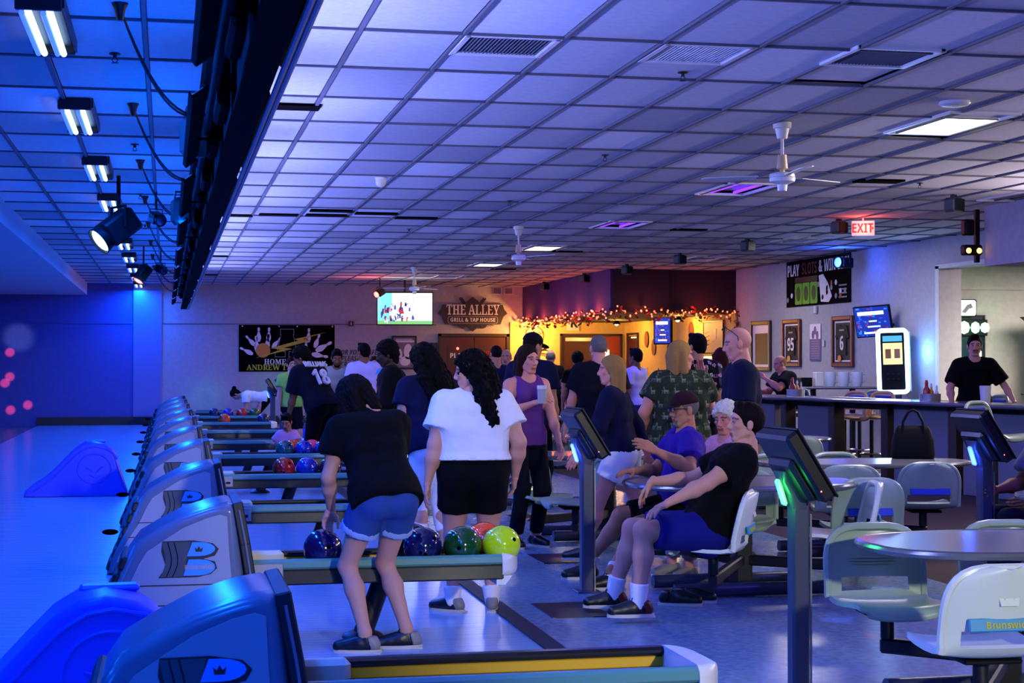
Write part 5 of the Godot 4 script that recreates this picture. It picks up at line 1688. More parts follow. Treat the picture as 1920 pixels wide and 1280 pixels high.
# ---------------------------------------------------------------- seating
func chair_shell(parent: Node3D, shell: Material, strip: Material, pad: Material, lettering: bool, base_h := 0.0) -> void:
	var prof := [[0.235, 0.372, 0.165], [0.24, 0.39, 0.195], [0.225, 0.41, 0.215], [0.17, 0.412, 0.23], [0.09, 0.402, 0.235], [0.0, 0.395, 0.235], [-0.08, 0.395, 0.235], [-0.14, 0.403, 0.235], [-0.175, 0.42, 0.235], [-0.195, 0.445, 0.235], [-0.205, 0.475, 0.235], [-0.212, 0.51, 0.235], [-0.22, 0.545, 0.235], [-0.228, 0.58, 0.234], [-0.236, 0.615, 0.231], [-0.244, 0.65, 0.224], [-0.251, 0.68, 0.212], [-0.257, 0.705, 0.195], [-0.262, 0.727, 0.168], [-0.266, 0.742, 0.13], [-0.268, 0.75, 0.08]]
	var nr := prof.size()
	var nc := 15
	var mid := []
	for k in nr:
		for j in nc:
			var t := (j - 7) / 7.0
			var up := 0.02 * absf(t) ** 3 if k < 8 else 0.0
			var fw := 0.045 * t * t * clampf((k - 6) / 4.0, 0, 1)
			mid.append(Vector3(prof[k][2] * t, prof[k][1] + up + base_h, prof[k][0] + fw))
	var p := PackedVector3Array()
	for side_ in [1.0, -1.0]:
		for k in nr:
			for j in nc:
				var du: Vector3 = mid[k * nc + mini(j + 1, nc - 1)] - mid[k * nc + maxi(j - 1, 0)]
				var dv: Vector3 = mid[mini(k + 1, nr - 1) * nc + j] - mid[maxi(k - 1, 0) * nc + j]
				p.append(mid[k * nc + j] + dv.cross(du).normalized() * 0.011 * side_)
	var keep := func(k: int, j: int) -> bool:
		return k >= 0 and j >= 0 and k < nr - 1 and j < nc - 1 and not (k in [9, 10] and j >= 2 and j < 12)
	var f := PackedInt32Array()
	var h := nr * nc
	for k in nr - 1:
		for j in nc - 1:
			if not keep.call(k, j):
				continue
			var a := k * nc + j
			f.append_array([a, a + 1, a + nc, a + 1, a + nc + 1, a + nc])
			f.append_array([a + h, a + nc + h, a + 1 + h, a + 1 + h, a + nc + h, a + nc + 1 + h])
			for e in [[k, j - 1, a + nc, a], [k, j + 1, a + 1, a + nc + 1], [k - 1, j, a, a + 1], [k + 1, j, a + nc + 1, a + nc]]:
				if not keep.call(e[0], e[1]):
					f.append_array([e[3], e[2], e[2] + h, e[3], e[2] + h, e[3] + h])
	var m := mb()
	m.add(p, f, 0.55)
	part("shell", m, shell, parent)
	# raised rim round the back
	var pts := []
	for k in range(8, nr):
		pts.append(mid[k * nc + nc - 1])
	for k in range(nr - 1, 7, -1):
		pts.append(mid[k * nc])
	var rm := mb()
	rm.tube(pts, 0.019, 8)
	part("rim", rm, shell, parent)
	var lip := mb()
	var lp := []
	for j in nc:
		lp.append(mid[j] + Vector3(0, 0.002, -0.004))
	lip.tube(lp, 0.014, 8)
	part("seat_lip", lip, shell, parent)
	var tilt := Basis(Vector3.RIGHT, 0.23)
	if strip:
		var sm := mb()
		sm.box(Vector3(0, 0.535 + base_h, -0.232) , Vector3(0.31, 0.052, 0.014), 0.004, tilt)
		var st := part("label_strip", sm, strip, parent)
		if lettering:
			text("lettering", "Brunswick", 0.036, mats.print_yellow, st, Transform3D(Basis(Vector3.UP, PI) * Basis(Vector3.RIGHT, -0.23), Vector3(0, 0.535 + base_h, -0.2405)), "Droid Sans", true, 0.002)
			var cr := mb()
			cr.extrude(PackedVector2Array([Vector2(-0.035, -0.022), Vector2(0.035, -0.022), Vector2(0.045, 0.025), Vector2(0.018, 0.0), Vector2(0.0, 0.035), Vector2(-0.018, 0.0), Vector2(-0.045, 0.025)]), 0.005, Transform3D(Basis(Vector3.UP, PI) * Basis(Vector3.RIGHT, -0.23), Vector3(0, 0.63 + base_h, -0.249)))
			part("crown", cr, shell, parent)
	if pad:
		var pm := mb()
		pm.box(Vector3(0, 0.66 + base_h, -0.22), Vector3(0.3, 0.085, 0.02), 0.009, tilt)
		part("back_pad", pm, pad, parent)
	for k in 3:
		var gm := mb()
		gm.box(Vector3(0, 0.575 + 0.014 * k + base_h, -0.204 - 0.003 * k), Vector3(0.3, 0.004, 0.006), 0.0, tilt)
		part("groove_line", gm, shell, parent)

func make_chair(label: String, shell: Material, strip: Material, pad: Material, lettering := false) -> Node3D:
	var o := thing("molded_chair", label, "chair")
	chair_shell(o, shell, strip, pad, lettering)
	var s := mb()
	s.box(Vector3(0, 0.372, 0), Vector3(0.24, 0.02, 0.24), 0.006)
	part("mount_plate", s, mats.black_plastic, o)
	var c := mb()
	c.cyl(Vector3(0, 0.365, 0), Vector3(0, 0.25, 0), 0.032, -1, 14)
	part("swivel_post", c, mats.dark_metal, o)
	return o

func make_stool(label: String, shell: Material, pad: Material) -> Node3D:
	var o := thing("bar_chair", label, "bar chair")
	chair_shell(o, shell, null, pad, false, 0.38)
	var c := mb()
	c.cyl(Vector3(0, 0.755, 0), Vector3(0, 0.03, 0), 0.028, -1, 14)
	c.lathe([Vector2(0, 0), Vector2(0.2, 0), Vector2(0.19, 0.02), Vector2(0.05, 0.045), Vector2(0, 0.045)], Transform3D(), 20)
	part("pedestal", c, mats.dark_metal, o)
	var r := mb()
	var pts := []
	for k in 17:
		pts.append(Vector3(0.15 * cos(TAU * k / 16.0), 0.3, 0.15 * sin(TAU * k / 16.0)))
	r.tube(pts, 0.01, 6)
	r.box(Vector3(0, 0.3, 0), Vector3(0.3, 0.012, 0.02))
	part("foot_ring", r, mats.steel, o)
	return o

# a table on a floor frame whose arms carry the swivel chairs; seats: [x, z] from the table's middle
func make_table(label: String, at: Vector3, turn: float, l: float, w: float, h: float, seats: Array) -> Node3D:
	var o := thing("oval_table", label, "table", at, turn)
	var outline := PackedVector2Array()
	for k in 40:
		var g := TAU * k / 40.0
		var c := cos(g)
		var s := sin(g)
		outline.append(Vector2(signf(c) * pow(absf(c), 0.75) * l / 2, signf(s) * pow(absf(s), 0.75) * w / 2))
	var q := Transform3D(Basis(Vector3.RIGHT, -PI / 2), Vector3(0, h - 0.03, 0))
	var m := mb()
	m.extrude(outline, 0.03, q)
	var top := part("tabletop", m, mats.laminate, o)
	var e := mb()
	var pts := []
	for p in outline:
		pts.append(Vector3(p.x, h - 0.016, -p.y))
	pts.append(pts[0])
	e.tube(pts, 0.019, 8)
	part("edge_band", e, mats.table_edge, top)
	var b := mb()
	b.box(Vector3(0, h / 2 - 0.02, 0), Vector3(0.12, h - 0.05, 0.12), 0.015)
	part("column", b, mats.dark_metal, o)
	var pl := mb()
	pl.box(Vector3(0, h - 0.045, 0), Vector3(0.5, 0.02, 0.3), 0.005)
	part("top_plate", pl, mats.black_plastic, o)
	for s in [-1.0, 1.0]:
		var fb := mb()
		fb.cyl(Vector3(-l * 0.36, 0.05, s * 0.24), Vector3(l * 0.36, 0.05, s * 0.24), 0.045, -1, 16)
		part("floor_tube", fb, mats.console_post, o)
	var cr := mb()
	cr.box(Vector3(0, 0.05, 0), Vector3(0.1, 0.06, 0.5), 0.01)
	part("floor_beam", cr, mats.dark_metal, o)
	for s in seats:
		var a := mb()
		var from := Vector3(0, 0.215, 0)
		var to := Vector3(s[0], 0.215, s[1])
		var d := (to - from)
		a.box((from + to) / 2, Vector3(d.length() + 0.06, 0.07, 0.055), 0.01, Basis(Vector3.UP, atan2(-d.z, d.x)))
		part("chair_arm", a, mats.dark_metal, o)
	return o

var tables := {}

func head_turn(deg: float) -> float:   # 0 faces away from the camera, 90 to the right
	return PI - deg_to_rad(deg)

func build_seating() -> void:
	# [name, x, d, length, width, label]
	var tl := [["t1", 3.68, 6.72, 1.28, 0.92, "nearest pale oval table at the right frame edge"], ["t2", 3.78, 10.42, 1.52, 1.0, "oval table between the two seated men"], ["t3", 5.5, 12.3, 1.75, 0.8, "long table carrying the black handbag"], ["t4", 3.78, 13.85, 1.5, 0.9, "oval table behind the blue-lit score console"], ["t5", 3.8, 17.3, 1.5, 0.9, "oval table behind the woman in the white shirt"], ["t6", 3.8, 20.7, 1.5, 0.9, "oval table beside the woman in the purple top"], ["t7", 6.4, 16.4, 1.0, 0.8, "small table just behind the standing bald man"], ["t8", 5.3, 23.0, 1.4, 0.9, "wooden-toned table before the shaven-headed man"], ["t9", 3.6, 24.2, 1.5, 0.9, "oval table far back near the red door"], ["t10", 5.6, 8.9, 1.1, 0.9, "table at the right frame edge before the seated person"]]
	# chairs: [table, x, d, heading, kind, label]
	var cl := [
		["t1", 3.3, 7.12, 186, "grey", "open-backed grey chair facing the camera behind the nearest table"],
		["t1", 3.16, 5.96, 3, "letter", "nearest pale chair seen from behind, with a teal strip"],
		["t1", 4.0, 7.12, 185, "grey", "grey chair hidden behind the far edge of the nearest table"],
		["t2", 3.25, 9.46, 298, "white", "white chair under the seated man in black"],
		["t2", 4.30, 9.98, 285, "white", "white chair seen from the side right of the green-lit console"],
		["t2", 3.55, 11.05, 265, "grey", "grey chair under the man in the purple shirt"],
		["t2", 3.98, 10.95, 200, "grey", "grey chair behind the green-lit score console"],
		["t3", 4.63, 10.42, 6, "dark", "grey chair seen from behind with a dark blue strip, right of the white chair"],
		["t3", 5.08, 11.72, 12, "dark", "grey chair back pushed in at the left end of the handbag table"],
		["t3", 5.83, 11.92, 12, "dark", "grey chair back with a blue strip before the handbag table"],
		["t3", 5.62, 12.95, 180, "pad", "grey chair with a blue pad facing the camera behind the handbag table"],
		["t3", 4.98, 12.8, 185, "grey", "grey chair back at the far left of the handbag table"],
		["t4", 3.04, 13.35, 160, "grey", "open grey chair facing the camera right of the woman in white"],
		["t4", 3.22, 12.75, 272, "grey", "grey chair seen from the side just left of the blue-lit console"],
		["t4", 4.3, 14.6, 180, "grey", "grey chair behind the walking blond woman"],
		["t5", 4.12, 17.75, 0, "grey", "rounded grey chair back behind the blue-lit console"],
		["t5", 3.5, 16.5, 180, "pad", "chair with a blue-lit pad right of the woman in white"],
		["t5", 3.15, 17.4, 90, "pad", "second chair with a blue-lit pad right of the woman in white"],
		["t6", 3.2, 20.3, 80, "grey", "grey chair behind the far blue-lit console"],
		["t6", 3.3, 21.3, 120, "grey", "grey chair between the two women at the far tables"],
		["t7", 6.5, 16.25, 8, "grey", "grey chair back right of the standing bald man, the larger of two"],
		["t7", 6.14, 15.95, 12, "grey", "grey chair back right of the standing bald man, the smaller of two"],
		["t8", 4.9, 22.2, 0, "pad", "chair with a blue pad at the wooden-toned table"],
		["t8", 5.6, 22.2, 0, "pad", "second chair with a blue pad at the wooden-toned table"],
		["t9", 3.2, 23.6, 40, "grey", "grey chair at the table near the red door"],
		["t10", 5.65, 9.72, 275, "grey", "grey chair under the person at the right frame edge"]]
	var seats := {}
	for c in cl:
		if not seats.has(c[0]):
			seats[c[0]] = []
		seats[c[0]].append(c)
	for t in tl:
		var s := []
		for c in seats.get(t[0], []):
			s.append([c[1] - t[1], t[2] - c[2]])
		make_table(t[5], P(t[1], 0, t[2]), 0.0, t[3], t[4], 0.74, s)
	var proto := {}
	for c in cl:
		var k: String = c[4]
		var o: Node3D
		if not proto.has(k):
			match k:
				"grey": o = make_chair(c[5], mats.chair_grey, null, null)
				"dark": o = make_chair(c[5], mats.chair_grey, mats.chair_pad, null)
				"letter": o = make_chair(c[5], mats.chair_white, mats.chair_strip, null, true)
				"white": o = make_chair(c[5], mats.chair_white, mats.chair_strip, null, true)
				_: o = make_chair(c[5], mats.chair_grey, null, mats.chair_pad)
			proto[k] = o
			o.position = P(c[1], 0, c[2])
			o.rotation.y = head_turn(c[3])
		else:
			o = copy(proto[k], c[5], P(c[1], 0, c[2]), head_turn(c[3]))
	# long high counter
	var lt := thing("high_counter", "long high counter with a rounded pale top behind the tables", "counter", P(8.75, 0, 18.9), 0.19)
	var outline := PackedVector2Array()
	for q in round_poly(0.74, 6.6, 0.3, 6):
		outline.append(q)
	var m := mb()
	m.extrude(outline, 0.035, Transform3D(Basis(Vector3.RIGHT, -PI / 2), Vector3(0, 1.035, 0)))
	part("worktop", m, mats.laminate, lt)
	var e := mb()
	var pts := []
	for q in outline:
		pts.append(Vector3(q.x, 1.052, -q.y))
	pts.append(pts[0])
	e.tube(pts, 0.022, 8)
	part("edge_band", e, mats.table_edge, lt)
	for z in [[-2.75, 0.5], [-1.55, 0.75], [0.75, 1.05], [2.1, 1.1]]:
		var pm := mb()
		pm.box(Vector3(0, 0.52, z[0]), Vector3(0.1, 1.03, z[1]), 0.008)
		part("panel", pm, mat("panel_grey", Color(0.4, 0.41, 0.46), 0.6), lt)
	for z in [-3.05, -2.2, -1.05, 0.1, 1.42, 2.8]:
		var pm := mb()
		pm.box(Vector3(-0.02, 0.51, z), Vector3(0.17, 1.02, 0.14), 0.01)
		part("support", pm, mats.wood_dark, lt)
	var rail := mb()
	rail.box(Vector3(0.05, 0.98, 0), Vector3(0.2, 0.07, 6.0), 0.01)
	part("under_rail", rail, mats.dark_metal, lt)
	var st := make_stool("tan bar chair seen under the high counter, left of two", mats.chair_tan, mats.chair_pad)
	st.position = P(8.98, 0, 20.7)
	st.rotation.y = head_turn(250)
	copy(st, "tan bar chair seen under the high counter, right of two", P(9.33, 0, 20.6), head_turn(250))
	var st2 := make_stool("pale bar chair with a big blue pad at the right frame edge", mats.chair_grey, mats.chair_pad)
	st2.position = P(8.15, 0, 15.05)
	st2.rotation.y = head_turn(150)
	copy(st2, "pale bar chair behind the high counter at the older seated man", P(9.05, 0, 22.9), head_turn(250))
	copy(st2, "pale bar chair back in front of the small high table", P(9.6, 0, 21.6), head_turn(270))
	copy(st2, "pale bar chair back left of the glowing kiosk", P(9.6, 0, 19.9), head_turn(270))
	copy(st2, "pale bar chair at the moustached man's right hand", P(9.75, 0, 18.3), head_turn(270))
	copy(st2, "dim bar chair standing at the bar front under the yellow wall", P(8.45, 0, 35.5), head_turn(90))
	copy(st2, "dim bar chair farther along the bar front", P(8.45, 0, 37.3), head_turn(90))
	# round high table with pitchers by the wall
	var ht := thing("high_table", "high table by the side wall carrying clear pitchers", "table", P(10.9, 0, 25.6))
	var hm := mb()
	hm.box(Vector3(0, 1.11, 0), Vector3(1.35, 0.04, 0.9), 0.018)
	part("tabletop", hm, mats.laminate, ht)
	for s in [-0.35, 0.35]:
		var hc := mb()
		hc.cyl(Vector3(s, 0.02, 0), Vector3(s, 1.09, 0), 0.05)
		hc.lathe([Vector2(0, 0), Vector2(0.25, 0), Vector2(0.22, 0.03), Vector2(0, 0.04)], T(Vector3(s, 0, 0)), 20)
		part("column", hc, mats.dark_metal, ht)
	# score consoles
	var c1 := make_console("score console with the green-lit neck, nearest", "green")
	c1.position = P(2.9, 0, 7.22)
	var c2 := make_console("score console with the blue-lit neck beside the purple-shirted man", "blue")
	c2.position = P(2.76, 0, 10.62)
	copy(c2, "blue-lit score console at the right frame edge", P(5.2, 0, 9.75), 0.0)
	copy(c2, "blue-lit score console between the bending woman and the woman in white", P(2.72, 0, 17.5), 0.0)
	copy(c2, "score console hidden behind the woman in the white shirt", P(2.78, 0, 14.05), 0.0)
	copy(c2, "far dark score console left of the person in green, left of two", P(1.93, 0, 30.6), 0.0)
	copy(c2, "far dark score console left of the person in green, right of two", P(2.14, 0, 31.2), 0.0)

func make_console(label: String, led: String) -> Node3D:
	var o := thing("score_console", label, "score console")
	var p := mb()
	p.box(Vector3(0, 0.44, 0), Vector3(0.085, 0.88, 0.085), 0.012)
	p.box(Vector3(0, 0.006, 0), Vector3(0.16, 0.012, 0.16), 0.004)
	part("post", p, mats.console_post, o)
	var tr := mb()
	tr.box(Vector3(0.044, 0.42, 0.044), Vector3(0.008, 0.82, 0.008))
	part("edge_trim", tr, mats.steel, o)
	var n := mb()
	var rings := []
	for q in [[0.85, 0.0, 0.085, 0.085], [0.92, -0.01, 0.1, 0.09], [0.98, -0.03, 0.13, 0.1], [1.03, -0.045, 0.12, 0.14]]:
		var ring := PackedVector3Array()
		for r in round_poly(q[2], q[3], 0.02, 3):
			ring.append(Vector3(q[1] + r.x, q[0], r.y))
		rings.append(ring)
	n.loft(rings)
	part("neck", n, mats.console_post, o)
	# the screen leans back and faces the seats on +x
	var t := Basis(Vector3.BACK, 0.56)
	var c := Vector3(-0.02, 1.06, 0)
	var s := mb()
	s.box(c, Vector3(0.075, 0.36, 0.42), 0.015, t)
	s.box(c + t * Vector3(-0.045, -0.05, 0), Vector3(0.05, 0.22, 0.3), 0.02, t)
	part("monitor", s, mats.console_shell, o)
	var bz := mb()
	bz.box(c + t * Vector3(0.036, 0, 0), Vector3(0.014, 0.372, 0.432), 0.005, t)
	part("bezel", bz, mats.black_plastic, o)
	var sc := mb()
	sc.box(c + t * Vector3(0.0425, 0, 0), Vector3(0.004, 0.3, 0.37), 0.0, t)
	part("screen", sc, glow("console_screen", Color(0.05, 0.12, 0.4), 0.5, Color(0.05, 0.05, 0.1)), o)
	var l := mb()
	l.box(Vector3(-0.085, 0.93, 0.0), Vector3(0.02, 0.13, 0.05), 0.009, Basis(Vector3.BACK, 0.3))
	part("neck_light", l, mats["led_" + led], o)
	omni("neck_lamp", Vector3(-0.14, 0.9, 0.05), Color(0.03, 0.1, 1.0) if led == "blue" else Color(0.03, 1.0, 0.1), 0.03, 0.03)
	var lamp := get_child(get_child_count() - 1)
	lamp.reparent(o, false)
	var d := mb()
	d.ball(c + t * Vector3(-0.02, -0.12, 0.212), Vector3(0.004, 0.004, 0.003), 6)
	part("power_light", d, mats.led_red, o)
	return o

func build_table_things() -> void:
	# handbag
	var hb := thing("handbag", "black leather handbag standing on the long table", "handbag", P(6.05, 0.742, 12.55), -0.45)
	var rings := []
	for q in [[0.0, 0.34, 0.17], [0.03, 0.36, 0.18], [0.15, 0.34, 0.15], [0.24, 0.28, 0.09], [0.27, 0.24, 0.05]]:
		var r := PackedVector3Array()
		for p in round_poly(q[1], q[2], q[2] * 0.4, 4):
			r.append(Vector3(p.x, q[0], p.y))
		rings.append(r)
	var m := mb()
	m.loft(rings, 0.5)
	part("bag", m, mats.leather_black, hb)
	for s in [-0.05, 0.05]:
		var t := mb()
		t.tube([Vector3(-0.09, 0.2, s), Vector3(-0.08, 0.3, s * 0.8), Vector3(-0.04, 0.38, s * 0.5), Vector3(0, 0.4, s * 0.4), Vector3(0.04, 0.38, s * 0.5), Vector3(0.08, 0.3, s * 0.8), Vector3(0.09, 0.2, s)], 0.011, 8)
		part("strap", t, mats.leather_black, hb)
	var z := mb()
	z.tube([Vector3(0.16, 0.04, 0.05), Vector3(0.15, 0.14, 0.05), Vector3(0.11, 0.24, 0.03)], 0.005, 5)
	part("zip", z, mats.steel, hb)
	# condiment caddies on the high counter
	for k in 2:
		var at := [P(8.52, 1.072, 21.3), P(8.9, 1.072, 18.0)][k] as Vector3
		var c := thing("condiment_caddy", ["steel caddy of sauces at the far end of the high counter", "steel caddy of sauces before the moustached man"][k], "caddy", at)
		var cm := mb()
		cm.lathe([Vector2(0, 0), Vector2(0.125, 0), Vector2(0.125, 0.09), Vector2(0.12, 0.09), Vector2(0.12, 0.008), Vector2(0, 0.008)], Transform3D(), 24)
		part("tray", cm, mats.steel, c)
		var n := 0
		for q in [[-0.06, 0.03, "ketchup", 0.045, 0.2], [0.04, -0.05, "mustard", 0.03, 0.16], [0.06, 0.05, "print_white", 0.025, 0.14]]:
			var b := thing("sauce_bottle", [["red ketchup bottle in the far caddy", "yellow mustard bottle in the far caddy", "white shaker in the far caddy"], ["red ketchup bottle before the moustached man", "yellow mustard bottle before the moustached man", "white shaker before the moustached man"]][k][n], "bottle", at + Vector3(q[0], 0.009, q[1]))
			var bm := mb()
			bm.lathe([Vector2(0, 0), Vector2(q[3], 0), Vector2(q[3], q[4] * 0.65), Vector2(q[3] * 0.5, q[4] * 0.8), Vector2(q[3] * 0.4, q[4]), Vector2(0, q[4])], Transform3D(), 14)
			part("bottle", bm, mats[q[2]], b)
			var cap := mb()
			cap.lathe([Vector2(0, q[4]), Vector2(q[3] * 0.55, q[4]), Vector2(q[3] * 0.3, q[4] + 0.04), Vector2(0, q[4] + 0.045)], Transform3D(), 12)
			part("cap", cap, mats.print_red if n == 0 else mats.print_white, b)
			n += 1
	var cup := glass_of("tall frosted cup on the high counter at the moustached man's hand", 0.2, 0.05, 0.065)
	cup.position = P(8.95, 1.073, 16.75)
	(cup.get_child(0) as MeshInstance3D).material_override = mat("frosted_cup", Color(0.75, 0.78, 0.8), 0.4)
	# pitchers
	for k in 3:
		var p := thing("pitcher", ["clear plastic pitcher on the wall table, left of three", "clear plastic pitcher on the wall table, middle of three", "clear plastic pitcher on the wall table, right of three"][k], "pitcher", P(10.85 + 0.24 * k, 1.131, 25.6))
		var pm := mb()
		pm.lathe([Vector2(0, 0), Vector2(0.075, 0), Vector2(0.1, 0.1), Vector2(0.095, 0.24), Vector2(0.09, 0.24), Vector2(0.093, 0.1), Vector2(0.07, 0.008), Vector2(0, 0.008)], Transform3D(), 18)
		part("body", pm, mat("pitcher_plastic", Color(0.75, 0.8, 0.9), 0.25), p)
		var hm := mb()
		hm.tube([Vector3(0.09, 0.2, 0), Vector3(0.15, 0.19, 0), Vector3(0.15, 0.08, 0), Vector3(0.095, 0.06, 0)], 0.01, 6)
		part("handle", hm, mats.pitcher_plastic, p)
	var nb := mb()
	nb.box(Vector3(0, 0.075, 0), Vector3(0.2, 0.15, 0.2), 0.01)
	single("napkin_box", nb, mats.black_plastic, "black napkin box beside the clear pitchers", "napkin box", P(10.4, 1.131, 25.6))
	var nb2 := mb()
	nb2.box(Vector3(0, 0.12, 0), Vector3(0.14, 0.24, 0.14), 0.01)
	single("dispenser", nb2, mats.print_white, "white dispenser between the napkin box and the pitchers", "dispenser", P(10.62, 1.131, 25.55))
	# shoe baskets, cups and a phone on far tables
	for q in [[3.35, 17.2, "small cup on the table right of the woman in white"], [4.0, 13.7, "small cup on the table behind the blue-lit console"], [5.1, 22.9, "small cup on the wooden-toned table"], [5.55, 23.1, "second small cup on the wooden-toned table"]]:
		var gl := glass_of(q[2], 0.12, 0.03, 0.038, 0.6)
		gl.position = P(q[0], 0.742, q[1])
	var bag := mb()
	bag.ball(Vector3(0, 0.05, 0), Vector3(0.13, 0.05, 0.09), 14)
	single("folded_jacket", bag, mats.cloth_grey, "grey folded jacket on the table right of the woman in white", "jacket", P(3.55, 0.742, 17.35))
	var shoes := thing("spare_shoes", "dark shoes on the floor under the seated man's chair", "shoes", P(3.2, 0, 9.95), 1.2)
	for s in [-0.07, 0.07]:
		var sh := put_mesh("shoe", shoe_parts[0], mats.shoe_black, shoes)
		sh.position = Vector3(s, 0.086, s * 0.6)
		put_mesh("heel_counter", shoe_parts[1], mats.shoe_black, sh)
		put_mesh("sole", shoe_parts[2], mats.shoe_sole, sh)

# ---------------------------------------------------------------- overhead monitors
func build_monitor_bank() -> void:
	var proto := thing("overhead_monitor", "", "monitor")
	var m := mb()
	m.box(Vector3(0, 0.36, 0), Vector3(0.07, 0.66, 1.12), 0.015)
	m.box(Vector3(-0.06, 0.36, 0), Vector3(0.07, 0.4, 0.7), 0.02)
	part("casing", m, mats.monitor_black, proto)
	var s := mb()
	s.box(Vector3(0.0375, 0.36, 0), Vector3(0.004, 0.58, 1.02))
	part("screen", s, glow("lane_screen", Color(0.5, 0.6, 0.8), 0.35, Color(0.05, 0.05, 0.08)), proto)
	for z in [-0.35, 0.35]:
		var r := mb()
		r.box(Vector3(-0.06, 0.6, z), Vector3(0.05, 0.5, 0.05), 0.006)
		part("hanger", r, mats.monitor_black, proto)
	var v := mb()
	for k in 5:
		v.box(Vector3(-0.097, 0.28 + 0.04 * k, 0), Vector3(0.006, 0.012, 0.5))
	part("vent", v, mats.dark_metal, proto)
	var words := ["nearest", "second", "third", "fourth", "fifth", "sixth", "seventh", "eighth", "ninth", "tenth", "eleventh", "twelfth", "thirteenth", "fourteenth", "fifteenth", "sixteenth", "farthest"]
	for k in 17:
		var lbl := "%s black overhead monitor of the row hung above the ball returns" % words[k]
		var o: Node3D = proto if k == 0 else copy(proto, lbl, Vector3.ZERO)
		o.set_meta("label", lbl)
		o.set_meta("group", "overhead monitors above the ball returns")
		o.position = P(0.33, 2.62 + (0.03 if k % 2 else 0.0), 4.9 + PAIR * 0.5 * k)
	var rl := thing("monitor_rail", "long dark rail with pale conduits carrying the overhead monitors", "rail", P(0.33, 0, 18.5))
	var a := mb()
	a.box(Vector3(-0.1, 3.2, 0), Vector3(0.06, 0.16, 29.5), 0.006)
	a.box(Vector3(-0.1, 2.9, 0), Vector3(0.04, 0.07, 29.5), 0.006)
	a.box(Vector3(0.0, 2.605, 0), Vector3(0.12, 0.03, 29.5), 0.005)
	a.box(Vector3(0.0, 2.95, 0), Vector3(0.012, 0.72, 29.5))  # added fascia that stops light leaking between the monitors
	part("beam", a, mats.monitor_black, rl)
	for k in 9:   # added strips that wash the ceiling, in troughs hiding them from below
		var z := 18.5 - (5.2 + PAIR * k)
		for q in [[0.105, 2.755, -1.35, "added_strip_lavender"], [-0.19, 2.73, 0.64, "added_strip_blue"]]:
			var tb := Basis(Vector3.BACK, q[2])
			var tr := mb()
			tr.box(Vector3(q[0], q[1], z), Vector3(0.08, 0.014, 2.66), 0.003, tb)
			for sg in [-0.04, 0.04]:
				tr.box(Vector3(q[0], q[1], z) + tb * Vector3(sg, 0.01, 0), Vector3(0.006, 0.03, 2.66), 0.0, tb)
			tr.box(Vector3(q[0] * 0.6, q[1] - 0.03, z), Vector3(absf(q[0]) * 0.7, 0.012, 0.03))
			var trough := part("added_trough", tr, mats.monitor_black, rl)
			var ls := mb()
			ls.box(Vector3(q[0], q[1], z) + tb * Vector3(0, 0.009, 0), Vector3(0.05, 0.004, 2.6), 0.0, tb)
			part("added_strip_lamp", ls, mats[q[3]], trough)
	for q in [[0.078, 2.588], [0.105, 2.596]]:
		var c := mb()
		c.cyl(Vector3(q[0], q[1], -14.7), Vector3(q[0], q[1], 14.7), 0.012, -1, 8)
		part("conduit", c, mats.galvanised, rl)
	for k in 9:
		var d := mb()
		d.cyl(Vector3(-0.1, 3.2, -14 + 3.5 * k), Vector3(-0.1, CEIL - 0.005, -14 + 3.5 * k), 0.012, -1, 8)
		part("drop_rod", d, mats.steel, rl)
	# small speakers and boxes hung behind the row
	for q in [[0.16, 2.86, 9.75, "grey rounded speaker hung on the near stretch of the monitor row"], [0.12, 2.86, 14.6, "grey rounded speaker hung on the middle stretch of the monitor row"]]:
		var sp := thing("row_speaker", q[3], "speaker", P(q[0], q[1], q[2]), 0.3)
		var sm := mb()
		sm.box(Vector3.ZERO, Vector3(0.16, 0.24, 0.16), 0.035)
		part("cabinet", sm, mats.speaker_grey, sp)
		var br := mb()
		br.tube([Vector3(-0.06, 0.1, 0), Vector3(-0.05, 0.17, 0), Vector3(0.06, 0.17, 0)], 0.01, 6)
		part("bracket", br, mats.dark_metal, sp)
	# cables slung from the ceiling to the row
	for k in 8:
		var d := 8.98 + 3.47 * k
		var c := thing("slung_cable", ["nearest pair of black cables slung to the monitor row", "second pair of black cables slung to the monitor row", "third pair of black cables slung to the monitor row", "fourth pair of black cables slung to the monitor row", "fifth pair of black cables, behind the tilted spotlight", "sixth pair of black cables slung to the monitor row", "seventh pair of black cables slung to the monitor row", "farthest pair of black cables slung to the monitor row"][k], "cable", P(-0.25, CEIL, d))
		for side_k in 2:
			var pts := []
			for j in 13:
				var t := j / 12.0
				pts.append(Vector3(0.46 * t, -0.02 - 0.42 * t - (0.3 + 0.035 * side_k) * 4.0 * t * (1.0 - t) * 0.6, -0.9 * t))
			var m2 := mb()
			m2.tube(pts, 0.0065, 6)
			part("cord", m2, mats.wire, c)
		var bx := mb()
		bx.lathe([Vector2(0, 0.0), Vector2(0.045, 0.0), Vector2(0.03, -0.03), Vector2(0.018, -0.09), Vector2(0, -0.09)], Transform3D(), 12)
		part("ceiling_outlet", bx, mats.dark_metal, c)
	# stage lamps over the approach
	stage_lamp(P(-0.49, 2.93, 17.3), Vector3(-0.72, -0.6, 0.35), 0.3, "kiosk_ring", "large tilted black spotlight with a pale lit lens over the approach")
	stage_lamp(P(-0.12, 3.16, 18.8), Vector3(0.4, -0.3, 0.8), 0.14, "kiosk_body", "small dark spotlight right of the large tilted one")
	stage_lamp(P(-0.38, 3.02, 27.8), Vector3(-0.5, -0.8, 0.3), 0.2, "led_red", "far black spotlight with a red glow over the approach")
	stage_lamp(P(-0.1, 3.1, 28.0), Vector3(0.4, -0.3, 0.8), 0.14, "kiosk_body", "far small dark spotlight beside the monitor row")
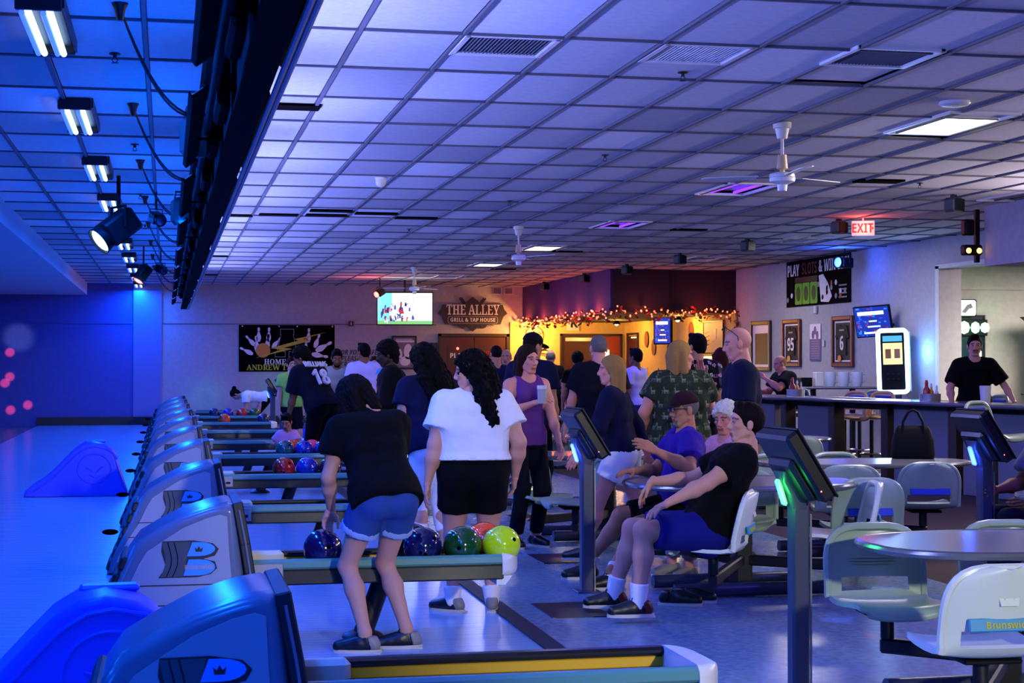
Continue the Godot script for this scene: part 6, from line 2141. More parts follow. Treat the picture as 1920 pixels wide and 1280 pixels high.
	spot("spotlight_beam", P(-0.7, 2.72, 17.18), Vector3(-0.72, -0.6, 0.35), Color(0.3, 0.7, 1.0), 2.0, 28.0)

# ---------------------------------------------------------------- people
# a smooth surface: vertices, normals, colours, indices
class FleshMesh:
	var p := PackedVector3Array()
	var n := PackedVector3Array()
	var c := PackedColorArray()
	var f := PackedInt32Array()

	func take(o: FleshMesh, x: Transform3D) -> void:
		var base := p.size()
		var nb := x.basis.inverse().transposed()
		for k in o.p.size():
			p.append(x * o.p[k])
			n.append((nb * o.n[k]).normalized())
		c.append_array(o.c)
		var flip := x.basis.determinant() < 0.0
		for k in range(0, o.f.size(), 3):
			f.append(base + o.f[k])
			f.append(base + o.f[k + (2 if flip else 1)])
			f.append(base + o.f[k + (1 if flip else 2)])

	func mesh() -> ArrayMesh:
		var a := []
		a.resize(Mesh.ARRAY_MAX)
		a[Mesh.ARRAY_VERTEX] = p
		a[Mesh.ARRAY_NORMAL] = n
		a[Mesh.ARRAY_COLOR] = c
		a[Mesh.ARRAY_INDEX] = f
		var m := ArrayMesh.new()
		m.add_surface_from_arrays(Mesh.PRIMITIVE_TRIANGLES, a)
		return m

const EA := [0, 2, 4, 6, 0, 1, 4, 5, 0, 1, 2, 3]
const EB := [1, 3, 5, 7, 2, 3, 6, 7, 4, 5, 6, 7]

# bones: [a, b, radius a, radius b, kind]; kind 0 capsule, 1 capsule cut flat at b, 2 carved out, 3 ellipsoid (b = radii), 4 carved-out ellipsoid
# cuts: [normal, offset]: what lies beyond the plane goes away; ripple: noise on the surface
func skin_of(bones: Array, cell: float, blend: float, cuts := [], ripple := 0.0, rs := Vector3(9, 9, 9)) -> FleshMesh:
	var lo := Vector3(99, 99, 99)
	var hi := -lo
	for b in bones:
		if b[4] == 2 or b[4] == 4:
			continue
		if b[4] == 3:
			lo = lo.min(b[0] - b[1])
			hi = hi.max(b[0] + b[1])
		else:
			var r := Vector3.ONE * maxf(b[2], b[3])
			lo = lo.min((b[0] as Vector3).min(b[1]) - r)
			hi = hi.max((b[0] as Vector3).max(b[1]) + r)
	var pad := cell * 2.0 + ripple + blend * 0.3
	lo -= Vector3.ONE * pad
	hi += Vector3.ONE * pad
	var nx := int((hi.x - lo.x) / cell) + 2
	var ny := int((hi.y - lo.y) / cell) + 2
	var nz := int((hi.z - lo.z) / cell) + 2
	var F := PackedFloat32Array()
	F.resize(nx * ny * nz)
	F.fill(1.0)
	var ik := 0.25 / blend
	for b in bones:
		var a: Vector3 = b[0]
		var e: Vector3 = b[1]
		var ra: float = b[2]
		var rb: float = b[3]
		var kind: int = b[4]
		var blo: Vector3
		var bhi: Vector3
		if kind >= 3:
			blo = a - e
			bhi = a + e
		else:
			blo = a.min(e) - Vector3.ONE * maxf(ra, rb)
			bhi = a.max(e) + Vector3.ONE * maxf(ra, rb)
		var grow := Vector3.ONE * (blend + cell * 2.5)
		blo = (blo - grow - lo) / cell
		bhi = (bhi + grow - lo) / cell
		var x0 := maxi(0, int(blo.x))
		var y0 := maxi(0, int(blo.y))
		var z0 := maxi(0, int(blo.z))
		var x1 := mini(nx - 1, int(bhi.x) + 1)
		var y1 := mini(ny - 1, int(bhi.y) + 1)
		var z1 := mini(nz - 1, int(bhi.z) + 1)
		var ba := e - a
		var inv := 1.0 / maxf(ba.length_squared(), 1e-9)
		var dr := rb - ra
		var ax := ba.normalized()
		var rmin := minf(e.x, minf(e.y, e.z))
		for z in range(z0, z1 + 1):
			for y in range(y0, y1 + 1):
				var i := (z * ny + y) * nx + x0
				var q := lo + Vector3(x0, y, z) * cell - a
				for x in range(x0, x1 + 1):
					var d: float
					if kind < 3:
						var t := clampf(q.dot(ba) * inv, 0.0, 1.0)
						d = (q - ba * t).length() - ra - dr * t
						if kind == 1:
							d = maxf(d, (q - ba).dot(ax))
					else:
						var u := q / e
						var l := u.length()
						d = (l - 1.0) * (q.length() / maxf(l, 0.01)) if l > 0.2 else -rmin
					var o := F[i]
					if kind == 2 or kind == 4:
						var h2 := blend - absf(o + d)
						F[i] = maxf(o, -d) + (h2 * h2 * ik if h2 > 0.0 else 0.0)
					else:
						var h := blend - absf(o - d)
						F[i] = minf(o, d) - (h * h * ik if h > 0.0 else 0.0)
					i += 1
					q.x += cell
	var lim := cell * 2.6
	for z in nz:
		for y in ny:
			var i := (z * ny + y) * nx
			var q := lo + Vector3(0, y, z) * cell
			for x in nx:
				var v := F[i]
				if v < lim:
					if ripple > 0.0 and v > -lim:
						v += ripple * noise.get_noise_3d(q.x * rs.x, q.y * rs.y, q.z * rs.z)
					for c in cuts:
						v = maxf(v, q.dot(c[0]) - c[1])
					F[i] = v
				i += 1
				q.x += cell
	# surface nets
	var s := FleshMesh.new()
	var vid := PackedInt32Array()
	vid.resize(nx * ny * nz)
	vid.fill(-1)
	var off := PackedInt32Array()
	for k in 8:
		off.append((k & 1) + ((k >> 1) & 1) * nx + (k >> 2) * nx * ny)
	var cv := PackedFloat32Array()
	cv.resize(8)
	var corner := []
	for k in 8:
		corner.append(Vector3(k & 1, (k >> 1) & 1, k >> 2))
	for z in nz - 1:
		for y in ny - 1:
			var i := (z * ny + y) * nx - 1
			for x in nx - 1:
				i += 1
				if absf(F[i]) > lim:
					continue
				var neg := 0
				for k in 8:
					cv[k] = F[i + off[k]]
					if cv[k] < 0.0:
						neg += 1
				if neg == 0 or neg == 8:
					continue
				var sum := Vector3.ZERO
				var cnt := 0
				for k in 12:
					var va := cv[EA[k]]
					var vb := cv[EB[k]]
					if (va < 0.0) != (vb < 0.0):
						sum += (corner[EA[k]] as Vector3).lerp(corner[EB[k]], va / (va - vb))
						cnt += 1
				vid[i] = s.p.size()
				s.p.append(lo + (Vector3(x, y, z) + sum / cnt) * cell)
				s.n.append(Vector3(cv[1] + cv[3] + cv[5] + cv[7] - cv[0] - cv[2] - cv[4] - cv[6], cv[2] + cv[3] + cv[6] + cv[7] - cv[0] - cv[1] - cv[4] - cv[5], cv[4] + cv[5] + cv[6] + cv[7] - cv[0] - cv[1] - cv[2] - cv[3]).normalized())
				s.c.append(Color(1, 1, 1))
	var step := [1, nx, nx * ny]
	for z in range(1, nz - 1):
		for y in range(1, ny - 1):
			var i := (z * ny + y) * nx
			for x in range(1, nx - 1):
				i += 1
				if vid[i] < 0:
					continue
				for ax in 3:
					var v0 := F[i]
					if (v0 < 0.0) == (F[i + step[ax]] < 0.0):
						continue
					var u: int = step[(ax + 1) % 3]
					var w: int = step[(ax + 2) % 3]
					var a := vid[i]
					var b := vid[i - u]
					var c := vid[i - u - w]
					var d := vid[i - w]
					if b < 0 or c < 0 or d < 0:
						continue
					if v0 < 0.0:   # turned so that fronts run clockwise seen from outside
						s.f.append_array([a, c, b, a, d, c])
					else:
						s.f.append_array([a, b, c, a, c, d])
	return s

var head_man: FleshMesh
var head_far: FleshMesh
var hand_rest: FleshMesh
var hand_far: FleshMesh
var hand_grip: FleshMesh
var shoe_parts := []

func V(x: float, y: float, z: float) -> Vector3:
	return Vector3(x, y, z)

func make_head(cell: float) -> FleshMesh:
	var b := [[V(0, 0.03, -0.012), V(0.074, 0.09, 0.097), 0.0, 0.0, 3], [V(0, -0.045, 0.022), V(0.058, 0.075, 0.066), 0.0, 0.0, 3],
		[V(-0.018, -0.098, 0.058), V(0.018, -0.098, 0.058), 0.02, 0.02, 0], [V(0.05, -0.055, -0.002), V(0.02, -0.098, 0.05), 0.02, 0.018, 0], [V(-0.05, -0.055, -0.002), V(-0.02, -0.098, 0.05), 0.02, 0.018, 0],
		[V(-0.036, 0.03, 0.07), V(0.036, 0.03, 0.07), 0.014, 0.014, 0], [V(0.04, -0.018, 0.058), V(0.034, -0.03, 0.06), 0.022, 0.018, 0], [V(-0.04, -0.018, 0.058), V(-0.034, -0.03, 0.06), 0.022, 0.018, 0],
		[V(0, -0.05, -0.02), V(0, -0.19, -0.035), 0.053, 0.056, 0]]
	var fine := [[V(0, 0.018, 0.082), V(0, -0.028, 0.104), 0.008, 0.0115, 0], [V(-0.011, -0.034, 0.094), V(0.011, -0.034, 0.094), 0.0085, 0.0085, 0],
		[V(-0.02, -0.0615, 0.08), V(0.02, -0.0615, 0.08), 0.006, 0.006, 0], [V(-0.017, -0.073, 0.079), V(0.017, -0.073, 0.079), 0.0075, 0.0075, 0],
		[V(0.031, 0.008, 0.095), V(0.031, 0.008, 0.095), 0.0145, 0.0145, 2], [V(-0.031, 0.008, 0.095), V(-0.031, 0.008, 0.095), 0.0145, 0.0145, 2],
		[V(0.077, -0.008, -0.008), V(0.011, 0.032, 0.019), 0.0, 0.0, 3], [V(-0.077, -0.008, -0.008), V(0.011, 0.032, 0.019), 0.0, 0.0, 3]]
	var s := skin_of(b + fine, cell, 0.014)
	for k in s.p.size():
		var q: Vector3 = s.p[k]
		var col := Color(1, 1, 1)
		if q.z > 0.07 and absf(q.x) < 0.027 and absf(q.y + 0.0675) < 0.0125:
			col = Color(0.72, 0.4, 0.38)
			if absf(q.y + 0.067) < 0.0028:
				col = Color(0.3, 0.14, 0.13)
		elif q.z > 0.055 and absf(absf(q.x) - 0.033) < 0.02 and absf(q.y - 0.031 + absf(absf(q.x) - 0.03) * 0.25) < 0.0055:
			col = Color(0.3, 0.2, 0.17)
		elif q.z > 0.05 and absf(q.y + 0.015) < 0.03 and absf(q.x) > 0.025:
			col = Color(1.0, 0.9, 0.88)
		s.c[k] = col
	return s

func make_hand(cell: float, curl: float, spread := 1.0) -> FleshMesh:
	# wrist at the origin, fingers down -y, palm towards +z, thumb on +x: a left hand
	var b := [[V(0, 0.015, 0), V(0, -0.02, 0), 0.025, 0.025, 0]]
	var kx := [0.031, 0.011, -0.010, -0.029]
	var ky := [-0.086, -0.091, -0.087, -0.078]
	var ln := [0.92, 1.0, 0.94, 0.75]
	for k in 4:
		var kn := V(kx[k], ky[k], 0.0)
		b.append([V(kx[k] * 0.55, -0.02, 0.0), kn, 0.0165, 0.0125, 0])
		b.append([V(kx[k] * 0.75, -0.045, 0.008), kn + V(0, 0.02, 0.004), 0.013, 0.01, 0])
		var at := kn
		var ang := curl * (0.55 + 0.1 * k)
		for j in 3:
			var l: float = [0.046, 0.028, 0.022][j] * ln[k]
			var to := at + V(kx[k] * 0.12 * spread, -cos(ang), sin(ang)) * l
			b.append([at, to, [0.0098, 0.0088, 0.008][j], [0.009, 0.0082, 0.0068][j], 0])
			at = to
			ang += curl * 0.75
	b.append([V(0.014, -0.022, 0.006), V(0.042, -0.05, 0.016), 0.017, 0.013, 0])
	b.append([V(0.042, -0.05, 0.016), V(0.056, -0.077, 0.024 + 0.01 * curl), 0.0115, 0.0098, 0])
	b.append([V(0.056, -0.077, 0.024 + 0.01 * curl), V(0.056, -0.102, 0.032 + 0.016 * curl), 0.0095, 0.0078, 0])
	return skin_of(b, cell, 0.006)

func make_shoe() -> void:
	# ankle over the origin, toe along +z, floor at y = -0.085
	var b := [[V(0, -0.04, -0.055), V(0, -0.035, 0.03), 0.037, 0.042, 0], [V(0, -0.035, 0.03), V(0.004, -0.05, 0.15), 0.043, 0.036, 0], [V(0, -0.01, -0.035), V(0, 0.01, -0.025), 0.04, 0.036, 0], [V(0, -0.005, 0.0), V(0, -0.04, 0.09), 0.037, 0.034, 0]]
	var up := skin_of(b, 0.008, 0.02, [[V(0, -1, 0), 0.068], [V(0, 1, 0), 0.012], [V(0, 0.25, -1), 0.022]])
	var heel := skin_of(b, 0.008, 0.02, [[V(0, -1, 0), 0.068], [V(0, 1, 0), 0.012], [V(0, -0.25, 1), -0.022]])
	var m := mb()
	var poly := PackedVector2Array()
	for k in 24:
		var t := TAU * k / 24.0
		var z := 0.045 + 0.142 * cos(t)
		poly.append(Vector2(sin(t) * (0.044 + 0.006 * cos(t)), -z))
	m.extrude(poly, 0.02, Transform3D(Basis(Vector3.RIGHT, -PI / 2), V(0, -0.085, 0)))
	m.extrude(PackedVector2Array([V2(-0.035, 0.02), V2(0.035, 0.02), V2(0.038, 0.095), V2(-0.038, 0.095)]), 0.01, Transform3D(Basis(Vector3.RIGHT, -PI / 2), V(0, -0.085, 0)))
	var lace := mb()
	for k in 4:
		lace.tube([V(-0.026, 0.004 - 0.013 * k, 0.018 + 0.02 * k), V(0, 0.014 - 0.013 * k, 0.022 + 0.02 * k), V(0.026, 0.004 - 0.013 * k, 0.018 + 0.02 * k)], 0.004, 5)
	lace.tube([V(0.0, 0.014, 0.02), V(0.03, 0.03, 0.04), V(0.022, 0.012, 0.045), V(0, 0.012, 0.024)], 0.0028, 5)
	lace.tube([V(0.0, 0.014, 0.02), V(-0.03, 0.028, 0.035), V(-0.026, 0.01, 0.045)], 0.0028, 5)
	shoe_parts = [up.mesh(), heel.mesh(), m.mesh(), lace.mesh()]

func V2(x: float, y: float) -> Vector2:
	return Vector2(x, y)

func ik(a: Vector3, b: Vector3, l1: float, l2: float, hint: Vector3) -> Array:
	var d := b - a
	var l := clampf(d.length(), absf(l1 - l2) + 0.01, (l1 + l2) * 0.999)
	var ax := d.normalized()
	var c := (l1 * l1 - l2 * l2 + l * l) / (2.0 * l)
	var s := sqrt(maxf(l1 * l1 - c * c, 0.0))
	var h := (hint - ax * hint.dot(ax)).normalized()
	return [a + ax * c + h * s, a + ax * l]

# o: x, d, face (heading), h and pose; local axes: x to the person's left, y up, z forward
func skeleton(o: Dictionary) -> Dictionary:
	var h: float = o.h
	var s := h / 1.75
	var j := {}
	var inv := Transform3D(Basis(Vector3.UP, head_turn(o.face)), P(o.x, 0, o.d)).affine_inverse()
	var given := {}
	for k in o.get("world", {}):
		var q: Array = o.world[k]
		given[k] = inv * P(q[0], q[1], q[2])
	for k in o.get("at", {}):
		var q: Array = o.at[k]
		given[k] = V(q[0], q[1], q[2])
	j.pelvis = given.get("pelvis", V(0, 0.94 * s, 0))
	var lean: float = deg_to_rad(o.get("lean", 2.0))
	var side_: float = deg_to_rad(o.get("side", 0.0))
	var up := V(sin(side_), cos(lean) * cos(side_), sin(lean) * cos(side_)).normalized()
	if given.has("neck"):
		up = (given.neck - j.pelvis).normalized()
	var tw: float = deg_to_rad(o.get("twist", 0.0))
	var left := V(cos(tw), 0, -sin(tw))
	left = (left - up * left.dot(up)).normalized()
	j.up = up
	j.left = left
	j.fwd = left.cross(up)
	j.chest = j.pelvis + up * 0.34 * s
	j.neck = j.pelvis + up * 0.53 * s
	var wide: float = o.get("wide", 1.0)
	j.shL = given.get("shL", j.neck - up * 0.075 * s + left * 0.17 * s * wide)
	j.shR = given.get("shR", j.neck - up * 0.075 * s - left * 0.17 * s * wide)
	var hl := V(1, 0, 0)
	j.hipL = j.pelvis + hl * 0.095 * s * o.get("hips", 1.0) - V(0, 0.03 * s, 0)
	j.hipR = j.pelvis - hl * 0.095 * s * o.get("hips", 1.0) - V(0, 0.03 * s, 0)
	var gaze: float = deg_to_rad(o.get("turn", 0.0))   # head turn to the left
	var nod: float = deg_to_rad(o.get("nod", 0.0))     # down
	var hb := Basis(Vector3.UP, gaze) * Basis(Vector3.RIGHT, nod)
	if o.has("tilt"):
		hb = hb * Basis(Vector3.BACK, deg_to_rad(o.tilt))
	var hs: float = o.get("head", clampf(s, 0.93, 1.04))
	j.head_basis = hb * hs
	var nd := (up + hb.y * 1.2 + hb.z * 0.15).normalized()
	j.head = given.get("head", j.neck + nd * 0.145 * hs)
	var ft := [given.get("anL", V(0.1 * s, 0.085, 0.0)), given.get("anR", V(-0.1 * s, 0.085, 0.0))]
	var kh := [given.get("kneeL", V(0.1, 0.5, 1.5)), given.get("kneeR", V(-0.1, 0.5, 1.5))]
	var hips := [j.hipL, j.hipR]
	var kn := []
	var an := []
	for k in 2:
		var r := ik(hips[k], ft[k], 0.43 * s, 0.425 * s, (kh[k] - (hips[k] + ft[k]) * 0.5))
		kn.append(r[0])
		an.append(r[1])
	j.knL = kn[0]
	j.knR = kn[1]
	j.anL = an[0]
	j.anR = an[1]
	var sh := [j.shL, j.shR]
	for k in 2:
		var sg := 1.0 - 2.0 * k
		var key: String = ["haL", "haR"][k]
		var tgt: Vector3 = given.get(key, sh[k] + V(sg * 0.07, -0.53 * s, 0.05))
		var hint: Vector3 = given.get(["elL", "elR"][k], sh[k] + V(sg * 0.35, -0.3, -0.5)) - (sh[k] + tgt) * 0.5
		var r := ik(sh[k], tgt, 0.285 * s, 0.255 * s, hint)
		j[["eL", "eR"][k]] = r[0]
		j[["wL", "wR"][k]] = r[1]
	j.s = s
	return j

func torso_bones(j: Dictionary, o: Dictionary, plus: float) -> Array:
	var s: float = j.s
	var g: float = o.get("girth", 1.0)
	var u: Vector3 = j.up
	var l: Vector3 = j.left
	var f: Vector3 = j.fwd
	var c: Vector3 = j.chest
	var p: Vector3 = j.pelvis
	var b := []
	var sl: Vector3 = j.shL
	var sr: Vector3 = j.shR
	var gg := lerpf(1, g, 0.6)
	# pelvis and seat first (0-2): trousers use them
	b.append([p + u * 0.02 * s + l * 0.075 * s * g, p + u * 0.02 * s - l * 0.075 * s * g, 0.1 * s * lerpf(1, g, 0.7) + plus, 0.1 * s * lerpf(1, g, 0.7) + plus, 0])
	for sg in [-1.0, 1.0]:
		b.append([p - u * 0.03 * s + l * sg * 0.07 * s * g - f * 0.045 * s, p - u * 0.06 * s + l * sg * 0.07 * s * g - f * 0.03 * s, 0.085 * s * gg + plus, 0.085 * s * gg + plus, 0])
	b.append([p + u * 0.16 * s + l * 0.062 * s * g, p + u * 0.16 * s - l * 0.062 * s * g, 0.09 * s * g + plus, 0.09 * s * g + plus, 0])
	b.append([c - u * 0.05 * s + l * 0.07 * s * g, c - u * 0.05 * s - l * 0.07 * s * g, 0.094 * s * g + plus, 0.094 * s * g + plus, 0])
	b.append([c + u * 0.07 * s + l * 0.08 * s, c + u * 0.07 * s - l * 0.08 * s, 0.098 * s * gg + plus, 0.098 * s * gg + plus, 0])
	# sloping shoulders
	var nk: Vector3 = j.neck - u * 0.005 * s
	for e in [sl, sr]:
		b.append([nk, (e as Vector3).lerp(nk, 0.12), 0.046 * s + plus * 0.6, 0.05 * s * gg + plus * 0.8, 0])
	if o.get("bust", 0.0) > 0.0:
		for sg in [-1.0, 1.0]:
			b.append([c + u * 0.05 * s + l * sg * 0.075 * s + f * 0.075 * s, c + u * 0.03 * s + l * sg * 0.075 * s + f * 0.085 * s, 0.055 * s * o.bust + plus, 0.06 * s * o.bust + plus, 0])
	if o.get("belly", 0.0) > 0.0:
		b.append([p + u * 0.14 * s + f * 0.06 * s, p + u * 0.2 * s + f * 0.06 * s, 0.1 * s * o.belly + plus, 0.09 * s * o.belly + plus, 0])
	return b

func part_way(a: Vector3, b: Vector3, t: float) -> Vector3:
	return a.lerp(b, t)

func person(o: Dictionary) -> Node3D:
	var root := thing("person", o.label, "person", P(o.x, 0, o.d), head_turn(o.face))
	var j := skeleton(o)
	var s: float = j.s
	var g: float = o.get("girth", 1.0)
	var lg: float = lerpf(1.0, g, 0.75)
	var near: bool = o.get("near", false)
	var cell: float = 0.012 if near else (0.016 if o.d < 16.5 else 0.021)
	# the body, one continuous surface
	var b := torso_bones(j, o, 0.0)
	b.append([j.neck - j.up * 0.04 * s, j.head - (j.head_basis.y as Vector3) * 0.06, 0.056 * s, 0.05 * s, 0])
	for k in 2:
		var sh: Vector3 = [j.shL, j.shR][k]
		var el: Vector3 = [j.eL, j.eR][k]
		var wr: Vector3 = [j.wL, j.wR][k]
		var hp: Vector3 = [j.hipL, j.hipR][k]
		var kn: Vector3 = [j.knL, j.knR][k]
		var an: Vector3 = [j.anL, j.anR][k]
		b.append([sh, part_way(sh, el, 0.5), 0.054 * s * lg, 0.05 * s * lg, 0])
		b.append([part_way(sh, el, 0.5), el, 0.05 * s * lg, 0.039 * s * lerpf(1, lg, 0.7), 0])
		b.append([el, part_way(el, wr, 0.35), 0.039 * s * lerpf(1, lg, 0.7), 0.041 * s * lerpf(1, lg, 0.7), 0])
		b.append([part_way(el, wr, 0.35), wr, 0.041 * s * lerpf(1, lg, 0.7), 0.026 * s, 0])
		b.append([hp, part_way(hp, kn, 0.4), 0.088 * s * lg, 0.078 * s * lg, 0])
		b.append([part_way(hp, kn, 0.4), kn, 0.078 * s * lg, 0.054 * s * lerpf(1, lg, 0.6), 0])
		var back: Vector3 = (part_way(hp, an, 0.5) - kn)
		back = back.normalized() * 0.016 * s if back.length() > 0.02 else V(0, 0, -0.014 * s)
		var calf := part_way(kn, an, 0.32) + back
		b.append([kn, calf, 0.051 * s * lerpf(1, lg, 0.7), 0.055 * s * lerpf(1, lg, 0.7), 0])
		b.append([calf, an + V(0, 0.02, 0), 0.055 * s * lerpf(1, lg, 0.7), 0.035 * s, 0])
		b.append([an + V(0, 0.02, 0), an + V(0, -0.03, 0), 0.035 * s, 0.03, 0])
	var body := skin_of(b, cell, 0.03)
	var hx := Transform3D(j.head_basis, j.head)
	body.take(head_man if (near or o.get("fine", false)) else head_far, hx)
	for k in 2:
		var el: Vector3 = [j.eL, j.eR][k]
		var wr: Vector3 = [j.wL, j.wR][k]
		var dir: Vector3 = (wr - el).normalized()
		if o.has(["dirL", "dirR"][k]):
			var dv: Array = o[["dirL", "dirR"][k]]
			dir = V(dv[0], dv[1], dv[2]).normalized()
		var pv: Array = o.get(["palmL", "palmR"][k], [-1.0 if k == 0 else 1.0, 0, 0])
		var yb := -dir
		var zb := V(pv[0], pv[1], pv[2])
		zb = (zb - yb * zb.dot(yb)).normalized()
		var xb := yb.cross(zb) * (1.0 if k == 0 else -1.0)
		var hs := clampf(s, 0.4, 1.05)
		var hand := hand_far if not near else (hand_grip if o.get(["gripL", "gripR"][k], false) else hand_rest)
		body.take(hand, Transform3D(Basis(xb * hs, yb * hs, zb * hs), wr))
	put_mesh("body", body.mesh(), mats[o.skin], root)
	# clothes
	for c in o.get("wear", []):
		garment(root, j, o, c, cell)
	# shoes
	if o.has("shoes"):
		for k in 2:
			var kn: Vector3 = [j.knL, j.knR][k]
			var an: Vector3 = [j.anL, j.anR][k]
			var tv: Array = o.get(["toeL", "toeR"][k], [0.15 if k == 0 else -0.15, 0, 1])
			var z := V(tv[0], tv[1], tv[2]).normalized()
			var x := Vector3.UP.cross(z).normalized()
			var y := z.cross(x)
			var sc: float = clampf(s, 0.55, 1.06)
			var sx := Transform3D(Basis(x * sc, y * sc, z * sc), V(an.x, 0.085 * sc if an.y < 0.1 else an.y, an.z))
			var sm := put_mesh("shoe", shoe_parts[0], mats[o.shoes], root)
			sm.transform = sx
			put_mesh("heel_counter", shoe_parts[1], mats[o.get("heel", o.shoes)], sm)
			put_mesh("sole", shoe_parts[2], mats.shoe_sole, sm)
			if near:
				put_mesh("laces", shoe_parts[3], mats.shoe_black, sm)
			if o.has("socks"):
				var st: float = o.get("sock_top", 0.2)
				var top := part_way(an, kn, st)
				var so := skin_of([[an + V(0, -0.02, 0), top, 0.043 * s * lerpf(1, lg, 0.5), 0.054 * s * lerpf(1, lg, 0.6), 1]], 0.009, 0.02)
				put_mesh("sock", so.mesh(), mats[o.socks], root)
	# hair and face
	if o.has("hair"):
		hair(root, o.hair, mats[o.hair_mat], hx, near)
	if o.get("eyes", false):
		for sg in [-1.0, 1.0]:
			var e := mb()
			e.ball(hx * V(sg * 0.031, 0.008, 0.0775), Vector3.ONE * 0.0098 * hx.basis.get_scale().x, 12)
			var eye := part("eye", e, mats.eye_white, root)
			var ir := mb()
			ir.ball(hx * V(sg * 0.0305, 0.0075, 0.0828), Vector3.ONE * 0.0062 * hx.basis.get_scale().x, 8)
			part("iris", ir, mats.ink_black, eye)
	if o.has("beard"):
		var bb := [[V(-0.045, -0.06, 0.03), V(-0.018, -0.1, 0.062), 0.02, 0.022, 0], [V(0.045, -0.06, 0.03), V(0.018, -0.1, 0.062), 0.02, 0.022, 0], [V(-0.015, -0.108, 0.06), V(0.015, -0.108, 0.06), 0.022, 0.022, 0], [V(-0.028, -0.052, 0.078), V(0.028, -0.052, 0.078), 0.007, 0.007, 0]]
		if o.beard == "moustache":
			bb = [[V(-0.025, -0.053, 0.085), V(0.025, -0.053, 0.085), 0.006, 0.006, 0]]
		elif o.beard == "goatee":
			bb = [[V(-0.014, -0.105, 0.066), V(0.014, -0.105, 0.066), 0.019, 0.019, 0], [V(-0.028, -0.07, 0.074), V(-0.02, -0.1, 0.068), 0.008, 0.012, 0], [V(0.028, -0.07, 0.074), V(0.02, -0.1, 0.068), 0.008, 0.012, 0], [V(-0.026, -0.051, 0.082), V(0.026, -0.051, 0.082), 0.007, 0.007, 0]]
		var bs := skin_of(bb, 0.005, 0.012, [], 0.002, V(60, 30, 60))
		put_mesh("beard", bs.mesh(), mats[o.get("beard_mat", o.get("hair_mat", "hair_grey"))], root).transform = hx
	if o.get("glasses", false) or o.get("sunglasses_up", false):
		var gx := hx
		if o.get("sunglasses_up", false):
			gx = hx * Transform3D(Basis(Vector3.RIGHT, -0.75), V(0, 0.055, 0.01))
		var fr := mb()
		for sg in [-1.0, 1.0]:
			var pts := []
			for k in 17:
				pts.append(gx * V(sg * 0.033 + 0.024 * cos(TAU * k / 16.0), 0.006 + 0.018 * sin(TAU * k / 16.0), 0.104))
			fr.tube(pts, 0.0025, 5)
			fr.tube([gx * V(sg * 0.057, 0.01, 0.102), gx * V(sg * 0.08, 0.012, 0.05), gx * V(sg * 0.081, 0.008, -0.01), gx * V(sg * 0.078, -0.015, -0.03)], 0.0025, 5)
		fr.tube([gx * V(-0.01, 0.012, 0.105), gx * V(0, 0.015, 0.108), gx * V(0.01, 0.012, 0.105)], 0.0025, 5)
		var fn := part("glasses", fr, mats.black_plastic, root)
		for sg in [-1.0, 1.0]:
			var le := mb()
			le.extrude(disc_poly(0.022, 0.016, 14), 0.002, gx * T(V(sg * 0.033, 0.006, 0.103)))
			part("lens", le, mats.lens_glass if o.get("sunglasses_up", false) else mats.clear_cup, fn)
	if o.has("cap"):
		var cb := [[V(0, 0.05, -0.01), V(0.085, 0.088, 0.108), 0.0, 0.0, 3]]
		var cs := skin_of(cb, 0.008, 0.02, [[V(0, -1, -0.12), -0.042]])
		var cm := put_mesh("cap", cs.mesh(), mats[o.cap], root)
		var cb2 := Basis(Vector3.UP, PI) if o.get("cap_back", false) else Basis()
		cm.transform = hx * Transform3D(cb2, Vector3.ZERO)
		var br := mb()
		var pl := PackedVector2Array()
		for k in 13:
			var t := PI * k / 12.0
			pl.append(V2(cos(t) * 0.078, -0.05 - sin(t) * 0.125))
		br.extrude(pl, 0.006, Transform3D(Basis(Vector3.RIGHT, -PI / 2 + 0.18), V(0, 0.042, 0.012)))
		part("brim", br, mats[o.cap], cm)
		var bt := mb()
		bt.ball(V(0, 0.138, -0.01), Vector3.ONE * 0.008, 8)
		part("button", bt, mats[o.cap], cm)
	return root

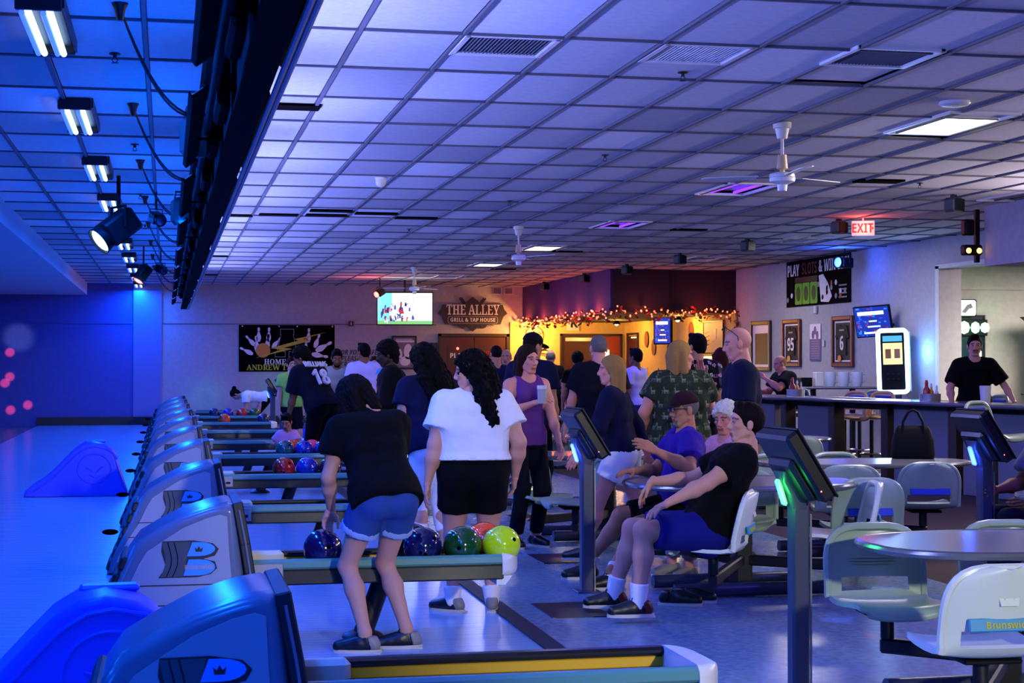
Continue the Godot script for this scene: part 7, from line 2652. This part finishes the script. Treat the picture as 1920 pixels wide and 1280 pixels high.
func garment(root: Node3D, j: Dictionary, o: Dictionary, c: Dictionary, cell: float) -> void:
	var s: float = j.s
	var g: float = o.get("girth", 1.0)
	var lg: float = lerpf(1.0, g, 0.75)
	var u: Vector3 = j.up
	var cuts := []
	var b := []
	var loose: float = c.get("loose", 0.012)
	if c.kind == "tee":
		b = torso_bones(j, o, loose)
		var hem: float = c.get("hem", -0.02)
		# the cloth hangs from the hips down to the hem
		var p: Vector3 = j.pelvis
		for sg in [-1.0, 1.0]:
			b.append([p + j.left * sg * 0.07 * s * g + u * 0.03, p + j.left * sg * 0.075 * s * g + u * (hem - 0.05), 0.1 * s * lerpf(1, g, 0.6) + loose + 0.006, 0.1 * s * lerpf(1, g, 0.6) + loose + 0.01, 0])
		var mid_r: float = 0.09 * s * lerpf(1, g, 0.6) + loose
		b.append([p + j.left * 0.06 * s * g + u * 0.06, p - j.left * 0.06 * s * g + u * 0.06, mid_r, mid_r, 0])
		b.append([p + j.left * 0.06 * s * g + u * (hem - 0.02), p - j.left * 0.06 * s * g + u * (hem - 0.02), mid_r + 0.01, mid_r + 0.01, 0])
		b.append([p - j.fwd * 0.04 * s + u * 0.02, p - j.fwd * 0.04 * s + u * (hem - 0.02), mid_r, mid_r, 0])
		cuts.append([-u, -(p + u * hem).dot(u)])
		var sl: float = c.get("sleeve", 0.55)
		for k in 2:
			var sh: Vector3 = [j.shL, j.shR][k]
			var el: Vector3 = [j.eL, j.eR][k]
			var wr: Vector3 = [j.wL, j.wR][k]
			if sl <= 0.0:
				continue
			elif sl <= 1.0:
				b.append([sh, part_way(sh, el, sl), 0.06 * s * lg + loose, 0.058 * s * lg + loose + 0.01, 1])
			else:
				b.append([sh, el, 0.058 * s * lg + loose, 0.05 * s * lg + loose, 0])
				b.append([el, part_way(el, wr, sl - 1.0), 0.047 * s * lg + loose, 0.038 * s + loose, 1])
		# neck hole, and arm holes where there are no sleeves
		if sl <= 0.0:
			for k in 2:
				var sh: Vector3 = [j.shL, j.shR][k]
				var el: Vector3 = [j.eL, j.eR][k]
				b.append([sh + u * 0.03 + (sh - j.neck).normalized() * 0.02, sh.lerp(el, 0.5), 0.07 * s, 0.075 * s, 2])
		b.append([j.neck + j.fwd * 0.02 * s - u * 0.01, j.head, (0.058 if sl > 0.0 else 0.066) * s, 0.08 * s, 2])
	elif c.kind == "legs":   # shorts and trousers
		var p: Vector3 = j.pelvis
		for q in torso_bones(j, o, loose).slice(0, 3):
			b.append(q)
		b.append([p + u * 0.09 * s + j.left * 0.06 * s * g, p + u * 0.09 * s - j.left * 0.06 * s * g, 0.092 * s * g + loose, 0.092 * s * g + loose, 0])
		cuts.append([u, (p + u * c.get("waist", 0.1) * s).dot(u)])
		var ll: float = c.get("leg", 0.5)
		for k in 2:
			var hp: Vector3 = [j.hipL, j.hipR][k]
			var kn: Vector3 = [j.knL, j.knR][k]
			var an: Vector3 = [j.anL, j.anR][k]
			if ll <= 1.0:
				b.append([hp, part_way(hp, kn, ll), 0.092 * s * lg + loose, lerpf(0.09, 0.062, ll) * s * lg + loose + 0.012, 1])
			else:
				b.append([hp, kn, 0.09 * s * lg + loose, 0.06 * s * lg + loose, 0])
				b.append([kn, part_way(kn, an, ll - 1.0), 0.058 * s * lg + loose, 0.05 * s + loose, 1])
	var m := skin_of(b, cell, 0.03, cuts, c.get("ripple", 0.007), V(7, 4, 7))
	var o2 := put_mesh(c.get("called", "shirt" if c.kind == "tee" else "shorts"), m.mesh(), mats[c.mat], root)
	if c.get("cuff", "") != "":
		for k in 2:
			var hp: Vector3 = [j.hipL, j.hipR][k]
			var kn: Vector3 = [j.knL, j.knR][k]
			var ll: float = c.leg
			var r := lerpf(0.09, 0.062, ll) * s * lg + loose + 0.016
			var cm := skin_of([[part_way(hp, kn, ll - 0.075), part_way(hp, kn, ll + 0.012), r, r, 1]], cell, 0.02, [[(hp - kn).normalized(), part_way(hp, kn, ll - 0.09).dot((hp - kn).normalized())]])
			put_mesh("cuff", cm.mesh(), mats[c.cuff], o2)

func hair(root: Node3D, style: String, material: Material, hx: Transform3D, near: bool) -> void:
	var b := [[V(0, 0.036, -0.016), V(0.083, 0.1, 0.106), 0.0, 0.0, 3]]
	var cuts := []
	var ripple := 0.004
	var rs := V(55, 14, 55)
	match style:
		"short":
			b.append([V(0, -0.02, -0.06), V(0, -0.06, -0.055), 0.055, 0.045, 0])
			b.append([V(-0.03, 0.115, 0.05), V(0.03, 0.115, 0.05), 0.022, 0.022, 0])
			cuts.append([V(0, -1, -0.25), 0.085])
		"crop":
			b = [[V(0, 0.032, -0.014), V(0.077, 0.093, 0.1), 0.0, 0.0, 3]]
			ripple = 0.001
			cuts.append([V(0, -1, -0.35), 0.07])
		"balding":
			b = [[V(0, 0.02, -0.02), V(0.08, 0.085, 0.1), 0.0, 0.0, 3]]
			cuts.append([V(0, -1, -0.3), 0.07])
			cuts.append([V(0, 1, 0.35), 0.055])
		"bob":
			for sg in [-1.0, 1.0]:
				b.append([V(sg * 0.062, 0.03, -0.01), V(sg * 0.075, -0.13, 0.0), 0.036, 0.034, 0])
				b.append([V(sg * 0.04, 0.0, -0.075), V(sg * 0.045, -0.15, -0.07), 0.045, 0.036, 0])
			b.append([V(0, 0.0, -0.085), V(0, -0.15, -0.08), 0.045, 0.036, 0])
		"long", "longer":
			var l := -0.3 if style == "long" else -0.42
			for sg in [-1.0, 1.0]:
				b.append([V(sg * 0.06, 0.04, -0.02), V(sg * 0.078, -0.16, -0.02), 0.034, 0.03, 0])
				b.append([V(sg * 0.078, -0.16, -0.02), V(sg * 0.1, l, 0.0), 0.03, 0.02, 0])
				b.append([V(sg * 0.04, 0.0, -0.075), V(sg * 0.055, l, -0.085), 0.045, 0.028, 0])
			b.append([V(0, 0.0, -0.085), V(0, l - 0.02, -0.095), 0.045, 0.03, 0])
			ripple = 0.006
		"curly":
			b = [[V(0, 0.045, -0.02), V(0.098, 0.108, 0.118), 0.0, 0.0, 3], [V(0, -0.02, -0.07), V(0, -0.07, -0.06), 0.06, 0.05, 0]]
			ripple = 0.02
			rs = V(34, 34, 34)
		"curly_long":
			b = [[V(0, 0.04, -0.02), V(0.1, 0.112, 0.122), 0.0, 0.0, 3]]
			for sg in [-1.0, 1.0]:
				b.append([V(sg * 0.07, 0.02, -0.04), V(sg * 0.11, -0.18, -0.09), 0.06, 0.062, 0])
				b.append([V(sg * 0.11, -0.18, -0.09), V(sg * 0.12, -0.34, -0.13), 0.062, 0.04, 0])
			b.append([V(0, 0.0, -0.09), V(0, -0.22, -0.14), 0.075, 0.075, 0])
			b.append([V(0, -0.22, -0.14), V(0, -0.37, -0.18), 0.075, 0.045, 0])
			ripple = 0.026
			rs = V(26, 17, 26)
		"mop":   # long hair falling forward round a bowed head
			b = [[V(0, 0.04, -0.015), V(0.092, 0.104, 0.115), 0.0, 0.0, 3]]
			for sg in [-1.0, 1.0]:
				b.append([V(sg * 0.06, 0.03, 0.02), V(sg * 0.085, -0.14, 0.08), 0.045, 0.035, 0])
				b.append([V(sg * 0.06, 0.0, -0.05), V(sg * 0.085, -0.2, 0.01), 0.05, 0.035, 0])
			b.append([V(0, 0.0, -0.08), V(0, -0.13, -0.08), 0.06, 0.04, 0])
			ripple = 0.012
			rs = V(40, 12, 40)
		"bun":
			b.append([V(-0.02, 0.08, -0.12), V(0.02, 0.08, -0.12), 0.048, 0.048, 0])
			b.append([V(0, -0.02, -0.06), V(0, -0.06, -0.055), 0.055, 0.045, 0])
			ripple = 0.008
	if style in ["short", "crop", "bun", "curly"]:
		for sg in [-1.0, 1.0]:
			b.append([V(sg * 0.092, -0.07, 0.02), V(0.045, 0.055, 0.06), 0.0, 0.0, 4])
		b.append([V(0, -0.05, 0.098), V(0.12, 0.112, 0.086), 0.0, 0.0, 4])
	elif style != "balding":
		b.append([V(0, -0.044, 0.094), V(0.074, 0.108, 0.09), 0.0, 0.0, 4])
	else:
		b.append([V(0, -0.03, 0.09), V(0.085, 0.13, 0.1), 0.0, 0.0, 4])
	var m := skin_of(b, 0.007 if near else 0.011, 0.02, cuts, ripple, rs)
	put_mesh("hair", m.mesh(), material, root).transform = hx

func build_people() -> void:
	head_man = make_head(0.0055)
	head_far = make_head(0.0085)
	hand_rest = make_hand(0.0035, 0.35)
	hand_grip = make_hand(0.0035, 0.75)
	hand_far = make_hand(0.0055, 0.45)
	var tee := func(m: String, more := {}) -> Dictionary:
		var c := {"kind": "tee", "mat": m}
		c.merge(more, true)
		return c
	var legs := func(m: String, l: float, more := {}) -> Dictionary:
		var c := {"kind": "legs", "mat": m, "leg": l, "called": "shorts" if l < 1.0 else "trousers"}
		c.merge(more, true)
		return c
	# --- the four in front
	person({"label": "person in a black shirt and denim shorts bending over the ball rack", "x": 1.13, "d": 8.7, "face": 345.0, "h": 1.62, "girth": 0.98, "bust": 0.8, "near": true, "skin": "skin_fair",
		"at": {"pelvis": [0.0, 0.83, -0.04], "anL": [0.11, 0.085, -0.03], "anR": [-0.14, 0.085, 0.0], "kneeL": [0.5, 0.5, 1.2], "kneeR": [0.2, 0.5, 1.2]}, "world": {"haL": [0.885, 0.735, 8.98], "elL": [0.6, 0.9, 8.3], "haR": [1.15, 0.75, 9.15]}, "lean": 34.0, "nod": 44.0, "turn": 30.0, "twist": -8.0,
		"gripL": true, "palmL": [0.0, -0.6, -0.6], "dirL": [0.1, -0.85, 0.4], "hair": "mop", "hair_mat": "hair_dark_brown", "shoes": "shoe_black", "heel": "shoe_grey", "toeL": [0.85, 0, 0.5], "toeR": [0.9, 0, 0.35],
		"wear": [tee.call("cloth_black", {"sleeve": 0.55, "hem": -0.07, "loose": 0.034, "ripple": 0.012}), legs.call("cloth_denim", 0.46, {"cuff": "cloth_denim_pale", "loose": 0.02})]})
	person({"label": "person in a white shirt and black shorts seen from behind, dark curly hair", "x": 1.86, "d": 9.95, "face": 4.0, "h": 1.6, "girth": 1.42, "hips": 1.15, "wide": 1.12, "near": true, "skin": "skin_fair",
		"at": {"pelvis": [0.0, 0.86, 0.0], "anL": [0.13, 0.085, -0.02], "anR": [-0.115, 0.085, -0.01], "haL": [0.285, 0.80, -0.04], "elL": [0.5, 0.95, -0.5], "haR": [-0.27, 0.83, 0.06], "elR": [-0.6, 0.95, -0.4]}, "lean": 3.0, "turn": 78.0, "nod": 6.0,
		"hair": "curly_long", "hair_mat": "hair_black", "eyes": true, "shoes": "shoe_black", "heel": "shoe_grey", "socks": "cloth_white", "sock_top": 0.18, "toeL": [0.75, 0, 0.6], "toeR": [-0.1, 0, 1],
		"wear": [tee.call("cloth_white", {"sleeve": 0.62, "hem": 0.07, "loose": 0.022, "ripple": 0.014, "neck": 0.03}), legs.call("cloth_black", 0.55, {"loose": 0.012, "waist": 0.17})]})
	person({"label": "seated person in a black shirt and blue shorts, arm on the table edge", "x": 3.2, "d": 9.42, "face": 278.0, "h": 1.76, "girth": 1.15, "belly": 0.9, "near": true, "skin": "skin_fair",
		"world": {"pelvis": [3.2, 0.54, 9.45], "neck": [3.42, 1.0, 9.45], "anL": [2.73, 0.12, 9.3], "anR": [2.70, 0.11, 9.75], "kneeL": [2.5, 1.0, 9.25], "kneeR": [2.5, 1.0, 9.75], "haL": [2.90, 0.72, 9.2], "elL": [3.3, 0.45, 8.9], "haR": [2.98, 0.79, 9.84], "elR": [3.3, 0.6, 10.0]},
		"turn": 4.0, "nod": -4.0, "palmL": [0, -1, 0], "palmR": [0.3, -0.4, -0.6], "dirR": [0.0, -0.75, 0.55], "hair": "short", "hair_mat": "hair_dark_brown", "eyes": true, "shoes": "shoe_black", "heel": "shoe_red", "socks": "cloth_white", "sock_top": 0.26, "toeL": [0.05, 0, 1], "toeR": [0, 0, 1],
		"wear": [tee.call("cloth_black", {"sleeve": 0.62, "hem": -0.02, "loose": 0.022, "ripple": 0.01}), legs.call("cloth_royal", 0.82, {"loose": 0.02})]})
	person({"label": "seated person in a purple shirt, dark cap and glasses, laughing", "x": 3.56, "d": 11.1, "face": 272.0, "h": 1.74, "girth": 1.12, "belly": 0.8, "near": true, "skin": "skin_tan",
		"world": {"pelvis": [3.58, 0.53, 11.1], "neck": [3.6, 1.06, 11.08], "anL": [2.95, 0.1, 10.7], "anR": [2.92, 0.1, 11.25], "kneeL": [2.6, 1.0, 10.85], "kneeR": [2.6, 1.0, 11.2], "haL": [3.28, 0.93, 10.72], "elL": [3.6, 0.6, 10.5], "haR": [3.22, 0.77, 11.1], "elR": [3.5, 0.5, 11.4]},
		"turn": 10.0, "nod": 2.0, "palmL": [-0.5, 0, 0.6], "palmR": [0, -1, 0], "hair": "crop", "hair_mat": "hair_grey", "beard": "goatee", "beard_mat": "hair_grey", "glasses": true, "eyes": true, "cap": "cloth_maroon", "shoes": "shoe_black", "socks": "cloth_white", "toeL": [0.1, 0, 1], "toeR": [0, 0, 1],
		"wear": [tee.call("cloth_purple", {"sleeve": 0.75, "hem": -0.02, "loose": 0.025, "ripple": 0.01}), legs.call("cloth_black", 0.85, {"loose": 0.016})]})
	# --- standing behind them
	person({"label": "blond person in a dark blue top and white shorts walking to the left", "x": 3.42, "d": 12.1, "face": 300.0, "h": 1.6, "girth": 1.05, "bust": 0.8, "skin": "skin_rosy", "lean": 8.0, "at": {"anL": [0.1, 0.085, 0.28], "anR": [-0.08, 0.12, -0.3], "haL": [0.3, 0.85, 0.25], "haR": [-0.28, 0.8, -0.15]}, "turn": 20.0,
		"hair": "long", "hair_mat": "hair_blond", "shoes": "shoe_black", "wear": [tee.call("cloth_navy", {"sleeve": 1.7, "hem": -0.02, "loose": 0.02}), legs.call("cloth_white", 0.5, {"loose": 0.02})]})
	person({"label": "person with a blond bob in a dark green shirt with pale animals", "x": 4.1, "d": 12.75, "face": 12.0, "h": 1.72, "girth": 1.3, "skin": "skin_rosy", "fine": true, "turn": -72.0, "at": {"haR": [-0.2, 1.4, 0.16], "elR": [-0.4, 0.4, 0.0], "haL": [0.3, 0.95, 0.15]}, "palmR": [0, 0, -1],
		"hair": "bob", "hair_mat": "hair_blond", "shoes": "shoe_black", "wear": [tee.call("cloth_llama", {"sleeve": 0.6, "hem": -0.08, "loose": 0.03, "ripple": 0.012}), legs.call("cloth_blue", 1.9)]})
	person({"label": "dark-haired person in a black floral shirt seen from behind", "x": 5.3, "d": 15.9, "face": 2.0, "h": 1.84, "girth": 1.05, "skin": "skin_tan", "turn": 30.0, "hair": "short", "hair_mat": "hair_black", "shoes": "shoe_black", "wear": [tee.call("cloth_floral", {"sleeve": 0.7, "hem": -0.1, "loose": 0.025}), legs.call("cloth_dark_navy", 1.9)]})
	person({"label": "tall bald person in a navy shirt with sunglasses pushed up", "x": 4.33, "d": 11.9, "face": 282.0, "h": 1.82, "girth": 1.18, "belly": 0.8, "fine": true, "skin": "skin_rosy", "nod": 8.0, "eyes": true, "sunglasses_up": true, "at": {"haL": [0.28, 0.82, 0.12]}, "shoes": "shoe_black",
		"wear": [tee.call("cloth_navy", {"sleeve": 0.75, "hem": -0.06, "loose": 0.028}), legs.call("cloth_khaki", 0.95)]})
	person({"label": "elderly seated person with short white curls", "x": 3.98, "d": 11.35, "face": 250.0, "h": 1.56, "girth": 1.1, "fine": true, "skin": "skin_rosy", "at": {"pelvis": [0, 0.52, -0.05], "anL": [0.1, 0.1, 0.4], "anR": [-0.1, 0.1, 0.4], "kneeL": [0.1, 1.2, 0.6], "kneeR": [-0.1, 1.2, 0.6], "haL": [0.1, 0.74, 0.3], "haR": [-0.1, 0.74, 0.3]}, "nod": 10.0, "turn": 20.0, "eyes": true,
		"hair": "curly", "hair_mat": "hair_white", "shoes": "shoe_grey", "wear": [tee.call("cloth_pink", {"sleeve": 1.6}), legs.call("cloth_grey", 1.9)]})
	person({"label": "shaven-headed person in a navy shirt and khaki trousers seen from behind", "x": 4.02, "d": 15.0, "face": 4.0, "h": 1.81, "girth": 1.15, "skin": "skin_rosy", "turn": 10.0, "at": {"haL": [0.3, 0.9, 0.2]}, "hair": "crop", "hair_mat": "hair_grey", "shoes": "shoe_black", "wear": [tee.call("cloth_dark_navy", {"sleeve": 0.6, "hem": -0.06, "loose": 0.026}), legs.call("cloth_khaki", 1.9)]})
	person({"label": "young person in a purple top with very long brown hair, facing the camera", "x": 2.93, "d": 13.3, "face": 164.0, "h": 1.69, "bust": 0.9, "fine": true, "skin": "skin_rosy", "turn": 12.0, "nod": 4.0, "eyes": true, "at": {"haR": [-0.1, 1.2, 0.3], "elR": [-0.5, 0.9, 0.0], "haL": [0.2, 0.8, 0.25]}, "palmR": [0.5, 0, 0.4],
		"hair": "longer", "hair_mat": "hair_brown", "shoes": "shoe_black", "wear": [tee.call("cloth_plum", {"sleeve": 0.0, "hem": -0.06, "loose": 0.014, "neck": -0.03}), legs.call("cloth_dark_navy", 1.9)]})
	var beer := glass_of("plastic cup of beer held by the person in the purple top", 0.15, 0.036, 0.046, 0.8)
	beer.position = P(2.98, 1.2, 12.9)
	person({"label": "person in a dark cap and navy shirt behind the long-haired one", "x": 3.44, "d": 15.4, "face": 40.0, "h": 1.83, "girth": 1.15, "skin": "skin_tan", "turn": -20.0, "nod": 8.0, "hair": "crop", "hair_mat": "hair_dark_brown", "cap": "cloth_dark_navy", "shoes": "shoe_black", "wear": [tee.call("cloth_navy", {"sleeve": 0.65, "hem": -0.06, "loose": 0.024}), legs.call("cloth_dark_navy", 1.9)]})
	person({"label": "dark-haired person in navy before the red door", "x": 4.44, "d": 22.0, "face": 350.0, "h": 1.78, "skin": "skin_tan", "hair": "crop", "hair_mat": "hair_dark_brown", "shoes": "shoe_black", "wear": [tee.call("cloth_navy"), legs.call("cloth_dark_navy", 1.9)]})
	person({"label": "grey-haired person half hidden before the red door", "x": 4.95, "d": 23.8, "face": 200.0, "h": 1.74, "skin": "skin_tan", "hair": "balding", "hair_mat": "hair_grey", "shoes": "shoe_black", "wear": [tee.call("cloth_black"), legs.call("cloth_dark_navy", 1.9)]})
	person({"label": "dark-haired person in a navy top and white trousers stooping behind the white shirt", "x": 2.0, "d": 12.3, "face": 345.0, "h": 1.7, "girth": 1.15, "bust": 0.8, "skin": "skin_fair", "lean": 16.0, "nod": 20.0, "turn": 20.0, "at": {"haL": [0.28, 0.78, 0.12]}, "hair": "curly_long", "hair_mat": "hair_black", "shoes": "shoe_grey", "wear": [tee.call("cloth_navy", {"sleeve": 0.5, "hem": -0.06, "loose": 0.03}), legs.call("cloth_white", 1.6)]})
	person({"label": "curly-haired person dressed all in black, looking left", "x": 2.27, "d": 16.3, "face": 272.0, "h": 1.76, "girth": 1.15, "skin": "skin_dark", "lean": 8.0, "nod": 12.0, "at": {"haL": [0.15, 1.0, 0.35]}, "hair": "curly", "hair_mat": "hair_black", "shoes": "shoe_black", "wear": [tee.call("cloth_black", {"sleeve": 1.8, "hem": -0.06, "loose": 0.035}), legs.call("cloth_black", 1.9)]})
	person({"label": "child in a light blue cap beside the person in black", "x": 2.62, "d": 19.8, "face": 300.0, "h": 1.44, "skin": "skin_brown", "hair": "crop", "hair_mat": "hair_black", "cap": "cloth_cyan", "cap_back": true, "shoes": "shoe_black", "wear": [tee.call("cloth_navy"), legs.call("cloth_black", 1.9)]})
	person({"label": "long-haired person in an olive top far back beside the lavender shirt", "x": 3.05, "d": 24.3, "face": 196.0, "h": 1.63, "bust": 0.8, "fine": true, "eyes": true, "skin": "skin_rosy", "hair": "long", "hair_mat": "hair_brown", "shoes": "shoe_black", "wear": [tee.call("cloth_olive", {"sleeve": 0.0, "neck": -0.03}), legs.call("cloth_dark_navy", 1.9)]})
	person({"label": "person in a lavender shirt seen from behind before the wall lettering", "x": 2.8, "d": 23.6, "face": 350.0, "h": 1.82, "girth": 1.05, "skin": "skin_brown", "turn": 25.0, "hair": "short", "hair_mat": "hair_black", "shoes": "shoe_black", "wear": [tee.call("cloth_lavender", {"sleeve": 0.65, "loose": 0.022}), legs.call("cloth_dark_navy", 1.9)]})
	person({"label": "bearded person in an open pale grey shirt looking down", "x": 2.42, "d": 23.8, "face": 172.0, "h": 1.74, "fine": true, "eyes": true, "skin": "skin_brown", "nod": 22.0, "turn": -10.0, "hair": "short", "hair_mat": "hair_black", "beard": "full", "shoes": "shoe_black", "wear": [tee.call("cloth_grey", {"sleeve": 1.6, "loose": 0.025, "neck": -0.01}), legs.call("cloth_dark_navy", 1.9)]})
	var jr := person({"label": "person in a dark number 18 jersey leaning to the left", "x": 1.92, "d": 20.6, "face": 322.0, "h": 1.84, "girth": 1.15, "skin": "skin_brown", "lean": 32.0, "nod": 24.0, "turn": 30.0, "at": {"haL": [0.15, 0.75, 0.5], "haR": [-0.2, 0.8, 0.45]}, "hair": "curly", "hair_mat": "hair_black", "shoes": "shoe_black", "wear": [tee.call("cloth_dark_navy", {"sleeve": 0.85, "hem": -0.08, "loose": 0.04}), legs.call("cloth_black", 1.9)]})
	var jx := Transform3D(Basis(Vector3.UP, PI) * Basis(Vector3.RIGHT, -0.56), V(0, 1.35, 0.03))
	text("jersey_number", "18", 0.3, mats.print_white, jr, jx, "Droid Sans", true, 0.03, 0.8)
	text("jersey_name", "WILLIAMS", 0.095, mats.print_white, jr, jx * T(V(0, 0.19, 0.0)), "Droid Sans", false, 0.02, 0.9)
	person({"label": "person in a light green shirt at the far consoles", "x": 1.88, "d": 25.4, "face": 160.0, "h": 1.62, "skin": "skin_fair", "glasses": true, "fine": true, "hair": "short", "hair_mat": "hair_dark_brown", "shoes": "shoe_black", "wear": [tee.call("cloth_green", {"loose": 0.022}), legs.call("cloth_dark_navy", 0.9)]})
	person({"label": "person in a white top bending over a far rack, dark hair in a bun", "x": 1.9, "d": 33.75, "face": 272.0, "h": 1.62, "girth": 1.1, "skin": "skin_fair", "lean": 84.0, "nod": 70.0, "at": {"pelvis": [0, 0.8, -0.1], "haL": [0.1, 0.5, 0.5], "haR": [-0.1, 0.52, 0.5]}, "hair": "bun", "hair_mat": "hair_black", "shoes": "shoe_black", "wear": [tee.call("cloth_white", {"loose": 0.022}), legs.call("cloth_black", 1.9)]})
	person({"label": "toddler in a pale shirt standing behind a row of bowling balls", "x": 1.44, "d": 20.05, "face": 190.0, "h": 0.92, "head": 0.82, "girth": 1.35, "fine": true, "skin": "skin_tan", "nod": 26.0, "turn": -10.0, "eyes": true, "at": {"pelvis": [0, 0.42, 0], "haL": [0.1, 0.56, 0.2], "haR": [-0.14, 0.54, 0.14]}, "hair": "short", "hair_mat": "hair_black", "shoes": "shoe_grey", "wear": [tee.call("cloth_pink", {"sleeve": 0.7, "loose": 0.014}), legs.call("cloth_navy", 0.8)]})
	person({"label": "young person with a moustache in a black shirt behind the high counter", "x": 9.5, "d": 18.05, "face": 200.0, "h": 1.88, "girth": 1.02, "fine": true, "skin": "skin_fair", "eyes": true, "turn": 0.0, "at": {"haL": [0.42, 1.08, 0.25], "haR": [-0.3, 1.05, 0.3]}, "beard": "moustache", "beard_mat": "hair_dark_brown", "hair": "short", "hair_mat": "hair_dark_brown", "shoes": "shoe_black", "wear": [tee.call("cloth_black", {"sleeve": 0.8, "loose": 0.025}), legs.call("cloth_black", 1.9)]})
	person({"label": "older balding person seated hunched at the far end of the high counter", "x": 9.05, "d": 22.9, "face": 262.0, "h": 1.74, "girth": 1.3, "belly": 1.0, "skin": "skin_rosy", "lean": 20.0, "nod": 14.0, "at": {"pelvis": [0, 0.88, -0.08], "anL": [0.12, 0.4, 0.32], "anR": [-0.12, 0.4, 0.32], "haL": [0.1, 1.3, 0.45], "haR": [-0.1, 1.12, 0.45]}, "hair": "balding", "hair_mat": "hair_blond", "shoes": "shoe_black", "wear": [tee.call("cloth_dark_navy", {"sleeve": 0.7, "loose": 0.03}), legs.call("cloth_khaki", 1.8)]})
	person({"label": "person with long dark hair in black at the bar, seen from behind", "x": 6.63, "d": 19.0, "face": 15.0, "h": 1.72, "skin": "skin_tan", "bust": 0.8, "hair": "long", "hair_mat": "hair_auburn", "shoes": "shoe_black", "wear": [tee.call("cloth_black", {"sleeve": 0.6}), legs.call("cloth_black", 1.9)]})
	person({"label": "person with a reddish beard in black facing the long-haired one", "x": 7.2, "d": 19.9, "face": 215.0, "h": 1.66, "skin": "skin_rosy", "hair": "crop", "hair_mat": "hair_auburn", "beard": "full", "shoes": "shoe_black", "wear": [tee.call("cloth_black", {"sleeve": 0.7}), legs.call("cloth_black", 1.9)]})
	person({"label": "dark-haired person in a white and blue shirt near the bar", "x": 6.5, "d": 22.2, "face": 318.0, "h": 1.74, "skin": "skin_brown", "hair": "short", "hair_mat": "hair_black", "shoes": "shoe_black", "wear": [tee.call("cloth_lavender", {"sleeve": 0.6}), legs.call("cloth_blue", 1.9)]})
	person({"label": "dark-haired person in black right of the shaven head", "x": 6.35, "d": 25.0, "face": 10.0, "h": 1.7, "skin": "skin_tan", "hair": "curly", "hair_mat": "hair_black", "shoes": "shoe_black", "wear": [tee.call("cloth_black"), legs.call("cloth_black", 1.9)]})
	person({"label": "grey-headed person just right of the shaven head, farther off", "x": 6.5, "d": 27.5, "face": 20.0, "h": 1.76, "skin": "skin_rosy", "hair": "balding", "hair_mat": "hair_grey", "shoes": "shoe_black", "wear": [tee.call("cloth_black"), legs.call("cloth_black", 1.9)]})
	person({"label": "person in a grey speckled shirt seated at the right frame edge", "x": 5.72, "d": 9.72, "face": 268.0, "h": 1.76, "girth": 1.2, "skin": "skin_brown", "at": {"pelvis": [0, 0.52, 0], "anL": [0.14, 0.1, 0.45], "anR": [-0.14, 0.1, 0.45], "kneeL": [0.1, 1.2, 0.7], "kneeR": [-0.1, 1.2, 0.7], "haL": [0.2, 0.66, 0.3], "haR": [-0.1, 0.7, 0.4]}, "hair": "short", "hair_mat": "hair_black", "shoes": "shoe_black", "wear": [tee.call("cloth_heather", {"sleeve": 0.75, "loose": 0.028}), legs.call("cloth_dark_navy", 1.9)]})
